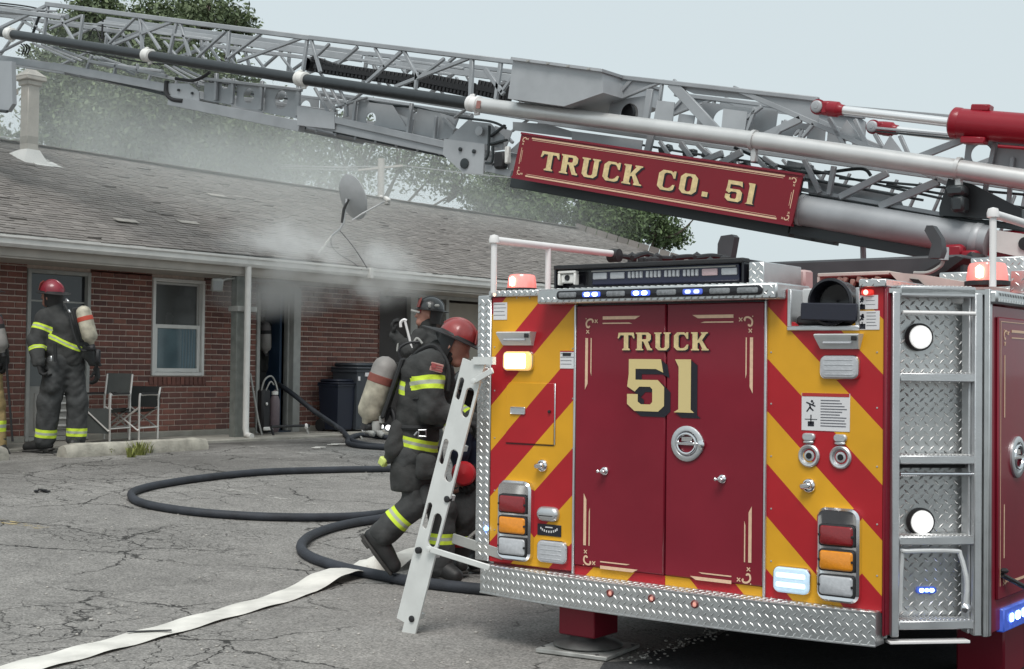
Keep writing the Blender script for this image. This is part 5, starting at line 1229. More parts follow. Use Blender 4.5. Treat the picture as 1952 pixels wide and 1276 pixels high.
def hole_plate(sec, quad, c, r, name='web_plate', both=True, dy=.03, t=.008, m=None, arc=1):
    """quad outline with a round hole"""
    q = [LP(*p) for p in quad]; cc = LP(*c); rr = wpx(c[0], c[1], r); N = 24
    O2 = cc
    def toedge(a):
        d = V((cos(a), 0, sin(a))); best = None
        for i in range(4):
            p, s_ = q[i], q[(i+1) % 4]; e = s_-p
            den = d.x*e.z-d.z*e.x
            if abs(den) < 1e-9: continue
            w_ = p-O2; t_ = (w_.x*e.z-w_.z*e.x)/den; u = (w_.x*d.z-w_.z*d.x)/den
            if t_ > 0 and -1e-6 <= u <= 1+1e-6 and (best is None or t_ < best): best = t_
        return O2+d*(best or rr)
    angs = sorted([2*pi*i/N for i in range(N)]+[atan2(p.z-O2.z, p.x-O2.x) % (2*pi) for p in q])
    for off in [dy]+([LW-dy] if both else []):
        mb = MB(); vs = []
        for a in angs:
            d = V((cos(a), 0, sin(a))); vs += [O2+d*rr, toedge(a)]
        vs = [v_+Y_*off for v_ in vs]; n_ = len(angs); o_ = 2*n_
        vs += [v_+Y_*t for v_ in vs[:o_]]
        fs = []
        for i in range(n_):
            j = (i+1) % n_
            fs += [(2*i, 2*j, 2*j+1, 2*i+1), (o_+2*i, o_+2*i+1, o_+2*j+1, o_+2*j), (2*i, o_+2*i, o_+2*j, 2*j), (2*i+1, 2*j+1, o_+2*j+1, o_+2*i+1)]
        mb.add(vs, fs); mb.build(name, m or m_lad, sec)
def section(name, x1, y1, x2, y2, w_, lab):
    a, b_ = LP(x1, y1), LP(x2, y2); ww = wpx((x1+x2)/2, (y1+y2)/2, w_)
    o = MB().bar(a, b_, ww, .05, b=.006).build(name, m_lad, truck, label=lab)
    MB().bar(a+Y_*LW, b_+Y_*LW, ww, .05, b=.006).build('far_rail', m_lad, o); return o
# --- tip section (left edge)
s1 = section('ladder_section', -260, -18, 118, 34, 8, 'innermost fly section of the aerial ladder at the left edge')
member(s1, -260, -6, 108, 22, 3); member(s1, -260, 72, 103, 127, 13, 'bottom_chord', t=.07, dy=.10)
member(s1, 95, 8, 0, 54, 6); member(s1, 0, 54, -120, -14, 5); member(s1, 0, 100, 60, 70, 4); member(s1, -120, 90, -60, 0, 5)
member(s1, 75, 30, 62, 66, 3, m=m_under, both=False); member(s1, 62, 36, 70, 52, 3, both=False)
mb = MB(); mb.tube([LP(-260, 2, .2), LP(128, 32, .2)], wpx(60, 30, 5), 10); mb.build('hydraulic_tube', m_lad2, s1)
mb = MB()
for i in range(4): mb.tube(spline([LP(-120, -6+i*5, .3+.1*i), LP(-20, 4+i*4, .3+.1*i), LP(60, 14+i*4, .35), LP(110, 30, .4)]), .010, 6)
for i in range(3): mb.tube(spline([LP(40+i*5, 84, .1), LP(46+i*5, 92, .15), LP(42+i*5, 104, .2)]), .010, 6)
mb.build('control_cable', m_black, s1)
# bucket side at the left edge
q = [LP(x, y, -.25) for x, y in ((-70, 112), (22, 117), (24, 198), (14, 213), (-70, 205))]
MB().quadprism(q, V((0, .06, 0))).build('basket_panel', mat('basket_grey', (.36, .38, .40), .5, .1, .06, 4), s1)
mb = MB(); mb.tube([LP(-70, 205, -.27), LP(14, 213, -.27)], .02, 6); mb.build('basket_edge', m_under, s1)
# --- second section
s2 = section('ladder_section', 88, 8, 592, 73, 9, 'second section of the aerial ladder with open lattice')
for r_ in ((92,8,84,70,6),(112,28,140,77,5),(158,28,152,77,6),(157,30,95,55,5),(265,30,305,95,5),(262,30,207,85,5),(266,30,272,98,6),(328,42,215,86,6),(337,42,323,102,7),(343,42,362,108,6),(430,60,376,110,5),(437,60,433,118,6),(497,65,430,115,5),(582,70,453,118,6),(586,72,577,140,7),(592,72,611,138,6),(175,105,165,135,6),(222,122,218,142,5),(262,122,262,140,4)):
    member(s2, *r_)
for i in range(3): member(s2, 60+i*13, 82+i*2, 142+i*9, 118-i*3, 4, dy=.02+.03*i)
for i in range(3): member(s2, 312+i*12, 124+i*2, 372+i*10, 160-i*4, 4, dy=.02+.03*i)
member(s2, 172, 117, 318, 145, 6, 'mid_rail'); member(s2, 105, 127, 318, 168, 15, 'bottom_chord', t=.08)
member(s2, 190, 150, 318, 181, 5, 'slide_rail', m=m_under, dy=.03); member(s2, 190, 44, 240, 50, 4, m=m_lad2); member(s2, 300, 63, 405, 76, 5, m=m_lad2)
mb = MB(); mb.tube(spline([LP(172, 68, .3), LP(178, 55, .3), LP(186, 60, .3), LP(192, 80, .3)]), .008, 6); mb.tube([LP(196, 38, .3), LP(194, 75, .3)], .012, 6); mb.tube(spline([LP(120, 92, .3), LP(200, 106, .3), LP(300, 122, .3), LP(400, 118, .3)]), .009, 6)
mb.tube(spline([LP(318, 155, -.02), LP(318, 178, -.03), LP(330, 190, -.03), LP(350, 193, -.03)]), .03, 8); mb.tube(spline([LP(400, 138, -.03), LP(385, 148, -.03), LP(365, 154, -.03), (LP(335, 150, -.03))]), .018, 8)
mb.build('control_cable', m_black, s2)
mb = MB(); mb.tube([LP(190, 122, .4), LP(310, 138, .4)], .03, 8); mb.build('hydraulic_tube', m_lad2, s2)
member(s2, 95, 76, 575, 150, 6, 'mid_rail', t=.04, dy=.02)
for i in range(8): member(s2, 130+i*56, 48+i*7, 160+i*56, 82+i*8, 4, both=False, dy=.55)
member(s2, 96, 20, 590, 86, 13, 'far_panel', both=False, dy=LW-.12, m=m_lad2)
member(s2, 330, 70, 560, 100, 7, 'far_panel', both=False, dy=LW*.5, m=m_lad2)
# --- third section lower web
s3 = section('ladder_section', 385, 150, 575, 172, 6, 'third section of the aerial ladder, lower web with round cut-outs')
platep(s3, [(320, 160), (362, 160), (382, 176), (382, 196), (330, 192), (322, 180)], m=m_lad2, dy=-.02)
member(s3, 326, 192, 576, 242, 20, 'bottom_chord', t=.09); member(s3, 420, 212, 574, 243, 5, 'slide_rail', m=m_under, dy=.06)
for r_ in ((413,140,411,192,7),(445,150,443,198,7),(500,155,497,210,8),(570,160,567,222,10)): member(s3, *r_)
for (q, c, r_) in (([(448,160),(496,166),(494,212),(446,202)], (470,182), 15), ([(502,167),(566,174),(564,226),(500,214)], (532,190), 18), ([(386,156),(442,160),(440,200),(384,190)], (425,160), 10)):
    hole_plate(s3, q, c, r_)
for i in range(3):
    c = LP(468+i*32, 172+i*4, .35); MB().lathe(c, Y_, [(.03, -.05), (.06, -.04), (.06, .04), (.03, .05)], 12).build('pulley', m_lad2, s3)
mb = MB(); mb.box(LP(340, 172, -.035), (.025, .02, .025)); mb.box(LP(366, 178, -.035), (.025, .02, .025)); mb.build('plate_bolts', m_under, s3)
mb = MB(); mb.tube([LP(400, 155, .4), LP(560, 172, .4)], .022, 8); mb.tube([LP(400, 168, .6), LP(560, 190, .6)], .012, 8); mb.build('hydraulic_tube', m_under, s3)
member(s3, 330, 165, 572, 200, 8, 'far_panel', both=False, dy=LW*.6, m=m_lad2)
# --- fourth section
s4 = section('ladder_section', 590, 72, 982, 119, 9, 'fourth section of the aerial ladder with black cable chain')
for r_ in ((766,98,700,157,7),(770,97,797,150,6),(795,138,792,172,6),(894,111,753,166,7),(900,112,897,192,9),(955,118,945,192,8),(682,90,645,122,6),(847,112,800,148,6),(868,108,856,118,6),(925,132,960,180,9),(990,130,955,178,6),(628,84,606,105,5),(715,92,735,130,5)):
    member(s4, *r_)
member(s4, 702, 98, 822, 114, 5, m=m_lad2, both=False, dy=.5); member(s4, 640, 104, 800, 126, 5, m=m_lad2, both=False, dy=.5); member(s4, 606, 96, 690, 106, 5, m=m_lad2, both=False, dy=.5)
for i in range(4): member(s4, 600+i*13, 168+i*0, 628+i*9, 218-i*6, 4.5, dy=.02*i)
member(s4, 640, 205, 700, 186, 4); member(s4, 664, 196, 690, 178, 4); member(s4, 845, 225, 868, 248, 6); member(s4, 866, 225, 900, 200, 4)
member(s4, 573, 214, 857, 278, 13, 'bottom_chord', t=.09); member(s4, 573, 229, 857, 289, 18, 'bottom_chord', t=.07, dy=.01)
member(s4, 630, 249, 850, 297, 8, 'slide_rail', m=m_under, dy=.05)
platep(s4, [(573, 203), (644, 216), (644, 248), (573, 240)], m=m_lad2, dy=-.05)
for r_ in ((678,193,673,240,6),(785,197,777,258,7),(832,222,828,268,6),(660,195,662,222,5)): member(s4, *r_)
hole_plate(s4, [(680,192),(744,200),(776,250),(676,234)], (703,227), 13); 
platep(s4, [(746, 214), (782, 228), (778, 256), (735, 246)], 'web_plate', dy=.045); platep(s4, [(788, 205), (832, 214), (828, 266), (780, 256)], 'web_plate', dy=.06); platep(s4, [(836, 215), (870, 225), (856, 262), (830, 266)], 'web_plate', dy=.03)
platep(s4, [(720, 195), (770, 205), (776, 228), (735, 222)], 'web_plate', dy=.1, both=False)
platep(s4, [(893, 231), (937, 236), (963, 262), (960, 285), (930, 277), (856, 266)], m=m_lad, dy=-.02)
platep(s4, [(853, 266), (930, 276), (927, 334), (890, 332), (850, 296)], m=m_lad2, dy=-.05)
for (x, y, r_, mm_) in ((914, 250, .045, m_lad2), (878, 285, .02, m_under), (904, 289, .02, m_under), (886, 312, .05, m_under)):
    MB().lathe(LP(x, y, -.055), -Y_, [(r_, 0), (r_, .012), (r_*.5, .016), (0, .016)], 14).build('plate_boss', mm_, s4)
mb = MB(); mb.tube(spline([LP(705, 193, .1), LP(735, 200, .1), LP(790, 205, .1), LP(860, 222, .1), LP(935, 232, .0), LP(965, 245, .0)]), .012, 6); mb.tube(spline([LP(933, 240, -.06), LP(931, 290, -.06), LP(925, 305, -.06)]), .015, 6)
mb.tube(spline([LP(940, 278, -.06), LP(938, 308, -.06), LP(926, 311, -.06)]), .014, 6); mb.build('control_cable', m_under, s4)
mb = MB(); mb.tube([LP(700, 190, .3), LP(785, 203, .3)], .03, 8); mb.tube([LP(610, 178, .5), LP(900, 222, .5)], .03, 8); mb.build('hydraulic_tube', m_lad2, s4)
member(s4, 935, 278, 972, 268, 4, m=m_under, both=False, dy=-.04); member(s4, 940, 262, 968, 240, 4, m=m_under, both=False, dy=-.04)
mb = MB(); mb.box(LP(955, 306, -.05), (.13, .08, .16), None, 0, .02); mb.build('sensor_box', m_black, s4)
mb = MB(); mb.box(LP(968, 296, -.08), (.05, .05, .16), None, 0, .01); mb.build('sensor_plate', m_white, s4)
member(s4, 926, 320, 978, 332, 14, 'bottom_chord', t=.07)
member(s4, 575, 150, 975, 212, 6, 'mid_rail', t=.04, dy=.02)
for i in range(6): member(s4, 640+i*52, 104+i*8, 670+i*52, 150+i*8, 4, both=False, dy=.6)
member(s4, 596, 88, 978, 134, 15, 'far_panel', both=False, dy=LW-.12, m=m_lad2)
# cable drag chain: links one by one
def chain(p0, p1, n_, wv):
    a, b_ = LP(*p0, .42), LP(*p1, .42); d = (b_-a)
    for i in range(n_):
        q = a.lerp(b_, (i+.5)/n_); mb = MB(); mb.bar(q-d*.40/n_, q+d*.40/n_, wv, .12, b=.006); mb.bar(q-d*.5/n_, q+d*.5/n_, wv*.35, .13); mb.build('chain_link', m_black, s4)
chain((606, 128), (795, 156), 26, .125); chain((790, 150), (900, 172), 16, .15); chain((600, 112), (650, 130), 6, .05)
MB().lathe(LP(590, 124, .42), Y_, [(.07, -.05), (.07, .05), (0, .05)], 14).build('chain_wheel', m_black, s4)
chain((915, 168), (972, 180), 8, .15)
# --- base section
s5 = section('ladder_section', 1185, 148, 1560, 190, 9, 'heavy base section of the aerial ladder above the red name board')
bx = [(978, 114), (1148, 137), (1150, 177), (1075, 203), (968, 188)]
mb = MB().quadprism([LP(*p, -.32) for p in bx], V((0, .95, 0))); o = mb.build('control_box', m_lad2, s5)
mb = MB(); a, b_ = LP(976, 112, -.34), LP(1150, 135, -.34); mb.bar(a+Y_*.48, b_+Y_*.48, .025, 1.0); mb.build('control_box_lid', m_lad2, o)
for i in range(4): q = a.lerp(b_, .2+.22*i)-Y_*.02; MB().box(q-Z_*.004, (.03, .02, .015)).build('lid_catch', m_trim, o)
for r_ in ((1205,152,1168,193,7),(1280,158,1378,264,20),(1240,170,1230,240,14),(1262,160,1258,192,6),(1398,168,1700,300,10),(1440,205,1425,250,7),(1527,227,1432,272,14),(1580,225,1613,283,8),(1630,228,1655,284,8),(1500,230,1478,262,8),(1552,236,1530,262,7),(1453,203,1420,228,7),(1290,235,1318,262,8)):
    member(s5, *r_)
platep(s5, [(1206, 150), (1268, 154), (1172, 193)], m=m_lad); member(s5, 1268, 154, 1170, 194, 5)
platep(s5, [(1255, 192), (1288, 196), (1283, 240), (1247, 236)], m=m_lad2, dy=-.02, both=False)
platep(s5, [(1381, 208), (1427, 214), (1420, 262), (1376, 256)], m=m_lad2, dy=-.02, both=False)
platep(s5, [(1292, 216), (1322, 220), (1318, 244), (1288, 240)], m=m_lad, dy=.02, both=False)
platep(s5, [(1404, 170), (1545, 189), (1562, 200), (1560, 232), (1540, 236)], m=m_lad)
platep(s5, [(1280, 160), (1410, 172), (1450, 192), (1320, 178)], m=m_lad, dy=.02, t=.01)
hole_plate(s5, [(1160,192),(1238,180),(1232,240),(1155,228)], (1196,216), 20, both=False)
MB().lathe(LP(1196, 216, .20), -Y_, [(.0, 0), (.09, .0), (.09, .05), (0, .06)], 16).build('sprocket', m_black, s5)
hole_plate(s5, [(1325,190),(1470,208),(1462,268),(1318,250)], (1365,226), 22, both=False, dy=.12)
hole_plate(s5, [(1475,225),(1560,236),(1555,290),(1468,278)], (1510,256), 15, both=False, dy=.14)
hole_plate(s5, [(1562,240),(1680,290),(1675,310),(1558,290)], (1600,272), 9, both=False, dy=.16)
platep(s5, [(1592, 262), (1612, 228), (1650, 280)], m=m_lad2, dy=.02)
member(s5, 1700, 300, 1952, 420, 9); member(s5, 1838, 266, 1742, 304, 13); member(s5, 1952, 262, 1838, 266, 7)
member(s5, 1897, 272, 1876, 374, 9); member(s5, 1930, 300, 1922, 400, 8)
hole_plate(s5, [(1840,264),(1960,276),(1960,345),(1832,330)], (1868,294), 20); hole_plate(s5, [(1902,270),(2040,290),(2040,372),(1898,352)], (1930,330), 22, both=False, dy=.06)
for r_ in ((1693,330,1600,376,13),(1790,346,1676,394,15),(1590,317,1580,372,10),(1533,305,1563,368,9),(1245,245,1232,300,14),(1258,270,1275,296,7),(1298,272,1318,302,9),(1330,276,1350,296,8),(1378,292,1330,312,12),(1415,290,1368,316,14),(1440,300,1470,330,8),(1480,318,1455,300,8)):
    member(s5, *r_, both=False)
platep(s5, [(1090, 250), (1225, 268), (1222, 286), (1090, 266)], m=m_lad2, dy=.0, both=False)
platep(s5, [(975, 232), (1040, 236), (1088, 250), (1088, 262), (975, 248)], m=m_lad, dy=.02, both=False)
platep(s5, [(1527, 335), (1700, 366), (1712, 395), (1560, 376), (1530, 385)], 'web_plate', both=False, dy=.12, m=m_lad); platep(s5, [(1480, 300), (1530, 310), (1530, 345), (1475, 330)], 'web_plate', both=False, dy=.2, m=m_lad)
platep(s5, [(1795, 398), (1812, 342), (1856, 352), (1952, 400), (1952, 424), (1795, 412)], 'side_bracket', both=False, dy=-.05, m=m_under, t=.06)
mb = MB()
for (a, b_) in (((1527, 320), (1800, 380)), ((1527, 340), (1760, 382)), ((1527, 370), (1900, 430)), ((1600, 340), (1960, 372)), ((1690, 352), (1960, 398)), ((1040, 245), (1300, 290)), ((1300, 290), (1527, 322))): mb.tube([LP(*a, .05), LP(*b_, .05)], .010, 6)
mb.tube(spline([LP(1400, 282, .1), LP(1500, 322, .1), LP(1560, 330, .1), LP(1640, 322, .1), LP(1660, 335, .1)]), .014, 7)
for i in range(4): mb.tube(spline([LP(1800, 410+i*3, .0), LP(1850, 422+i*3, .0), LP(1900, 425+i*2, .0), LP(1960, 440, .0)]), .016, 7)
mb.build('control_cable', m_under, s5)
mb = MB()
for i in range(7): q = LP(1270+i*38+R_.uniform(-8, 8), 292+i*6+R_.uniform(-10, 4), .35+R_.uniform(-.1, .3)); mb.box(q, (.12, .08, .06), Matrix.Rotation(R_.uniform(-.5, .5), 3, 'Y'), 0, .01)
mb.build('valve_blocks', m_under, s5, kind='stuff')
member(s5, 921, 206, 2000, 352, 9, 'mid_rail', t=.05, dy=.02); member(s5, 1000, 262, 1530, 340, 10, 'mid_rail', both=False, dy=.05)
for i in range(9): member(s5, 1530+i*46, 312+i*6, 1500+i*46, 372+i*8, 5, both=False, dy=.45)
for i in range(6): member(s5, 1240+i*50, 262+i*7, 1276+i*50, 306+i*7, 6, both=False, dy=.5)
member(s5, 1520, 360, 1960, 438, 8, 'mid_rail', both=False, dy=.03)
# main slide chords
member(s5, 975, 348, 1508, 442, 20, 'bottom_chord', t=.10, m=m_under, dy=.03); member(s5, 1505, 436, 2100, 540, 22, 'bottom_chord', t=.10, m=m_under, dy=.03); member(s5, 1500, 425, 2100, 530, 8, 'slide_rail', dy=.01)
# pipe tube below
a, b_ = LP(1512, 398, -.02), LP(1886, 462, -.02); d = (b_-a).normalized(); r_ = wpx(1700, 430, 30)
o = MB().tube([a-d*.1, b_], r_, 28).build('base_tube', m_lad, s5)
MB().lathe(a+d*.07, d, [(r_, 0), (r_*1.05, .0), (r_*1.05, .035), (r_, .035)], 28).build('tube_collar', m_lad2, o); mb = MB(); mb.lathe(b_-d*.12, d, [(r_, 0), (r_*1.06, .01), (r_*1.06, .05), (r_, .06)], 28); mb.build('tube_collar', m_lad2, o)
q = [LP(x, y, -.06) for x, y in ((1893, 438), (1990, 452), (1990, 500), (1888, 478))]
MB().quadprism(q, V((0, .2, 0))).build('pivot_plate', m_white, s5)
MB().lathe(LP(1955, 465, -.07), -Y_, [(.05, 0), (.05, .01), (0, .012)], 14).build('pivot_bolt', m_black, s5)
# rungs between the side rails (seen from below)
mb = MB()
n_ = 0
for (x1, y1, x2, y2, k_) in ((105, 136, 320, 176, 7), (330, 196, 575, 244, 8), (580, 246, 855, 296, 7), (985, 348, 1500, 440, 9), (1520, 440, 1850, 496, 5)):
    for i in range(k_):
        q = LP(x1, y1).lerp(LP(x2, y2), (i+.5)/k_); MB().tube([q+Y_*.03, q+Y_*(LW-.03)], .019, 8).build('rung', m_lad, truck)
# --- waterway pipe in front of the near truss
PYY = -.16
def WP(px, py): p = P(px, py, Y=LY+PYY); return p
ptsD = [(-260, 20), (905, 199)]
a, b_ = WP(-200, 30), WP(903, 197); 
m_pipe = mat('pipe_graphite', (.05, .056, .06), .33, .4, .1, 10)
mid = [WP(20, 65), WP(283, 106), WP(576, 151), WP(905, 199)]
ra = 11*(mid[0]-CAM).dot(CF)/F; rb = 15*(mid[3]-CAM).dot(CF)/F
rr_ = .0575
pipe = MB().tube([WP(-200, 31)]+mid, [rr_]*5, 22).build('waterway_pipe', m_pipe, truck, label='long graphite grey waterway pipe along the aerial ladder')
m_sil = mat('pipe_silver', (.62, .62, .61), .38, .45, .05, 6)
ends = [WP(905, 199), WP(1440, 268), WP(2080, 362)]
pipe2 = MB().tube([ends[0], WP(1170, 233), ends[1], WP(1820, 322), ends[2]], [.068, .07, .072, .0735, .075], 26).build('waterway_pipe', m_sil, truck, label='thick silver waterway pipe nearest the viewer')
d = (mid[3]-mid[0]).normalized()
for i, q in enumerate(mid):
    r = rr_*1.0; c = MB()
    c.lathe(q-d*.07, d, [(r, 0), (r*1.32, .005), (r*1.36, .04), (r*1.22, .05), (r*1.22, .09), (r*1.38, .095), (r*1.38, .125), (r, .135)], 22)
    c.box(q+Z_*r*1.35-d*.03, (.05, .03, .03), None, 0, .006); c.box(q-Z_*r*1.4+d*.03, (.06, .03, .04), None, 0, .006); c.build('pipe_collar', m_white if i < 3 else m_whitepipe, pipe)
q = WP(921, 202); mb = MB(); mb.box(q-Y_*.072+Z_*.0, (.05, .006, .075), Matrix.Rotation(radians(8), 3, 'Y'), 0, .002); mb.build('pipe_sticker', mat('sticker_redprint', (.35, .16, .14), .5), pipe2)
d2 = (ends[2]-ends[0]).normalized()
for (px, py) in ((1438, 268), (1828, 322)):
    q = WP(px, py); c = MB(); c.lathe(q-d2*.02, d2, [(.074, 0), (.086, .0), (.086, .03), (.074, .03)], 24); c.box(q-Z_*.12, (.05, .05, .12), None, 0, .008); c.build('pipe_clamp', m_sil, pipe2)
q = WP(1825, 352); mb = MB(); mb.box(q+V((0, .0, -.05)), (.14, .14, .08), None, 0, .02); mb.box(q+V((.02, .0, -.15)), (.1, .14, .12), None, 0, .02); mb.build('clamp_foot', m_under, pipe2)
# --- name board
m_board = mat('board_maroon', (.20, .008, .018), .36, 0, .06, 3, coat=.12, spec=.35)
SY = LY-.22
def SP(px, py): p = P(px, py, Y=SY); return p
bl, br, tl, tr = SP(976, 338), SP(1509, 430), SP(990, 252), SP(1526, 334)
u_ = (br-bl).normalized(); up_ = V((-u_.z, 0, u_.x)); up_ = up_ if up_.z > 0 else -up_
W = ((br-bl).length+(tr-tl).length)/2; H = ((tl-bl).dot(up_)+(tr-br).dot(up_))/2
O = bl
mb = MB(); mb.prism([(0, 0), (W, 0), (W+.01, H), (.02, H)], O, u_, up_, (0, .02, 0)); board = mb.build('name_board', m_board, truck, label='maroon board lettered TRUCK CO. 51 on the aerial ladder')
MB().prism([(0, -.008), (W, -.008), (W, .012), (0, .012)], O-Y_*.012, u_, up_, (0, .05, 0)).build('board_lip', m_maroon, board)
MB().prism([(.02, H-.01), (W+.01, H-.01), (W+.01, H+.008), (.02, H+.008)], O-Y_*.012, u_, up_, (0, .05, 0)).build('board_lip', m_maroon, board)
mb = MB(); mb.prism([(.05, .02), (W-.05, .02), (W-.05, H-.02), (.05, H-.02)], O+Y_*.02, u_, up_, (0, .14, 0)); mb.build('board_backing', m_under, board)
s0 = SP(1030, 318); s1_ = SP(1447, 384); hh = (SP(1060, 284)-SP(1052, 322)).length
x0 = (s0-O).dot(u_); z0 = (s0-O).dot(up_); x1 = (s1_-O).dot(u_)
tl_ = 'TRUCK CO. 51'; Lw = sum(GL[c][0] for c in tl_)+.14*(len(tl_)-1)
hgt = .168
lettering(tl_, O+u_*(W*.105)+up_*(H*.27), u_, up_, -Y_, hgt, (W*.775)/(Lw*hgt), m_gold, m_shadowp, board, gap=.14, shadow=(.09, -.06), sh_layers=2)
mb = MB(); OO = O
for (cx, sx) in ((.045, 1), (W-.03, -1)):
    for (cz, sz) in ((H-.03, -1), (.03, 1)): mb = MB(); scroll(mb, cx, cz, sx, sz, .020, OO, u_, up_, -Y_); mb.build('corner_scrollwork', m_goldp, board)
    mb = MB(); mb.prism([(cx+sx*.01-.003, .13), (cx+sx*.01+.003, .13), (cx+sx*.01+.003, H-.13), (cx+sx*.01-.003, H-.13)], OO-Y_*.001, u_, up_, -Y_*.0015)
    mb.prism([(cx+sx*.025-.002, .15), (cx+sx*.025+.002, .15), (cx+sx*.025+.002, H-.15), (cx+sx*.025-.002, H-.15)], OO-Y_*.001, u_, up_, -Y_*.0015); mb.build('gold_line', m_goldp, board)
for zz, dz in ((H-.032, -1), (.032, 1)):
    mb = MB(); mb.prism([(.15, zz-.007), (W-.14, zz-.007), (W-.14, zz+.007), (.15, zz+.007)], OO-Y_*.001, u_, up_, -Y_*.0015)
    mb.prism([(.16, zz+dz*.015), (W-.15, zz+dz*.015), (W-.15, zz+dz*.019), (.16, zz+dz*.019)], OO-Y_*.001, u_, up_, -Y_*.0015); mb.build('gold_line', m_goldp, board)
# --- lift cylinders
m_cyl = mat('cylinder_red', (.27, .010, .022), .34, 0, .06, 5, coat=.15, spec=.35)
m_rod = mat('polished_rod', (.86, .86, .86), .28, .7)
def cylinder(a, b_, c, dy, s_=1):
    A_, B_, C_ = [LP(*q_, -.12)+Y_*(dy+.12) for q_ in (a, b_, c)]; d = (B_-A_).normalized()
    o = MB().tube([B_-d*.02, C_], .112*s_, 28).build('lift_cylinder', m_cyl, truck, label='red lift cylinder barrel of the aerial ladder')
    q = MB(); q.lathe(B_-d*.07, d, [(.0, 0), (.10*s_, 0), (.117*s_, .015), (.117*s_, .06), (.112*s_, .07)], 28); q.box(B_+d*.16+Z_*.13*s_, (.14, .1, .05), Matrix.Rotation(.12, 3, 'Y'), 0, .008); q.box(B_+d*.12-Z_*.12*s_-Y_*.05, (.18, .1, .05), Matrix.Rotation(.12, 3, 'Y'), 0, .008); q.build('cylinder_cap', m_cyl, o)
    q = MB(); q.tube([B_+d*.3-Z_*.14*s_-Y_*.06, C_-Z_*.14*s_-Y_*.06], .012, 8); q.build('cylinder_line', m_cyl, o)
    MB().tube([A_, B_], .036*s_, 18).build('chrome_rod', m_rod, o)
    q = MB(); q.lathe(A_-d*.12, d, [(.0, 0), (.05, .0), (.062, .02), (.062, .09), (.045, .11), (.042, .14), (0, .14)], 18); q.box(A_-d*.12, (.09, .10, .11), Matrix.Rotation(.12, 3, 'Y'), 0, .02); q.build('clevis', m_cyl, o)
    MB().lathe(A_-d*.19-Y_*.04, -Y_, [(.0, -.08), (.048, -.08), (.048, .02), (.04, .026), (.02, .026), (.018, .03), (0, .03)], 20).build('clevis_pin', m_lad2, o)
    q = MB(); q.lathe(A_-d*.19-Y_*.02, -Y_, [(.048, -.02), (.062, -.02), (.062, .015), (.048, .015)], 20); q.build('pin_ring', m_cyl, o)
cylinder((1604, 210), (1832, 236), (2050, 254), -.12); cylinder((1604, 210), (1832, 236), (2050, 254), LW+.05, .95)
member(s5, 1560, 190, 1960, 224, 6, 'upper_line', both=False, dy=.35, m=m_lad); member(s5, 1640, 234, 1960, 262, 5, 'upper_line', both=False, dy=.3, m=m_lad2); member(s5, 1640, 240, 1960, 270, 3, 'upper_line', both=False, dy=.3, m=m_under)
# turntable under the ladder heel
a = P(1900, 470, Y=10.9); mb = MB()
mb.lathe(V((-3.2, 11.0, 1.82)), Z_, [(.75, 0), (.75, .08), (.62, .1), (.60, .28), (0, .3)], 32); turn = mb.build('turntable', m_cyl, truck)
mb = MB(); mb.bb(-3.7, -2.6, 10.3, 10.38, 2.08, 2.5, 0, .02); mb.bb(-3.7, -2.6, 11.5, 11.58, 2.08, 2.5, 0, .02); mb.build('turntable_cheek', m_cyl, turn)
mb = MB(); mb.box(P(1818, 480, Y=10.1), (.16, .1, .1), None, 0, .02); mb.box(P(1850, 486, Y=10.1), (.12, .1, .06), None, 0, .015); mb.build('heel_block', m_cyl, turn)
mb = MB(); mb.tube([P(1645, 464, Y=10.6), P(1646, 500, Y=10.6)], .025, 8); mb.build('support_stub', m_lad, truck)
mb = MB(); mb.quadprism([P(x, y, Y=9.9) for x, y in ((1800, 520), (1850, 480), (1858, 500), (1825, 523))], V((0, .3, 0))); mb.build('support_arm', m_under, truck)
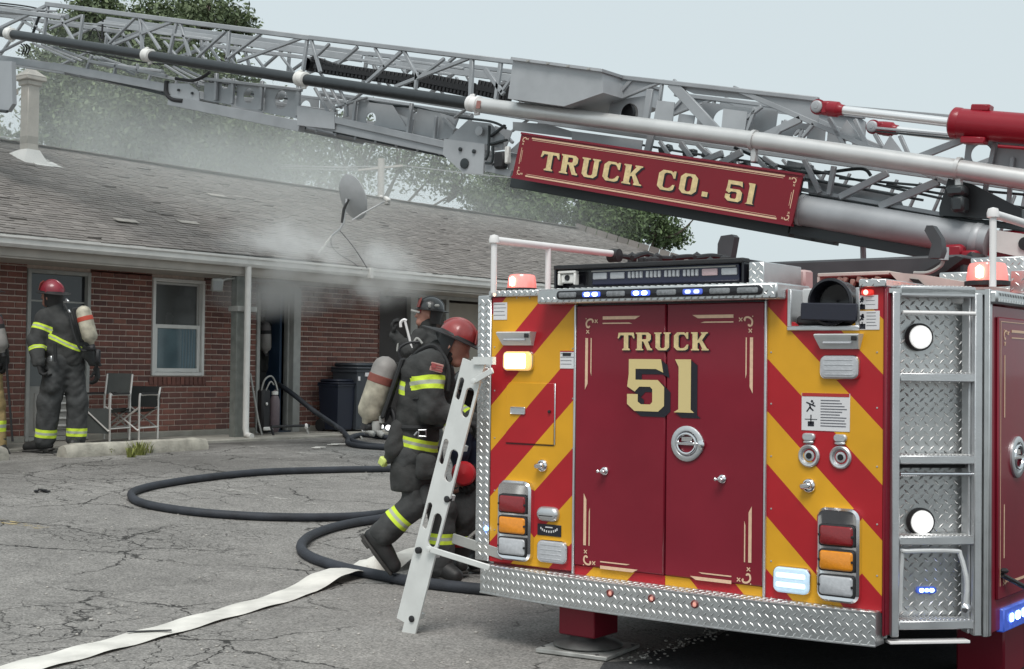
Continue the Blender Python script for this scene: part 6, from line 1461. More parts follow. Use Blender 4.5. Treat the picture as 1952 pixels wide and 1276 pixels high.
# ================================================================ people: smooth surfaces grown round posed bones
def snets(fn, lo, hi, h):
    n = [int(math.ceil((hi[i]-lo[i])/h))+1 for i in range(3)]
    ax = [lo[i]+h*np.arange(n[i]) for i in range(3)]
    Xg, Yg, Zg = np.meshgrid(*ax, indexing='ij'); Pt = np.stack([Xg, Yg, Zg], -1).reshape(-1, 3)
    Vv = fn(Pt).reshape(n); s = Vv < 0
    c = [(i, j, k) for i in (0, 1) for j in (0, 1) for k in (0, 1)]
    cells = [s[i:n[0]-1+i, j:n[1]-1+j, k:n[2]-1+k] for i, j, k in c]
    cnt = sum(x.astype(int) for x in cells); act = (cnt > 0) & (cnt < 8)
    idx = -np.ones(act.shape, int); A = np.argwhere(act); idx[act] = np.arange(len(A))
    acc = np.zeros((len(A), 3)); num = np.zeros(len(A))
    cv = np.stack([Vv[A[:, 0]+i, A[:, 1]+j, A[:, 2]+k] for i, j, k in c], 1)
    for a in range(8):
        for b in range(a+1, 8):
            d = [abs(c[a][q]-c[b][q]) for q in range(3)]
            if sum(d) != 1: continue
            va, vb = cv[:, a], cv[:, b]; m = (va < 0) != (vb < 0)
            t = np.where(m, va/(va-vb+1e-12), 0)[:, None]
            p = np.array(c[a])+t*(np.array(c[b])-np.array(c[a])); acc[m] += p[m]; num[m] += 1
    vs = (A+acc/num[:, None])*h+np.array(lo)
    fs = []
    for axn in range(3):
        o1, o2 = (axn+1) % 3, (axn+2) % 3
        sl = [slice(0, n[i]) for i in range(3)]; s1 = list(sl); s2 = list(sl); s1[axn] = slice(0, n[axn]-1); s2[axn] = slice(1, n[axn])
        e = s[tuple(s1)] != s[tuple(s2)]; E = np.argwhere(e)
        E = E[(E[:, o1] > 0) & (E[:, o2] > 0) & (E[:, o1] < n[o1]-1) & (E[:, o2] < n[o2]-1)]
        d1 = np.zeros(3, int); d1[o1] = 1; d2 = np.zeros(3, int); d2[o2] = 1
        q = [E-d1-d2, E-d2, E, E-d1]; q = np.stack([idx[x[:, 0], x[:, 1], x[:, 2]] for x in q], 1)
        fl = s[E[:, 0], E[:, 1], E[:, 2]]; q[~fl] = q[~fl][:, ::-1]; fs.append(q)
    return vs, np.concatenate(fs)
def npv(v): return np.array([v.x, v.y, v.z])
def cone(Pt, a, b, ra, rb):
    a, b = npv(a), npv(b); ba = b-a; L2 = (ba*ba).sum()+1e-9
    t = np.clip(((Pt-a)@ba)/L2, 0, 1); return np.linalg.norm(Pt-a-t[:, None]*ba, axis=1)-(ra+(rb-ra)*t)
def smin(a, b, k): 
    h = np.clip(.5+.5*(b-a)/k, 0, 1); return b*(1-h)+a*h-k*h*(1-h)
def union(Pt, bones, k=.03):
    d = None
    for B_ in bones:
        e = cone(Pt, *B_[:4]); kk = B_[4] if len(B_) > 4 else k
        d = e if d is None else smin(d, e, kk)
    return d
def folds(Pt, amp, sc=1, seed=0):
    q = Pt*sc; w1 = np.sin(q[:, 2]*9+3*np.sin(q[:, 0]*5+seed)+2*np.sin(q[:, 1]*6)); w2 = np.sin(q[:, 0]*22+q[:, 2]*17+seed+2.5*np.sin(q[:, 2]*11+q[:, 1]*7)); w3 = np.sin(q[:, 1]*38-q[:, 2]*31+3*np.sin(q[:, 0]*13+seed*2))
    w4 = np.abs(np.sin(q[:, 2]*24+q[:, 0]*15+4*np.sin(q[:, 1]*9+seed)+2*np.sin(q[:, 2]*5))); w5 = np.abs(np.sin(q[:, 0]*19-q[:, 2]*21+q[:, 1]*17+3*np.sin(q[:, 2]*8-seed)))
    return amp*(w1*.5+w2*.35+w3*.25+.95*(.6-w4)+.6*(.6-w5))*.85
def grow(name, bones, mats, parent, h=.014, amp=0, seed=0, cut=None, k=.03, bands=None, sc=1, label=None):
    pts = [npv(b[i]) for b in bones for i in (0, 1)]; R = max(max(b[2], b[3]) for b in bones)+.04
    lo = np.min(pts, 0)-R; hi = np.max(pts, 0)+R
    def fn(Pt):
        d = union(Pt, bones, k)
        if amp: d = d+folds(Pt, amp, sc, seed)
        if cut: 
            for (c, n_) in cut: d = np.maximum(d, (Pt-npv(c))@npv(V(n_).normalized()))
        return d
    vs, fs = snets(fn, lo, hi, h); off = npv(ORG[parent.name])
    me = bpy.data.meshes.new(name); me.from_pydata((vs-off).tolist(), [], fs.tolist()); me.polygons.foreach_set('use_smooth', [True]*len(fs))
    for m in (mats if isinstance(mats, list) else [mats]): me.materials.append(m)
    if True:
        at_ = me.attributes.new('band', 'FLOAT', 'POINT'); val = np.full(len(vs), 9.0)
        for (c, n_, hw, rad) in (bands or []):
            d = vs-npv(c); q = np.abs(d@npv(V(n_).normalized()))/hw; near = np.linalg.norm(d, axis=1) < rad
            val = np.where(near, np.minimum(val, q), val)
        at_.data.foreach_set('value', val.astype(np.float32))
    me.update(); o = bpy.data.objects.new(name, me); COL.objects.link(o); o.parent = parent; ORG[o.name] = ORG[parent.name]
    if label: o['label'] = label
    return o
def cloth(name, col, yel=(.62, .80, .06)):
    m = mat(name, col, .88, 0, .4, 9, .011, 15); n, l = nodes(m); b = n['Principled BSDF']; src = b.inputs['Base Color'].links[0].from_socket
    a = n.new('ShaderNodeAttribute'); a.attribute_name = 'band'
    g1 = n.new('ShaderNodeMath'); g1.operation = 'LESS_THAN'; g1.inputs[1].default_value = 1; l.new(a.outputs['Fac'], g1.inputs[0])
    g2 = n.new('ShaderNodeMath'); g2.operation = 'LESS_THAN'; g2.inputs[1].default_value = .30; l.new(a.outputs['Fac'], g2.inputs[0])
    m1 = n.new('ShaderNodeMixRGB'); l.new(g1.outputs[0], m1.inputs[0]); l.new(src, m1.inputs[1]); m1.inputs[2].default_value = (*yel, 1)
    m2 = n.new('ShaderNodeMixRGB'); l.new(g2.outputs[0], m2.inputs[0]); l.new(m1.outputs[0], m2.inputs[1]); m2.inputs[2].default_value = (.42, .45, .36, 1)
    l.new(m2.outputs[0], b.inputs['Base Color']); return m
m_coat = cloth('turnout_black', (.043, .044, .043)); m_pant = cloth('turnout_trousers', (.050, .052, .052)); m_tan = cloth('turnout_tan', (.30, .22, .10))
m_skin = mat('skin', (.48, .24, .18), .5, 0, .08, 20); m_boot = mat('boot_rubber', (.02, .02, .02), .55, 0, .2, 20, .001, 60)
m_sole = mat('boot_sole', (.05, .048, .045), .8, 0, .3, 30, .001, 60); m_glove = mat('glove_black', (.018, .018, .018), .8, 0, .2, 30, .001, 120); m_cyl2 = mat('scba_cylinder', (.40, .37, .29), .6, 0, .5, 13, .001, 30); m_cylg = mat('scba_cylinder_grey', (.26, .245, .23), .6, 0, .3, 9)
m_jeans = mat('navy_cotton', (.022, .034, .065), .85, 0, .15, 12)
m_web = mat('webbing', (.02, .021, .022), .8, 0, .2, 40)
def helmet(parent, c, up, fwd, col, R=.118, brim=(.04, .035, .105), stripe=None):
    c, up = V(c), V(up).normalized(); fwd = V(fwd); fwd = (fwd-up*fwd.dot(up)).normalized(); sd = up.cross(fwd)
    mm_ = mat('helmet_shell', col, .35, 0, .25, 9, .0006, 60, coat=.3); mk = mat('helmet_dark', (.015, .014, .014), .5, 0, .2, 9)
    N = 48; K = 9; vs = []
    for k_ in range(K+1):
        ph = pi/2*k_/K
        for j in range(N):
            t = 2*pi*j/N; rr = sin(ph)*(1+.035*max(0, cos(4*t))**10); el = 1.12
            vs.append(c+(fwd*cos(t)*el+sd*sin(t))*R*rr+up*R*1.05*cos(ph)*(1+.0*rr))
    fs = [(i*N+j, (i+1)*N+j, (i+1)*N+(j+1) % N, i*N+(j+1) % N) for i in range(K) for j in range(N)]
    o = MB().add(vs, fs, 0, True).build('helmet', mm_, parent)
    vs = []
    for (r_, dz) in ((1.0, .012), (1.02, 0), (2, -.0), (2, -.006), (1.0, -.012)):
        for j in range(N):
            t = 2*pi*j/N; f_ = max(0, cos(t))**2*brim[0]+sin(t)**2*brim[1]+max(0, -cos(t))**2*brim[2]
            q = R*1.0+(f_ if r_ == 2 else 0)+(.004 if r_ == 1.02 else 0); droop = -(.3*f_) if r_ == 2 else 0
            vs.append(c+fwd*cos(t)*(q*1.10)+sd*sin(t)*q+up*(dz+droop))
    fs = [(i*N+j, (i+1)*N+j, (i+1)*N+(j+1) % N, i*N+(j+1) % N) for i in range(4) for j in range(N)]
    MB().add(vs, fs, 0, True).build('helmet_brim', mk if stripe is None else stripe, o)
    # crest, front shield, ear flap
    mb = MB(); mb.tube([c+up*R*1.05*cos(a)+fwd*R*1.14*sin(a)*1.0 for a in [radians(-70+i*10) for i in range(17)]], .010, 8); mb.build('crest', mm_, o)
    s_ = c+fwd*R*1.15; mb = MB(); mb.quadprism([s_-sd*.05+up*.01, s_+sd*.05+up*.01, s_+sd*.045+up*.09-fwd*.02, s_+up*.115-fwd*.03, s_-sd*.045+up*.09-fwd*.02], fwd*.006); mb.build('front_shield', mat('shield_leather', (.25, .05, .04), .6, 0, .2, 20), o)
    mb = MB(); vs = []
    for j in range(17):
        t = radians(75+j*12.5)
        vs += [c+fwd*cos(t)*R*1.02+sd*sin(t)*R*.93-up*.01, c+fwd*cos(t)*R*.95+sd*sin(t)*R*.86-up*.15]
    vs += [v_*1.0+(c-v_).normalized()*.006 for v_ in vs]
    fs = [(2*i, 2*i+1, 2*i+3, 2*i+2) for i in range(16)]; fs += [tuple(34+i for i in f[::-1]) for f in fs]
    mb.add(vs, fs, 0, True).build('ear_flap', mk, o)
    return o
def face(bones, hd, up, fwd, s=1):
    up = V(up).normalized(); fwd = V(fwd); fwd = (fwd-up*fwd.dot(up)).normalized(); sd = up.cross(fwd)
    return bones+[(hd+up*.03, hd+up*.03+fwd*.01, .092, .09), (hd-up*.05+fwd*.03, hd-up*.075+fwd*.055, .062, .045), (hd+fwd*.085+up*.02, hd+fwd*.108-up*.018, .012, .017, .012), (hd+fwd*.078+up*.042-sd*.03, hd+fwd*.078+up*.042+sd*.03, .014, .014, .015),
            (hd+sd*.088-fwd*.01, hd+sd*.092-fwd*.018-up*.02, .016, .012, .01), (hd-sd*.088-fwd*.01, hd-sd*.092-fwd*.018-up*.02, .016, .012, .01), (hd+fwd*.085-up*.05-sd*.018, hd+fwd*.085-up*.05+sd*.018, .010, .010, .01)]
def eyes(parent, hd, up, fwd):
    up = V(up).normalized(); fwd = V(fwd); fwd = (fwd-up*fwd.dot(up)).normalized(); sd = up.cross(fwd); 
    for s_ in (-1, 1): MB().lathe(hd+fwd*.084+up*.022+sd*s_*.031, fwd, [(.011, -.004), (.011, .002), (.006, .006), (0, .007)], 10).build('eye', m_shadowp, parent)
def hand(wr, fore, palmn, s=1.0, curl=.5):
    """glove: palm, four unequal bent fingers, thumb from the side near the palm's base"""
    f_ = V(fore).normalized(); n_ = V(palmn); n_ = (n_-f_*n_.dot(f_)).normalized(); sd = f_.cross(n_); B_ = []
    wr = V(wr); pc = wr+f_*.085*s
    for i in range(4):
        o_ = (i-1.5)*.021*s; root = pc+sd*o_+f_*(.008 if i in (1, 2) else 0)*s; ln = (.070, .080, .074, .058)[i]*s
        B_.append((wr+sd*o_*.7+f_*.01, root, .017*s, .014*s, .02))
        k1 = root+(f_*cos(curl*1.1)+n_*sin(curl*1.1))*ln*.45; k2 = k1+(f_*cos(curl*2.3)+n_*sin(curl*2.3))*ln*.35; k3 = k2+(f_*cos(curl*3.2)+n_*sin(curl*3.2))*ln*.25
        B_ += [(root, k1, .0125*s, .0115*s, .006), (k1, k2, .0115*s, .0105*s, .005), (k2, k3, .0105*s, .009*s, .005)]
    t0 = wr+f_*.025*s+sd*(-.028)*s; t1 = t0+(f_*.6-sd*.6+n_*.35).normalized()*.038*s; t2 = t1+(f_*.8-sd*.1+n_*.6).normalized()*.034*s
    B_ += [(t0, t1, .016*s, .013*s, .012), (t1, t2, .013*s, .011*s, .005)]
    return B_
def air_set(parent, top, bot, r, back, m1, m2, band=None):
    top, bot = V(top), V(bot); d = (bot-top).normalized(); L = (bot-top).length; bk = V(back).normalized()
    o = MB().lathe(top, d, [(0, -.0), (r*.5, .012), (r*.85, r*.45), (r, r*.9), (r, L*.42)], 24).build('air_cylinder', m2, parent)
    MB().lathe(top, d, [(r*1.001, L*.40), (r*1.02, L*.42), (r*1.02, L*.86), (r*.85, L*.95), (r*.45, L), (r*.3, L+.03), (0, L+.03)], 24).build('cylinder_sleeve', m1, o)
    MB().lathe(top, d, [(r*.98, L*.30), (r*1.05, L*.31), (r*1.05, L*.42), (r*.98, L*.43)], 24).build('cylinder_strap', band or m_web, o)
    mb = MB(); mb.lathe(bot+d*.02, d, [(.022, 0), (.028, .02), (.028, .05), (0, .06)], 12); mb.box(bot+d*.05-bk*.03, (.07, .07, .05), None, 0, .015); mb.build('valve', m_black, o)
    mb = MB(); sd = d.cross(bk).normalized(); c = (top+bot)/2-bk*(r+.02)
    mb.box(c, (.035, .17, L*.95), Matrix((bk, sd, d)).transposed(), 0, .01); mb.build('back_frame', m_web, parent)
    return o
def boot(name, an, toe, up, parent, sh=.15):
    an, toe = V(an), V(toe); f_ = (toe-an); L = f_.length; u_ = V(up).normalized()
    heel = an-f_.normalized()*.055-u_*.035
    B_ = [(an+u_*sh, an, .066, .060), (an, an+f_*.55, .056, .050), (heel, toe, .045, .043), (an+f_*.4, toe, .05, .045)]
    o = grow(name, B_, m_boot, parent, h=.012, k=.03)
    d_ = (toe-heel).normalized(); n_ = (u_-d_*u_.dot(d_)).normalized(); c_ = (heel+toe)/2-n_*.044; LL = (toe-heel).length
    q = MB(); q.box(c_, (LL+.085, .098, .022), Matrix((d_, n_.cross(d_), n_)).transposed(), 0, .009); q.box(c_-d_*(LL*.42)-n_*.014, (.075, .092, .02), Matrix((d_, n_.cross(d_), n_)).transposed(), 0, .006); q.box(c_+d_*(LL*.18)-n_*.008, (LL*.7, .092, .012), Matrix((d_, n_.cross(d_), n_)).transposed(), 0, .004)
    q.build('sole', m_sole, o)
    return o
def person(lab, base, J, group='firefighters at the scene'):
    t = thing('person', base, lab, 'person', group); return t
def D_(D): return lambda px, py, dd=0: P(px, py, D=D+dd)

# ---- foreground firefighter walking away towards the right, bent forward
T = D_(9.30); base = G(800, 1095)
p1 = person('firefighter in black turnout coat and red helmet with beige air tank, nearest the truck', base, 0)
fw = (CR*.86-CU*.45-CF*.15).normalized(); hup = (CU*.9+CR*.43-CF*.03).normalized()
hd = T(866, 662); neck = T(842, 672); chest = T(815, 712); waist = T(797, 790); pelv = T(790, 850)
shR, shL = T(820, 694, -.19), T(838, 692, .17); elR, elL = T(822, 782, -.24), T(858, 775, .2); haR, haL = T(872, 800, -.20), T(895, 800, .12)
hipR, hipL = T(786, 868, -.09), T(806, 868, .09); knR, knL = T(796, 955, -.10), T(843, 972, .09); anR, anL = T(730, 1020, -.10), T(838, 1078, .09); toR, toL = T(750, 1078, -.10), T(868, 1098, .02)
body = [(pelv, chest, .10, .12), (chest, neck, .09, .055), (neck, hd, .055, .06), (shR, elR, .05, .042), (elR, haR, .042, .03), (shL, elL, .05, .042), (elL, haL, .042, .03), (hipR, knR, .075, .055), (knR, anR, .055, .04), (hipL, knL, .075, .055), (knL, anL, .055, .04)]
b1 = grow('body', face(body, hd, hup, fw), m_skin, p1, h=.012); eyes(b1, hd, hup, fw)
co = [(chest+CF*.10-CR*.03, waist+CF*.08, .145, .14), (chest-CF*.10-CR*.03, waist-CF*.08, .145, .14), (shR, chest-CF*.06, .09, .12), (shL, chest+CF*.06, .085, .12), (waist-CF*.06, T(790, 905, -.06), .14, .155), (waist+CF*.06, T(793, 905, .06), .14, .155),
      (T(790, 905, -.05), T(787, 925, -.05), .155, .15), (shR, elR, .092, .084), (elR, haR, .084, .068), (shL, elL, .083, .075), (elL, haL, .075, .06), (chest+CR*.03, neck-CR*.02, .11, .075), (neck-CR*.03, neck+CR*.06, .080, .072)]
ad = (elR-shR); td = (chest-waist)
grow('turnout_coat', co, m_coat, p1, h=.0125, amp=.008, seed=1, k=.035, bands=[(shR.lerp(elR, .42), ad, .044, .14), (chest.lerp(waist, .38)-CR*.08, td, .044, .20), (T(800, 843), td, .034, .24), (elR.lerp(haR, .72), haR-elR, .022, .11), (elL.lerp(haL, .7), haL-elL, .03, .11)], cut=[(T(787, 935), (0, 0, -1))])
pa = [(pelv, hipR, .13, .12), (pelv, hipL, .13, .12), (hipR, knR, .115, .092), (knR, anR, .094, .088), (hipL, knL, .115, .094), (knL, anL, .095, .09)]
grow('turnout_trousers', pa, m_pant, p1, h=.0125, amp=.009, seed=3, k=.04, bands=[(knR.lerp(anR, .52), anR-knR, .036, .17), (knL.lerp(anL, .5), anL-knL, .036, .15)])
boot('boot', anR+(anR-knR)*.12, toR, (knR-anR), p1); boot('boot', anL, toL, Z_, p1)
grow('glove', hand(haR, haR-elR, -CU, 1.25, .5), m_glove, p1, h=.007, k=.008); grow('glove', hand(haL, haL-elL, -CU, 1.25, .5), m_glove, p1, h=.007, k=.008)
helmet(p1, T(873, 642), hup, fw, (.26, .035, .034), R=.114, brim=(.045, .035, .115))
air_set(p1, T(741, 680, -.08), T(700, 800, -.08), .083, -CR, m_cyl2, m_cylg, mat('strap_brown', (.20, .06, .045), .7, 0, .3, 20))
mb = MB(); mb.tube(spline([T(744, 780, -.05), T(752, 800, -.1), T(764, 805, -.12), T(785, 765, -.2), T(800, 760, -.25)]), .014, 7); mb.tube(spline([T(835, 662, -.14), T(852, 690, -.2), T(856, 720, -.22), T(854, 745, -.22)]), .012, 7); mb.tube(spline([T(775, 695, -.1), T(800, 668, -.16), T(828, 660, -.16), T(850, 688, -.18)]), .016, 7)
mb.build('shoulder_strap', m_web, p1)
mb = MB(); cw = T(797, 812); mb.tube([cw+(CR*cos(a)*.155+CF*sin(a)*.215) for a in [2*pi*i/28 for i in range(28)]], .020, 8, closed=True); mb.build('waist_belt', m_web, p1)
grow('coat_pocket', [(T(806, 878, -.235), T(806, 900, -.235), .045, .05), (T(820, 880, -.22), T(820, 900, -.22), .045, .05)], m_coat, p1, h=.012, amp=.004)
grow('trouser_pocket', [(T(812, 935, -.17), T(816, 955, -.17), .05, .052)], m_pant, p1, h=.012, amp=.005)
mb = MB(); mb.tube(spline([T(716, 815, -.1), T(735, 800, -.1), T(745, 780, -.1), T(752, 800, -.12), T(748, 835, -.12)]), .013, 7); mb.tube(spline([T(770, 700, -.1), T(760, 670, -.1), T(775, 655, -.1), T(800, 652, -.1)]), .009, 7); mb.build('air_hose', m_black, p1)
grow('belt_pouch', [(T(760, 815, -.14), T(756, 850, -.14), .06, .072), (T(754, 850, -.14), T(742, 874, -.12), .06, .035)], m_coat, p1, h=.012, amp=.008, seed=5)
MB().box(T(731, 880, -.12), (.06, .05, .06), Matrix.Rotation(.5, 3, 'Y'), 0, .01).build('glove_cuff', mat('cuff_lime', (.62, .72, .2), .7, 0, .15, 20), p1)
mb = MB(); mb.tube([T(798, 820, -.27), T(812, 820, -.27), T(812, 832, -.27), T(798, 832, -.27)], .007, 7, closed=True); mb.tube([T(790, 830, -.25), T(796, 823, -.26)], .007, 6); mb.build('carabiner', m_alu, p1)
mb = MB(); mb.box(T(832, 701, -.285), (.085, .012, .058), Matrix((CR, -CF, CU)).transposed() @ Matrix.Rotation(.25, 3, 'Y'), 0, .003); fp = mb.build('flag_patch', mat('patch_pink', (.45, .25, .22), .8), p1)
mb = MB()
for i in range(3): mb.box(T(833, 701, -.293)+CU*(.016-i*.016), (.075, .003, .007), Matrix((CR, -CF, CU)).transposed() @ Matrix.Rotation(.25, 3, 'Y'))
mb.box(T(827, 699, -.294)+CU*.006, (.030, .004, .028), Matrix((CR, -CF, CU)).transposed() @ Matrix.Rotation(.25, 3, 'Y')); mb.build('patch_stripes', mat('patch_red', (.35, .08, .08), .8), fp)
mb = MB(); mb.lathe(T(718, 812, -.1), CU, [(.03, -.03), (.035, 0), (.03, .03), (0, .035)], 10); mb.lathe(T(728, 800, -.12), CU, [(.0, -.03), (.02, -.02), (.02, .02), (0, .03)], 8); mb.build('gauge', m_trim, p1)

# ---- firefighter standing by the storm door, seen from behind
T = D_(15.35); base = G(110, 864)
p2 = person('firefighter in red helmet with beige air tank, standing before the storm door, back turned', base, 0)
fw = (CF*.30-CR*.92-CU*.2).normalized(); hup = (CU+CR*.05-CF*.12).normalized(); sdx = CR*.75+CF*.5
hd = T(97, 566); neck = T(106, 590); chest = T(112, 622); waist = T(118, 662); pelv = T(124, 688)
shL, shR = T(84, 606, -.08), T(136, 603, .08); elL, elR = T(68, 652, -.16), T(160, 655, .08); haL, haR = T(74, 692, -.25), T(184, 700, .0)
hipL, hipR = T(111, 696, -.04), T(138, 696, .04); knL, knR = T(93, 768, -.08), T(148, 768, .05); anL, anR = T(86, 838, -.06), T(145, 836, .05); toL, toR = T(52, 852, .0), T(139, 846, -.12)
body = [(pelv, chest, .10, .12), (chest, neck, .09, .055), (neck, hd, .055, .06), (shR, elR, .05, .042), (elR, haR, .042, .03), (shL, elL, .05, .042), (elL, haL, .042, .03), (hipR, knR, .075, .055), (knR, anR, .055, .04), (hipL, knL, .075, .055), (knL, anL, .055, .04)]
b2 = grow('body', face(body, hd, hup, fw), m_skin, p2, h=.013); eyes(b2, hd, hup, fw)
co = [(chest-CR*.11, waist-CR*.10, .14, .14), (chest+CR*.10, waist+CR*.08, .14, .14), (shL, chest, .08, .12), (shR, chest, .08, .12), (waist-CR*.07, pelv-CR*.06+CU*.02, .13, .135), (waist+CR*.07, pelv+CR*.06+CU*.02, .13, .135),
      (shR, elR, .088, .078), (elR, haR, .075, .06), (shL, elL, .098, .092), (elL, haL, .088, .065), (chest, neck, .12, .09), (neck, neck+CU*.04, .085, .08)]
grow('turnout_coat', co, m_coat, p2, h=.014, amp=.007, seed=2, k=.035, bands=[(shL.lerp(elL, .42), elL-shL, .032, .14), (shR.lerp(elR, .30)-CR*.02, CU*.9+CR*.35, .032, .16), (T(124, 653, -.08), CU*.85+CR*.4, .028, .19), (elL.lerp(haL, .35), haL-elL, .02, .11)], cut=[(pelv-CU*.06, -CU)])
pa = [(pelv, hipR, .13, .125), (pelv, hipL, .13, .125), (hipR, knR, .125, .112), (knR, anR, .112, .108), (hipL, knL, .14, .122), (knL, anL, .122, .112), (T(96, 722, -.18), T(98, 738, -.18), .075, .08)]
grow('turnout_trousers', pa, m_pant, p2, h=.014, amp=.008, seed=7, k=.04, bands=[(knR.lerp(anR, .82), anR-knR, .045, .2), (knL.lerp(anL, .82), anL-knL, .045, .2)])
boot('boot', anL-CU*.04, toL, Z_, p2, .1); boot('boot', anR-CU*.04, toR, Z_, p2, .1)
grow('glove', hand(haL, -CU+CR*.3, CR, 1.3, .6), m_glove, p2, h=.008, k=.008); grow('glove', hand(haR, -CU+CR*.1, -CR, 1.3, .5), m_glove, p2, h=.008, k=.008)
helmet(p2, T(100, 556), hup, fw, (.22, .016, .03), R=.122, brim=(.035, .03, .07))
air_set(p2, T(156, 583, -.22), T(174, 652, -.22), .082, (CR*.6-CF*.8), m_cyl2, m_cyl2, mat('strap_red', (.50, .07, .04), .6))
mb = MB(); mb.tube(spline([T(122, 580, -.1), T(132, 600, -.2), T(142, 640, -.24), T(156, 668, -.22), T(178, 664, -.22)]), .014, 7); mb.tube(spline([T(160, 660, -.2), T(182, 668, -.2), T(188, 690, -.15), T(180, 705, -.1)]), .018, 7); mb.tube([T(105, 655, -.25), T(106, 690, -.25)], .02, 7); mb.build('air_hose', m_web, p2)
mb = MB(); mb.box(T(170, 664, -.22), (.16, .06, .07), None, 0, .02); mb.box(T(186, 680, -.2), (.07, .06, .16), None, 0, .02); mb.build('regulator', m_black, p2)
mb = MB(); mb.box(T(128, 574, -.12), (.06, .02, .035), Matrix.Rotation(.5, 3, 'Y'), 0, .006); mb.box(T(132, 594, -.2), (.05, .02, .03), Matrix.Rotation(.8, 3, 'Y'), 0, .006); mb.box(T(97, 684, -.26), (.035, .02, .06), None, 0, .006); mb.build('strap_buckle', m_alu, p2)

# ---- firefighter with black helmet, beyond the first
T = D_(14.6); base = G(812, 915)
p3 = person('firefighter in black helmet facing left, half hidden behind the nearest firefighter', base, 0)
fw = (-CR*.92-CF*.3-CU*.1).normalized(); hup = (CU+CR*.1).normalized()
hd = T(812, 602); neck = T(815, 622); chest = T(815, 660); pelv = T(814, 740); shL, shR = T(800, 640, -.18), T(828, 640, .18); elL, elR = T(778, 668, -.25), T(815, 690, .2); haL, haR = T(752, 640, -.25), T(775, 695, .1)
hipL, hipR = T(806, 750, -.08), T(822, 750, .08); knL, knR = T(800, 825, -.1), T(826, 825, .1); anL, anR = T(804, 900, -.1), T(832, 900, .1)
body = [(pelv, chest, .10, .12), (chest, neck, .09, .055), (neck, hd, .055, .06), (shR, elR, .05, .042), (elR, haR, .042, .03), (shL, elL, .05, .042), (elL, haL, .042, .03), (hipR, knR, .075, .055), (knR, anR, .055, .04), (hipL, knL, .075, .055), (knL, anL, .055, .04)]
b3 = grow('body', face(body, hd, hup, fw), m_skin, p3, h=.014); eyes(b3, hd, hup, fw)
grow('turnout_coat', [(chest-CF*.1, pelv-CF*.08, .13, .14), (chest+CF*.1, pelv+CF*.08, .13, .14), (shL, elL, .08, .07), (elL, haL, .07, .055), (shR, elR, .08, .07), (elR, haR, .07, .055), (chest, neck, .11, .08), (neck, neck+CU*.04, .08, .08)], m_coat, p3, h=.015, amp=.007, seed=4, k=.035, bands=[(T(812, 700), CU, .03, .25)])
grow('turnout_trousers', [(pelv, hipR, .12, .12), (pelv, hipL, .12, .12), (hipR, knR, .11, .09), (knR, anR, .09, .085), (hipL, knL, .11, .09), (knL, anL, .09, .085)], m_pant, p3, h=.016, amp=.007, seed=9, k=.04)
boot('boot', anL, anL-CR*.17-CU*.05, Z_, p3, .1); boot('boot', anR, anR-CR*.17-CU*.05, Z_, p3, .1)
grow('glove', hand(haL, CU-CR*.2, CR, 1.25, .6), m_glove, p3, h=.009, k=.008); grow('glove', hand(haR, -CR, -CU, 1.25, .6), m_glove, p3, h=.009, k=.008)
helmet(p3, T(822, 590), hup, fw, (.03, .032, .033), R=.125, brim=(.03, .03, .05))
mb = MB(); mb.box(T(804, 590, -.06), (.04, .05, .10), None, 0, .015); mb.build('helmet_badge', m_cyl, p3)
mb = MB(); mb.box(T(833, 583, -.13), (.06, .03, .03), None, 0, .01); mb.box(T(819, 583, -.13), (.03, .03, .05), None, 0, .01); mb.tube([T(784, 592, -.05), T(800, 596, -.1)], .012, 6); mb.build('helmet_lamp', m_trim, p3)
mb = MB(); mb.tube([T(772, 612, -.3), T(786, 668, -.3)], .013, 8); mb.tube(spline([T(764, 624, -.3), T(764, 615, -.3), T(770, 610, -.3), T(775, 612, -.3)]), .016, 7); mb.build('hook_tool', m_whitepipe, label='short pale hooked tool upright beside the black-helmeted firefighter', cat='tool')
mb = MB(); mb.tube(spline([T(757, 670, -.3), T(760, 655, -.3), T(772, 664, -.3), T(782, 672, -.3)]), .01, 6); mb.tube(spline([T(788, 655, -.3), T(795, 645, -.3), T(805, 655, -.3)]), .012, 6); mb.build('air_hose', m_trim, p3)

# ---- firefighter inside the doorway
T = D_(20.3); base = V((T(505, 800).x, T(505, 800).y, .5))
p4 = person('firefighter in the dark doorway, only the air tank on the back clearly seen', base, 0)
hd = T(497, 590); neck = T(500, 606); chest = T(502, 640); pelv = T(502, 700); shL, shR = T(478, 622), T(522, 622, .1)
an1, an2 = T(495, 795), T(512, 795)
body = [(pelv, chest, .10, .12), (chest, neck, .09, .055), (neck, hd, .055, .095), (shL, T(472, 660), .05, .04), (T(472, 660), T(478, 695), .04, .03), (shR, T(524, 660), .05, .04), (T(524, 660), T(520, 695), .04, .03), (pelv, an1, .08, .045), (pelv, an2, .08, .045)]
grow('body', body, m_skin, p4, h=.018)
grow('turnout_coat', [(chest-CR*.08, pelv-CR*.07, .13, .14), (chest+CR*.08, pelv+CR*.07, .13, .14), (shL, T(472, 660), .08, .07), (shR, T(524, 660), .08, .07), (chest, neck, .1, .08), (T(472, 660), T(478, 695), .07, .05), (T(524, 660), T(520, 695), .07, .05)], m_coat, p4, h=.018, amp=.006)
grow('turnout_trousers', [(pelv-CR*.05, an1, .12, .09), (pelv+CR*.05, an2, .12, .09)], m_pant, p4, h=.018, amp=.006)
for a in (an1, an2): boot('boot', a-CU*.03, a+CF*.15-CU*.05, Z_, p4, .08)
helmet(p4, hd+CU*.02, CU, CF, (.05, .02, .02), R=.12)
air_set(p4, T(505, 613, -.25), T(506, 670, -.25), .085, -CF, m_cylg, mat('scba_cylinder_dark', (.13, .12, .12), .6, 0, .3, 9))

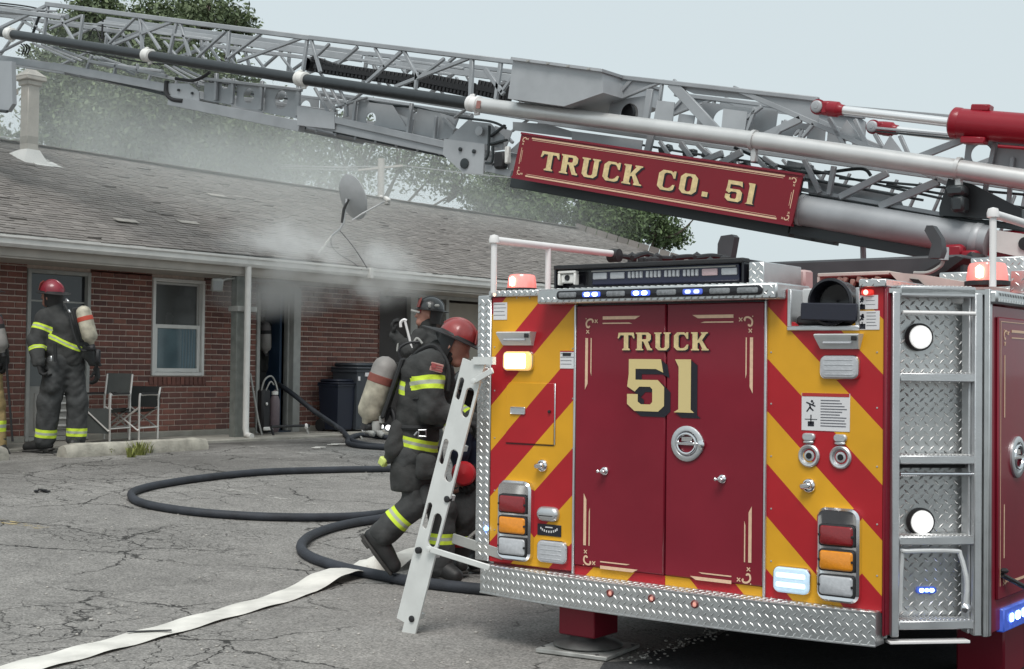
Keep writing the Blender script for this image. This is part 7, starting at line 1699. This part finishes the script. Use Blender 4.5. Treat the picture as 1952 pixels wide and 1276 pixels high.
# ---- firefighter cut off by the left edge, with a pole
T = D_(15.2); base = G(-28, 868)
p5 = person('firefighter cut off by the left edge, grey air tank and tan trousers', base, 0)
hd = T(-34, 560); neck = T(-33, 585); chest = T(-32, 625); pelv = T(-30, 695); an1, an2 = T(-44, 850), T(0, 850, -.05)
b5 = grow('body', face([(pelv, chest, .10, .12), (chest, neck, .09, .055), (neck, hd, .055, .06), (T(-55, 612), T(-64, 655), .05, .04), (T(-64, 655), T(-58, 690), .04, .03), (T(-10, 612), T(4, 650), .05, .04), (T(4, 650), T(11, 690), .04, .03), (pelv, an1, .08, .045), (pelv, an2, .08, .045)], hd, CU, -CR), m_skin, p5, h=.018)
grow('turnout_coat', [(chest-CR*.1, pelv-CR*.08, .13, .13), (chest+CR*.1, pelv+CR*.08, .13, .13), (T(-55, 612), T(-64, 655), .08, .07), (T(-64, 655), T(-58, 690), .07, .055), (T(-10, 612), T(2, 648), .08, .065), (T(2, 648), T(9, 688), .06, .05), (chest, neck, .1, .08)], m_coat, p5, h=.016, amp=.007, seed=6)
grow('turnout_trousers', [(pelv-CR*.05, T(-42, 770), .13, .10), (T(-42, 770), an1, .10, .09), (pelv+CR*.05, T(-8, 770), .13, .10), (T(-8, 770), an2-CR*.02, .10, .09)], m_tan, p5, h=.016, amp=.007, seed=8, bands=[(T(-3, 812), CU, .06, .22)])
boot('boot', an1-CU*.03, an1-CR*.16-CU*.08, Z_, p5, .08); boot('boot', an2-CU*.02, an2+CR*.10-CU*.09-CF*.1, Z_, p5, .08)
grow('glove', hand(T(10, 684), -CU, -CR, 1.25, .6), m_glove, p5, h=.009, k=.008)
helmet(p5, hd+CU*.05, CU, -CR, (.25, .02, .03), R=.122)
air_set(p5, T(-12, 600, -.22), T(4, 668, -.22), .078, -CF+CR*.4, m_cylg, mat('scba_maroon', (.10, .04, .04), .6))
MB().tube([T(8, 640, -.15), T(24, 842, -.1)], .013, 8).build('pike_pole', m_black, label='thin dark pole held upright at the left edge', cat='pole')

# ---- person kneeling behind the access ladder
T = D_(9.75); base = G(885, 1078)
p6 = person('person kneeling in navy shirt and dark trousers, behind the folding ladder', base, 0)
fw = (-CR*.6-CU*.6+CF*.2).normalized(); hd = T(893, 752); neck = T(900, 778); chest = T(905, 820); pelv = T(905, 905); shA, shB = T(888, 800, -.12), T(922, 798, .15); elA, elB = T(876, 860, -.2), T(925, 860, .2); haA, haB = T(878, 905, -.2), T(900, 900, .1)
hipA, hipB = T(898, 920, -.09), T(912, 925, .1); knA, knB = T(882, 978, -.2), T(905, 990, .15); anA, anB = T(868, 1060, -.1), T(915, 1055, .1)
body = [(pelv, chest, .11, .12), (chest, neck, .09, .055), (neck, hd, .055, .06), (shA, elA, .05, .042), (elA, haA, .042, .03), (shB, elB, .05, .042), (elB, haB, .042, .03), (hipA, knA, .08, .055), (knA, anA, .055, .04), (hipB, knB, .08, .055), (knB, anB, .055, .04)]
b6 = grow('body', face(body, hd, CU, fw)+hand(haA, haA-elA, -CR, 1, .7), m_skin, p6, h=.011); eyes(b6, hd, CU, fw)
grow('navy_shirt', [(chest-CR*.03, pelv, .135, .15), (shA, elA, .075, .068), (shB, elB, .075, .068), (elA, elA.lerp(haA, .6), .068, .05), (elB, elB.lerp(haB, .6), .068, .05), (shA, shB, .085, .085), (chest, neck, .10, .07)], m_jeans, p6, h=.013, amp=.006, seed=11, k=.035)
grow('dark_trousers', [(pelv, hipA, .14, .13), (pelv, hipB, .14, .13), (hipA, knA, .12, .10), (knA, anA, .10, .088), (hipB, knB, .12, .10), (knB, anB, .10, .088)], m_pant, p6, h=.013, amp=.007, seed=12, k=.04, bands=[(knA.lerp(anA, .52), anA-knA, .040, .17)])
grow('safety_vest', [(T(893, 795, -.12), T(918, 800, -.12), .075, .07), (T(905, 800, -.1), T(905, 812, -.1), .09, .09)], m_coat, p6, h=.012, bands=[(T(905, 806, -.15), CU, .034, .25)])
boot('boot', anA-CU*.03, T(878, 1078, -.2), Z_, p6, .08); boot('boot', anB-CU*.02, T(905, 1074, .0), Z_, p6, .08)
helmet(p6, hd+CU*.05, CU, fw, (.03, .03, .03), R=.118)
grow('glove', hand(haA+CU*.02, -CU+CR*.4, -CF, 1.3, .9), m_glove, p6, h=.008, k=.01)
MB().lathe(T(884, 903, -.28), -CF, [(0, -.04), (.07, -.03), (.085, 0), (.07, .03), (0, .05)], 18).build('red_hose_cap', mat('cap_red', (.60, .02, .03), .5, 0, .15, 9), label='bright red cap held by the kneeling person behind the ladder', cat='hose cap')
MB().lathe(T(873, 1036, -.25), CR, [(0, -.05), (.03, -.045), (.03, .045), (0, .05)], 12).build('red_coupling', mat('cap_red_dark', (.45, .02, .02), .5), label='small red coupling on the asphalt behind the folding ladder', cat='coupling')
mb = MB(); mb.tube(spline([T(880, 1040, -.25), T(900, 1020, -.25), T(925, 1000, -.25)]), .012, 7); mb.tube(spline([T(887, 995, -.2), T(897, 1010, -.2), T(893, 1030, -.2)]), .01, 7); mb.build('tool_handle', m_trim, label='thin grey handle beside the small red coupling', cat='tool')

# ================================================================ hoses
m_hose = mat('hose_black', (.032, .036, .045), .66, 0, .45, 5, .003, 55); m_hosew = mat('hose_white', (.68, .66, .61), .85, 0, .22, 5, .004, 40)
def hose(pts, r, m, lab, name='fire_hose', n=10, grp=None):
    return MB().tube(spline([G(*p, r*1.0) if len(p) == 2 else p for p in pts], n), r, 12).build(name, m, label=lab, cat='fire hose', group=grp)
hose([(850, 888), (760, 899), (640, 902), (500, 907), (390, 918), (310, 930), (268, 940), (250, 950), (262, 964), (310, 976), (400, 987), (520, 994), (640, 994), (720, 988), (800, 975)], .036, m_hose, 'charged black hose looping in the middle of the lot, reaching furthest left', grp='charged black hoses on the asphalt')
hose([(800, 978), (735, 995), (660, 1008), (612, 1022), (582, 1038), (574, 1056), (596, 1074), (650, 1092), (720, 1107), (790, 1120), (880, 1131), (960, 1138), (1080, 1143), (1300, 1140)], .037, m_hose, 'charged black hose curving under the white hose, nearest the truck bumper', grp='charged black hoses on the asphalt')
q0 = P(484, 706, D=20.6); q1 = P(545, 742, D=19.9); q2 = P(600, 785, D=19.6); q3 = P(650, 822, X=-13.9); q3.z = .53
g4 = G(672, 846, .035); g5 = G(720, 856, .035); g6 = G(800, 858, .035)
hose([q0, q1, q2, q3, g4, g5, g6], .036, m_hose, 'black hose running from the smoky doorway down past the bins', n=9)
hose([(800, 846), (730, 838), (690, 834), (668, 840), (664, 850), (690, 856), (760, 860)], .035, m_hose, 'flat coil of black hose on the asphalt beside the bins', n=9)
hose([(690, 838), (680, 830), (672, 838), (676, 848)], .016, m_trim, 'thin grey line bent over the coiled hose by the bins')
q = G(715, 835, .0); t = thing('nozzle_pack', q, 'heap of grey nozzles and fittings on the ground beside the bins', 'hose fittings')
for i, (px, py, s_) in enumerate(((700, 822, .09), (722, 832, .08), (740, 822, .08), (706, 832, .07), (728, 818, .06))):
    c = G(px, py+6, .06+.03*(i % 2)); MB().lathe(c, V((R_.uniform(-1, 1), R_.uniform(-1, 1), .3)), [(0, -s_), (s_*.5, -s_*.9), (s_*.6, 0), (s_*.35, s_*.2), (s_*.55, s_), (0, s_)], 12).build('fitting', m_trim if i % 2 else m_alu, t)
# flat white supply hose with its twist
ctr = [(-120, 1322), (60, 1273), (180, 1241), (300, 1209), (420, 1175), (520, 1147), (600, 1121), (650, 1105), (690, 1097), (720, 1098), (745, 1092), (775, 1080), (830, 1064), (900, 1045)]
pts = spline([G(*p, .012) for p in ctr], 8); N = len(pts); vs = []
for i, q in enumerate(pts):
    d = (pts[min(i+1, N-1)]-pts[max(i-1, 0)]).normalized(); s_ = V((-d.y, d.x, 0)).normalized(); t = i/(N-1)
    u_ = (i/8.0)
    tw = 0.0
    if 8 < u_ < 11: tw = radians(70)*sin(pi*(u_-8)/3)
    lift = .05*sin(pi*min(max((u_-5.6)/2.4, 0), 1))+(.075 if u_ > 7.4 else .0)*min(1, (u_-7.4)/1)*(1 if u_ < 12 else .6)
    ww = .112*(1-.35*(tw > .3)); e = s_*cos(tw)+Z_*sin(tw); nn = d.cross(e)
    wob = Z_*.004*sin(i*.9)
    for (a, b_) in ((-1, 0), (-.5, .006), (.5, .006), (1, 0), (.5, -.005), (-.5, -.005)): vs.append(q+e*ww*a+nn*(-b_)+Z_*lift+wob)
fs = [(i*6+j, i*6+(j+1) % 6, (i+1)*6+(j+1) % 6, (i+1)*6+j) for i in range(N-1) for j in range(6)]
fs += [(5, 4, 3, 2, 1, 0), tuple((N-1)*6+j for j in range(6))]
wh = MB().add(vs, fs, 0, True).build('supply_hose', m_hosew, label='flat uncharged white hose lying diagonally across the asphalt', cat='fire hose')
mb = MB()   # black collar mark across the white hose
i0 = 23
for j in range(1): 
    a = pts[i0]; b_ = pts[i0+1]; d = (b_-a).normalized(); s_ = V((-d.y, d.x, 0)).normalized(); mb.bar(a+s_*.09-d*.07+Z_*.015, a-s_*.09+d*.07+Z_*.015, .003, .028, up=d, b=.001)
mb.build('hose_mark', m_black, wh)
# ================================================================ trees
def leafmat(name, c1, c2):
    m = mat(name, c1, .7, 0, rand=('island', [c1, c2, tuple(x*.6 for x in c1), tuple(x*1.25 for x in c2)])); b = nodes(m)[0]['Principled BSDF']
    b.inputs['Transmission Weight'].default_value = .0; return m
m_leafA = leafmat('foliage_deep', (.11, .15, .075), (.15, .19, .095)); m_leafC = leafmat('foliage_green', (.065, .105, .04), (.10, .15, .055)); m_leafB = leafmat('foliage_pale', (.10, .14, .07), (.14, .18, .09)); m_bark = mat('bark', (.08, .065, .05), .9, 0, .2, 12)
def tree(D, base_px, blobs, nleaf, lsz, ml, lab, seed, trunk_r=.16, spread=.30):
    rng = np.random.RandomState(seed); s = D/F
    b0 = P(base_px, 700, D=D); base = V((b0.x, b0.y, .4)); t = thing('leafy_tree', base, lab, 'tree', 'trees behind the building')
    cs = []; rs = []
    for (px, py, r, dens) in blobs:
        c = P(px, py, D=D+rng.uniform(-1.5, 1.5)); cs.append((c, r*s, dens))
    allp = []; cl = []
    tot = sum(r*r*d for _, r, d in cs)
    for (c, r, dens) in cs:
        n_ = int(nleaf*r*r*dens/tot); k_ = max(5, int(n_/70))
        dirs = rng.normal(size=(k_, 3)); dirs /= np.linalg.norm(dirs, axis=1)[:, None]; rad = r*rng.uniform(.25, 1.0, k_)**.6
        cc = npv(c)+dirs*rad[:, None]*np.array([1, 1, .85]); cl += list(cc[:6])
        which = rng.randint(0, k_, n_); allp.append(cc[which]+rng.normal(size=(n_, 3))*r*spread*np.array([1, 1, .7]))
    Q = np.concatenate(allp); n_ = len(Q); a = rng.normal(size=(n_, 3)); a /= np.linalg.norm(a, axis=1)[:, None]; b_ = np.cross(a, rng.normal(size=(n_, 3))); b_ /= np.linalg.norm(b_, axis=1)[:, None]
    sz = lsz*rng.uniform(.5, 1.4, n_)[:, None]
    vs = np.stack([Q-a*sz, Q+b_*sz*.42, Q+a*sz, Q-b_*sz*.42], 1).reshape(-1, 3)-npv(base); fs = np.arange(4*n_).reshape(-1, 4)
    me = bpy.data.meshes.new('foliage'); me.from_pydata(vs.tolist(), [], fs.tolist()); me.materials.append(ml); me.update(); link('crown', me, t, base)
    mb = MB(); top = max(c.z for c, r, d in cs); mid = sum((c for c, r, d in cs), V())/len(cs)
    fork = V((base.x+(mid.x-base.x)*.3, base.y+(mid.y-base.y)*.3, base.z+(mid.z-base.z)*.45))
    mb.tube(spline([base, base.lerp(fork, .5)+V((.1, .1, 0)), fork]), [trunk_r*1.2]+[trunk_r]*15+[trunk_r*.9], 10)
    for (c, r, d) in cs:
        mid2 = fork.lerp(c, .5)+V((rng.uniform(-.3, .3), rng.uniform(-.3, .3), .2)); pp = spline([fork, mid2, c], 5); mb.tube(pp, [trunk_r*.6*(1-.8*i/(len(pp)-1)) for i in range(len(pp))], 7)
    mb.build('trunk', m_bark, t)
    tw = MB()
    for (c, r, d) in cs:
        for k_ in range(7):
            e = c+V(rng.normal(size=3)).normalized()*r*rng.uniform(.7, 1.0); pp = spline([c.lerp(fork, .12), c.lerp(e, .5)+V((0, 0, r*.08)), e], 4); tw.tube(pp, [.045*(1-.85*i/(len(pp)-1)) for i in range(len(pp))], 5)
    tw.build('twigs', m_bark, t, kind='stuff')
tree(31, 260, [(120,120,60,.9),(150,60,50,1),(190,20,45,.9),(230,90,80,1),(300,60,70,1),(350,40,50,.9),(400,20,45,.8),(455,50,35,.8),(330,140,90,1),(160,190,85,1.1),(240,230,90,1.2),(330,230,90,1.2),(420,200,80,1.1),(400,280,80,1.2),(300,290,80,1.2),(120,250,60,1),(490,240,60,.9),(480,300,60,1.1),(90,180,40,.7)], 90000, .062, m_leafA, 'tall dense tree behind the left end of the roof', 3, .22)
tree(34, 640, [(560,260,50,.6),(600,310,55,.8),(640,250,45,.5),(690,300,60,.6),(720,250,45,.4),(770,300,50,.5),(800,260,35,.4),(840,320,50,.8),(880,360,40,.9),(640,350,45,.8),(560,330,40,.8)], 10000, .060, m_leafB, 'thin leafed tree with sky showing through, behind the satellite dish', 5, .12, .42)
tree(36, 1010, [(950,350,45,1),(990,390,50,1),(1040,370,45,1),(1060,400,40,.8),(930,390,40,.8),(980,430,40,1)], 14000, .066, m_leafC, 'green tree below the left half of the name board', 8, .12)
tree(38, 1200, [(1120,400,40,.8),(1160,400,38,1),(1210,410,38,1),(1250,430,38,1),(1190,440,40,1),(1275,455,32,.9),(1110,440,35,1),(1150,450,40,1)], 15000, .066, m_leafC, 'spreading green tree with a bare branch, right of the roof ridge', 12, .12)
p = [P(1180, 455, D=38), P(1230, 445, D=38), P(1270, 452, D=38), P(1300, 440, D=38), P(1325, 415, D=38)]
MB().tube(spline(p, 5), [.07-.0028*i for i in range(21)], 6).build('bare_branch', m_bark, bpy.data.objects['leafy_tree.003'])
tree(52, 20, [(-60,250,60,1),(0,262,28,1),(40,268,22,1),(-120,200,80,1)], 7000, .12, m_leafA, 'distant low tree at the far left above the roof', 14, .14)

# ================================================================ smoke
def smoke(name, lo, hi, dens, nscale, thr, col, kindlab, falls, seed=0.0, aniso=.0):
    mb = MB(); mb.bb(lo[0], hi[0], lo[1], hi[1], lo[2], hi[2]); 
    m = bpy.data.materials.new(name+'_volume'); m.use_nodes = True; n, l = nodes(m); n.remove(n['Principled BSDF'])
    out = n['Material Output']; v = n.new('ShaderNodeVolumePrincipled'); v.inputs['Color'].default_value = (*col, 1); v.inputs['Anisotropy'].default_value = aniso; l.new(v.outputs[0], out.inputs['Volume'])
    tc = n.new('ShaderNodeNewGeometry'); nz = n.new('ShaderNodeTexNoise'); nz.noise_dimensions = '4D'; nz.inputs['W'].default_value = seed; nz.inputs['Scale'].default_value = nscale; nz.inputs['Detail'].default_value = 4; nz.inputs['Roughness'].default_value = .6; nz.inputs['Distortion'].default_value = .4
    l.new(tc.outputs['Position'], nz.inputs['Vector'])
    r = n.new('ShaderNodeMapRange'); r.inputs[1].default_value = thr; r.inputs[2].default_value = thr+.28; r.inputs[3].default_value = 0; r.inputs[4].default_value = dens; l.new(nz.outputs[0], r.inputs[0])
    cur = r.outputs[0]
    acc = None
    for (c, rad) in falls:   # soft ellipsoids where the smoke hangs
        s_ = n.new('ShaderNodeVectorMath'); s_.operation = 'SUBTRACT'; l.new(tc.outputs['Position'], s_.inputs[0]); s_.inputs[1].default_value = c
        d = n.new('ShaderNodeVectorMath'); d.operation = 'DIVIDE'; l.new(s_.outputs[0], d.inputs[0]); d.inputs[1].default_value = rad
        e = n.new('ShaderNodeVectorMath'); e.operation = 'LENGTH'; l.new(d.outputs[0], e.inputs[0])
        f = n.new('ShaderNodeMapRange'); f.interpolation_type = 'SMOOTHSTEP'; f.inputs[1].default_value = .15; f.inputs[2].default_value = 1; f.inputs[3].default_value = 1; f.inputs[4].default_value = 0; l.new(e.outputs['Value'], f.inputs[0])
        if acc is None: acc = f.outputs[0]
        else:
            q = n.new('ShaderNodeMath'); q.operation = 'MAXIMUM'; l.new(acc, q.inputs[0]); l.new(f.outputs[0], q.inputs[1]); acc = q.outputs[0]
    q = n.new('ShaderNodeMath'); q.operation = 'MULTIPLY'; l.new(cur, q.inputs[0]); l.new(acc, q.inputs[1]); l.new(q.outputs[0], v.inputs['Density'])
    o = mb.build(name, m, kind='stuff'); return o
a = P(500, 590, X=-14.2); b_ = P(590, 530, X=-13.9); c = P(640, 480, X=-13.8); d = P(560, 560, X=-14.2)
smoke('eave_smoke', (-14.64, 10.6, 2.0), (-13.0, 17.6, 3.8), 4.2, 1.5, .40, (.95, .96, .955), '', [((-14.2, 13.2, 2.45), (.55, 1.5, .5)), ((-14.0, 14.6, 2.65), (.65, 2.0, .5)), ((-13.9, 13.2, 2.95), (.6, 1.5, .65)), ((-13.8, 15.0, 2.85), (.45, .9, .55))])
smoke('roof_smoke', (-30, 6, 3.0), (-13.6, 33, 8.2), .15, .33, .30, (.93, .96, .945), '', [((-21, 13, 4.6), (7, 8, 2.6)), ((-20, 19, 4.6), (6, 8, 2.3)), ((-18.5, 23, 4.5), (4, 4.5, 1.2)), ((-16.0, 13.6, 4.0), (3, 4.5, 1.4)), ((-14.6, 14.4, 3.4), (1.6, 2.6, .9))], 2.0)
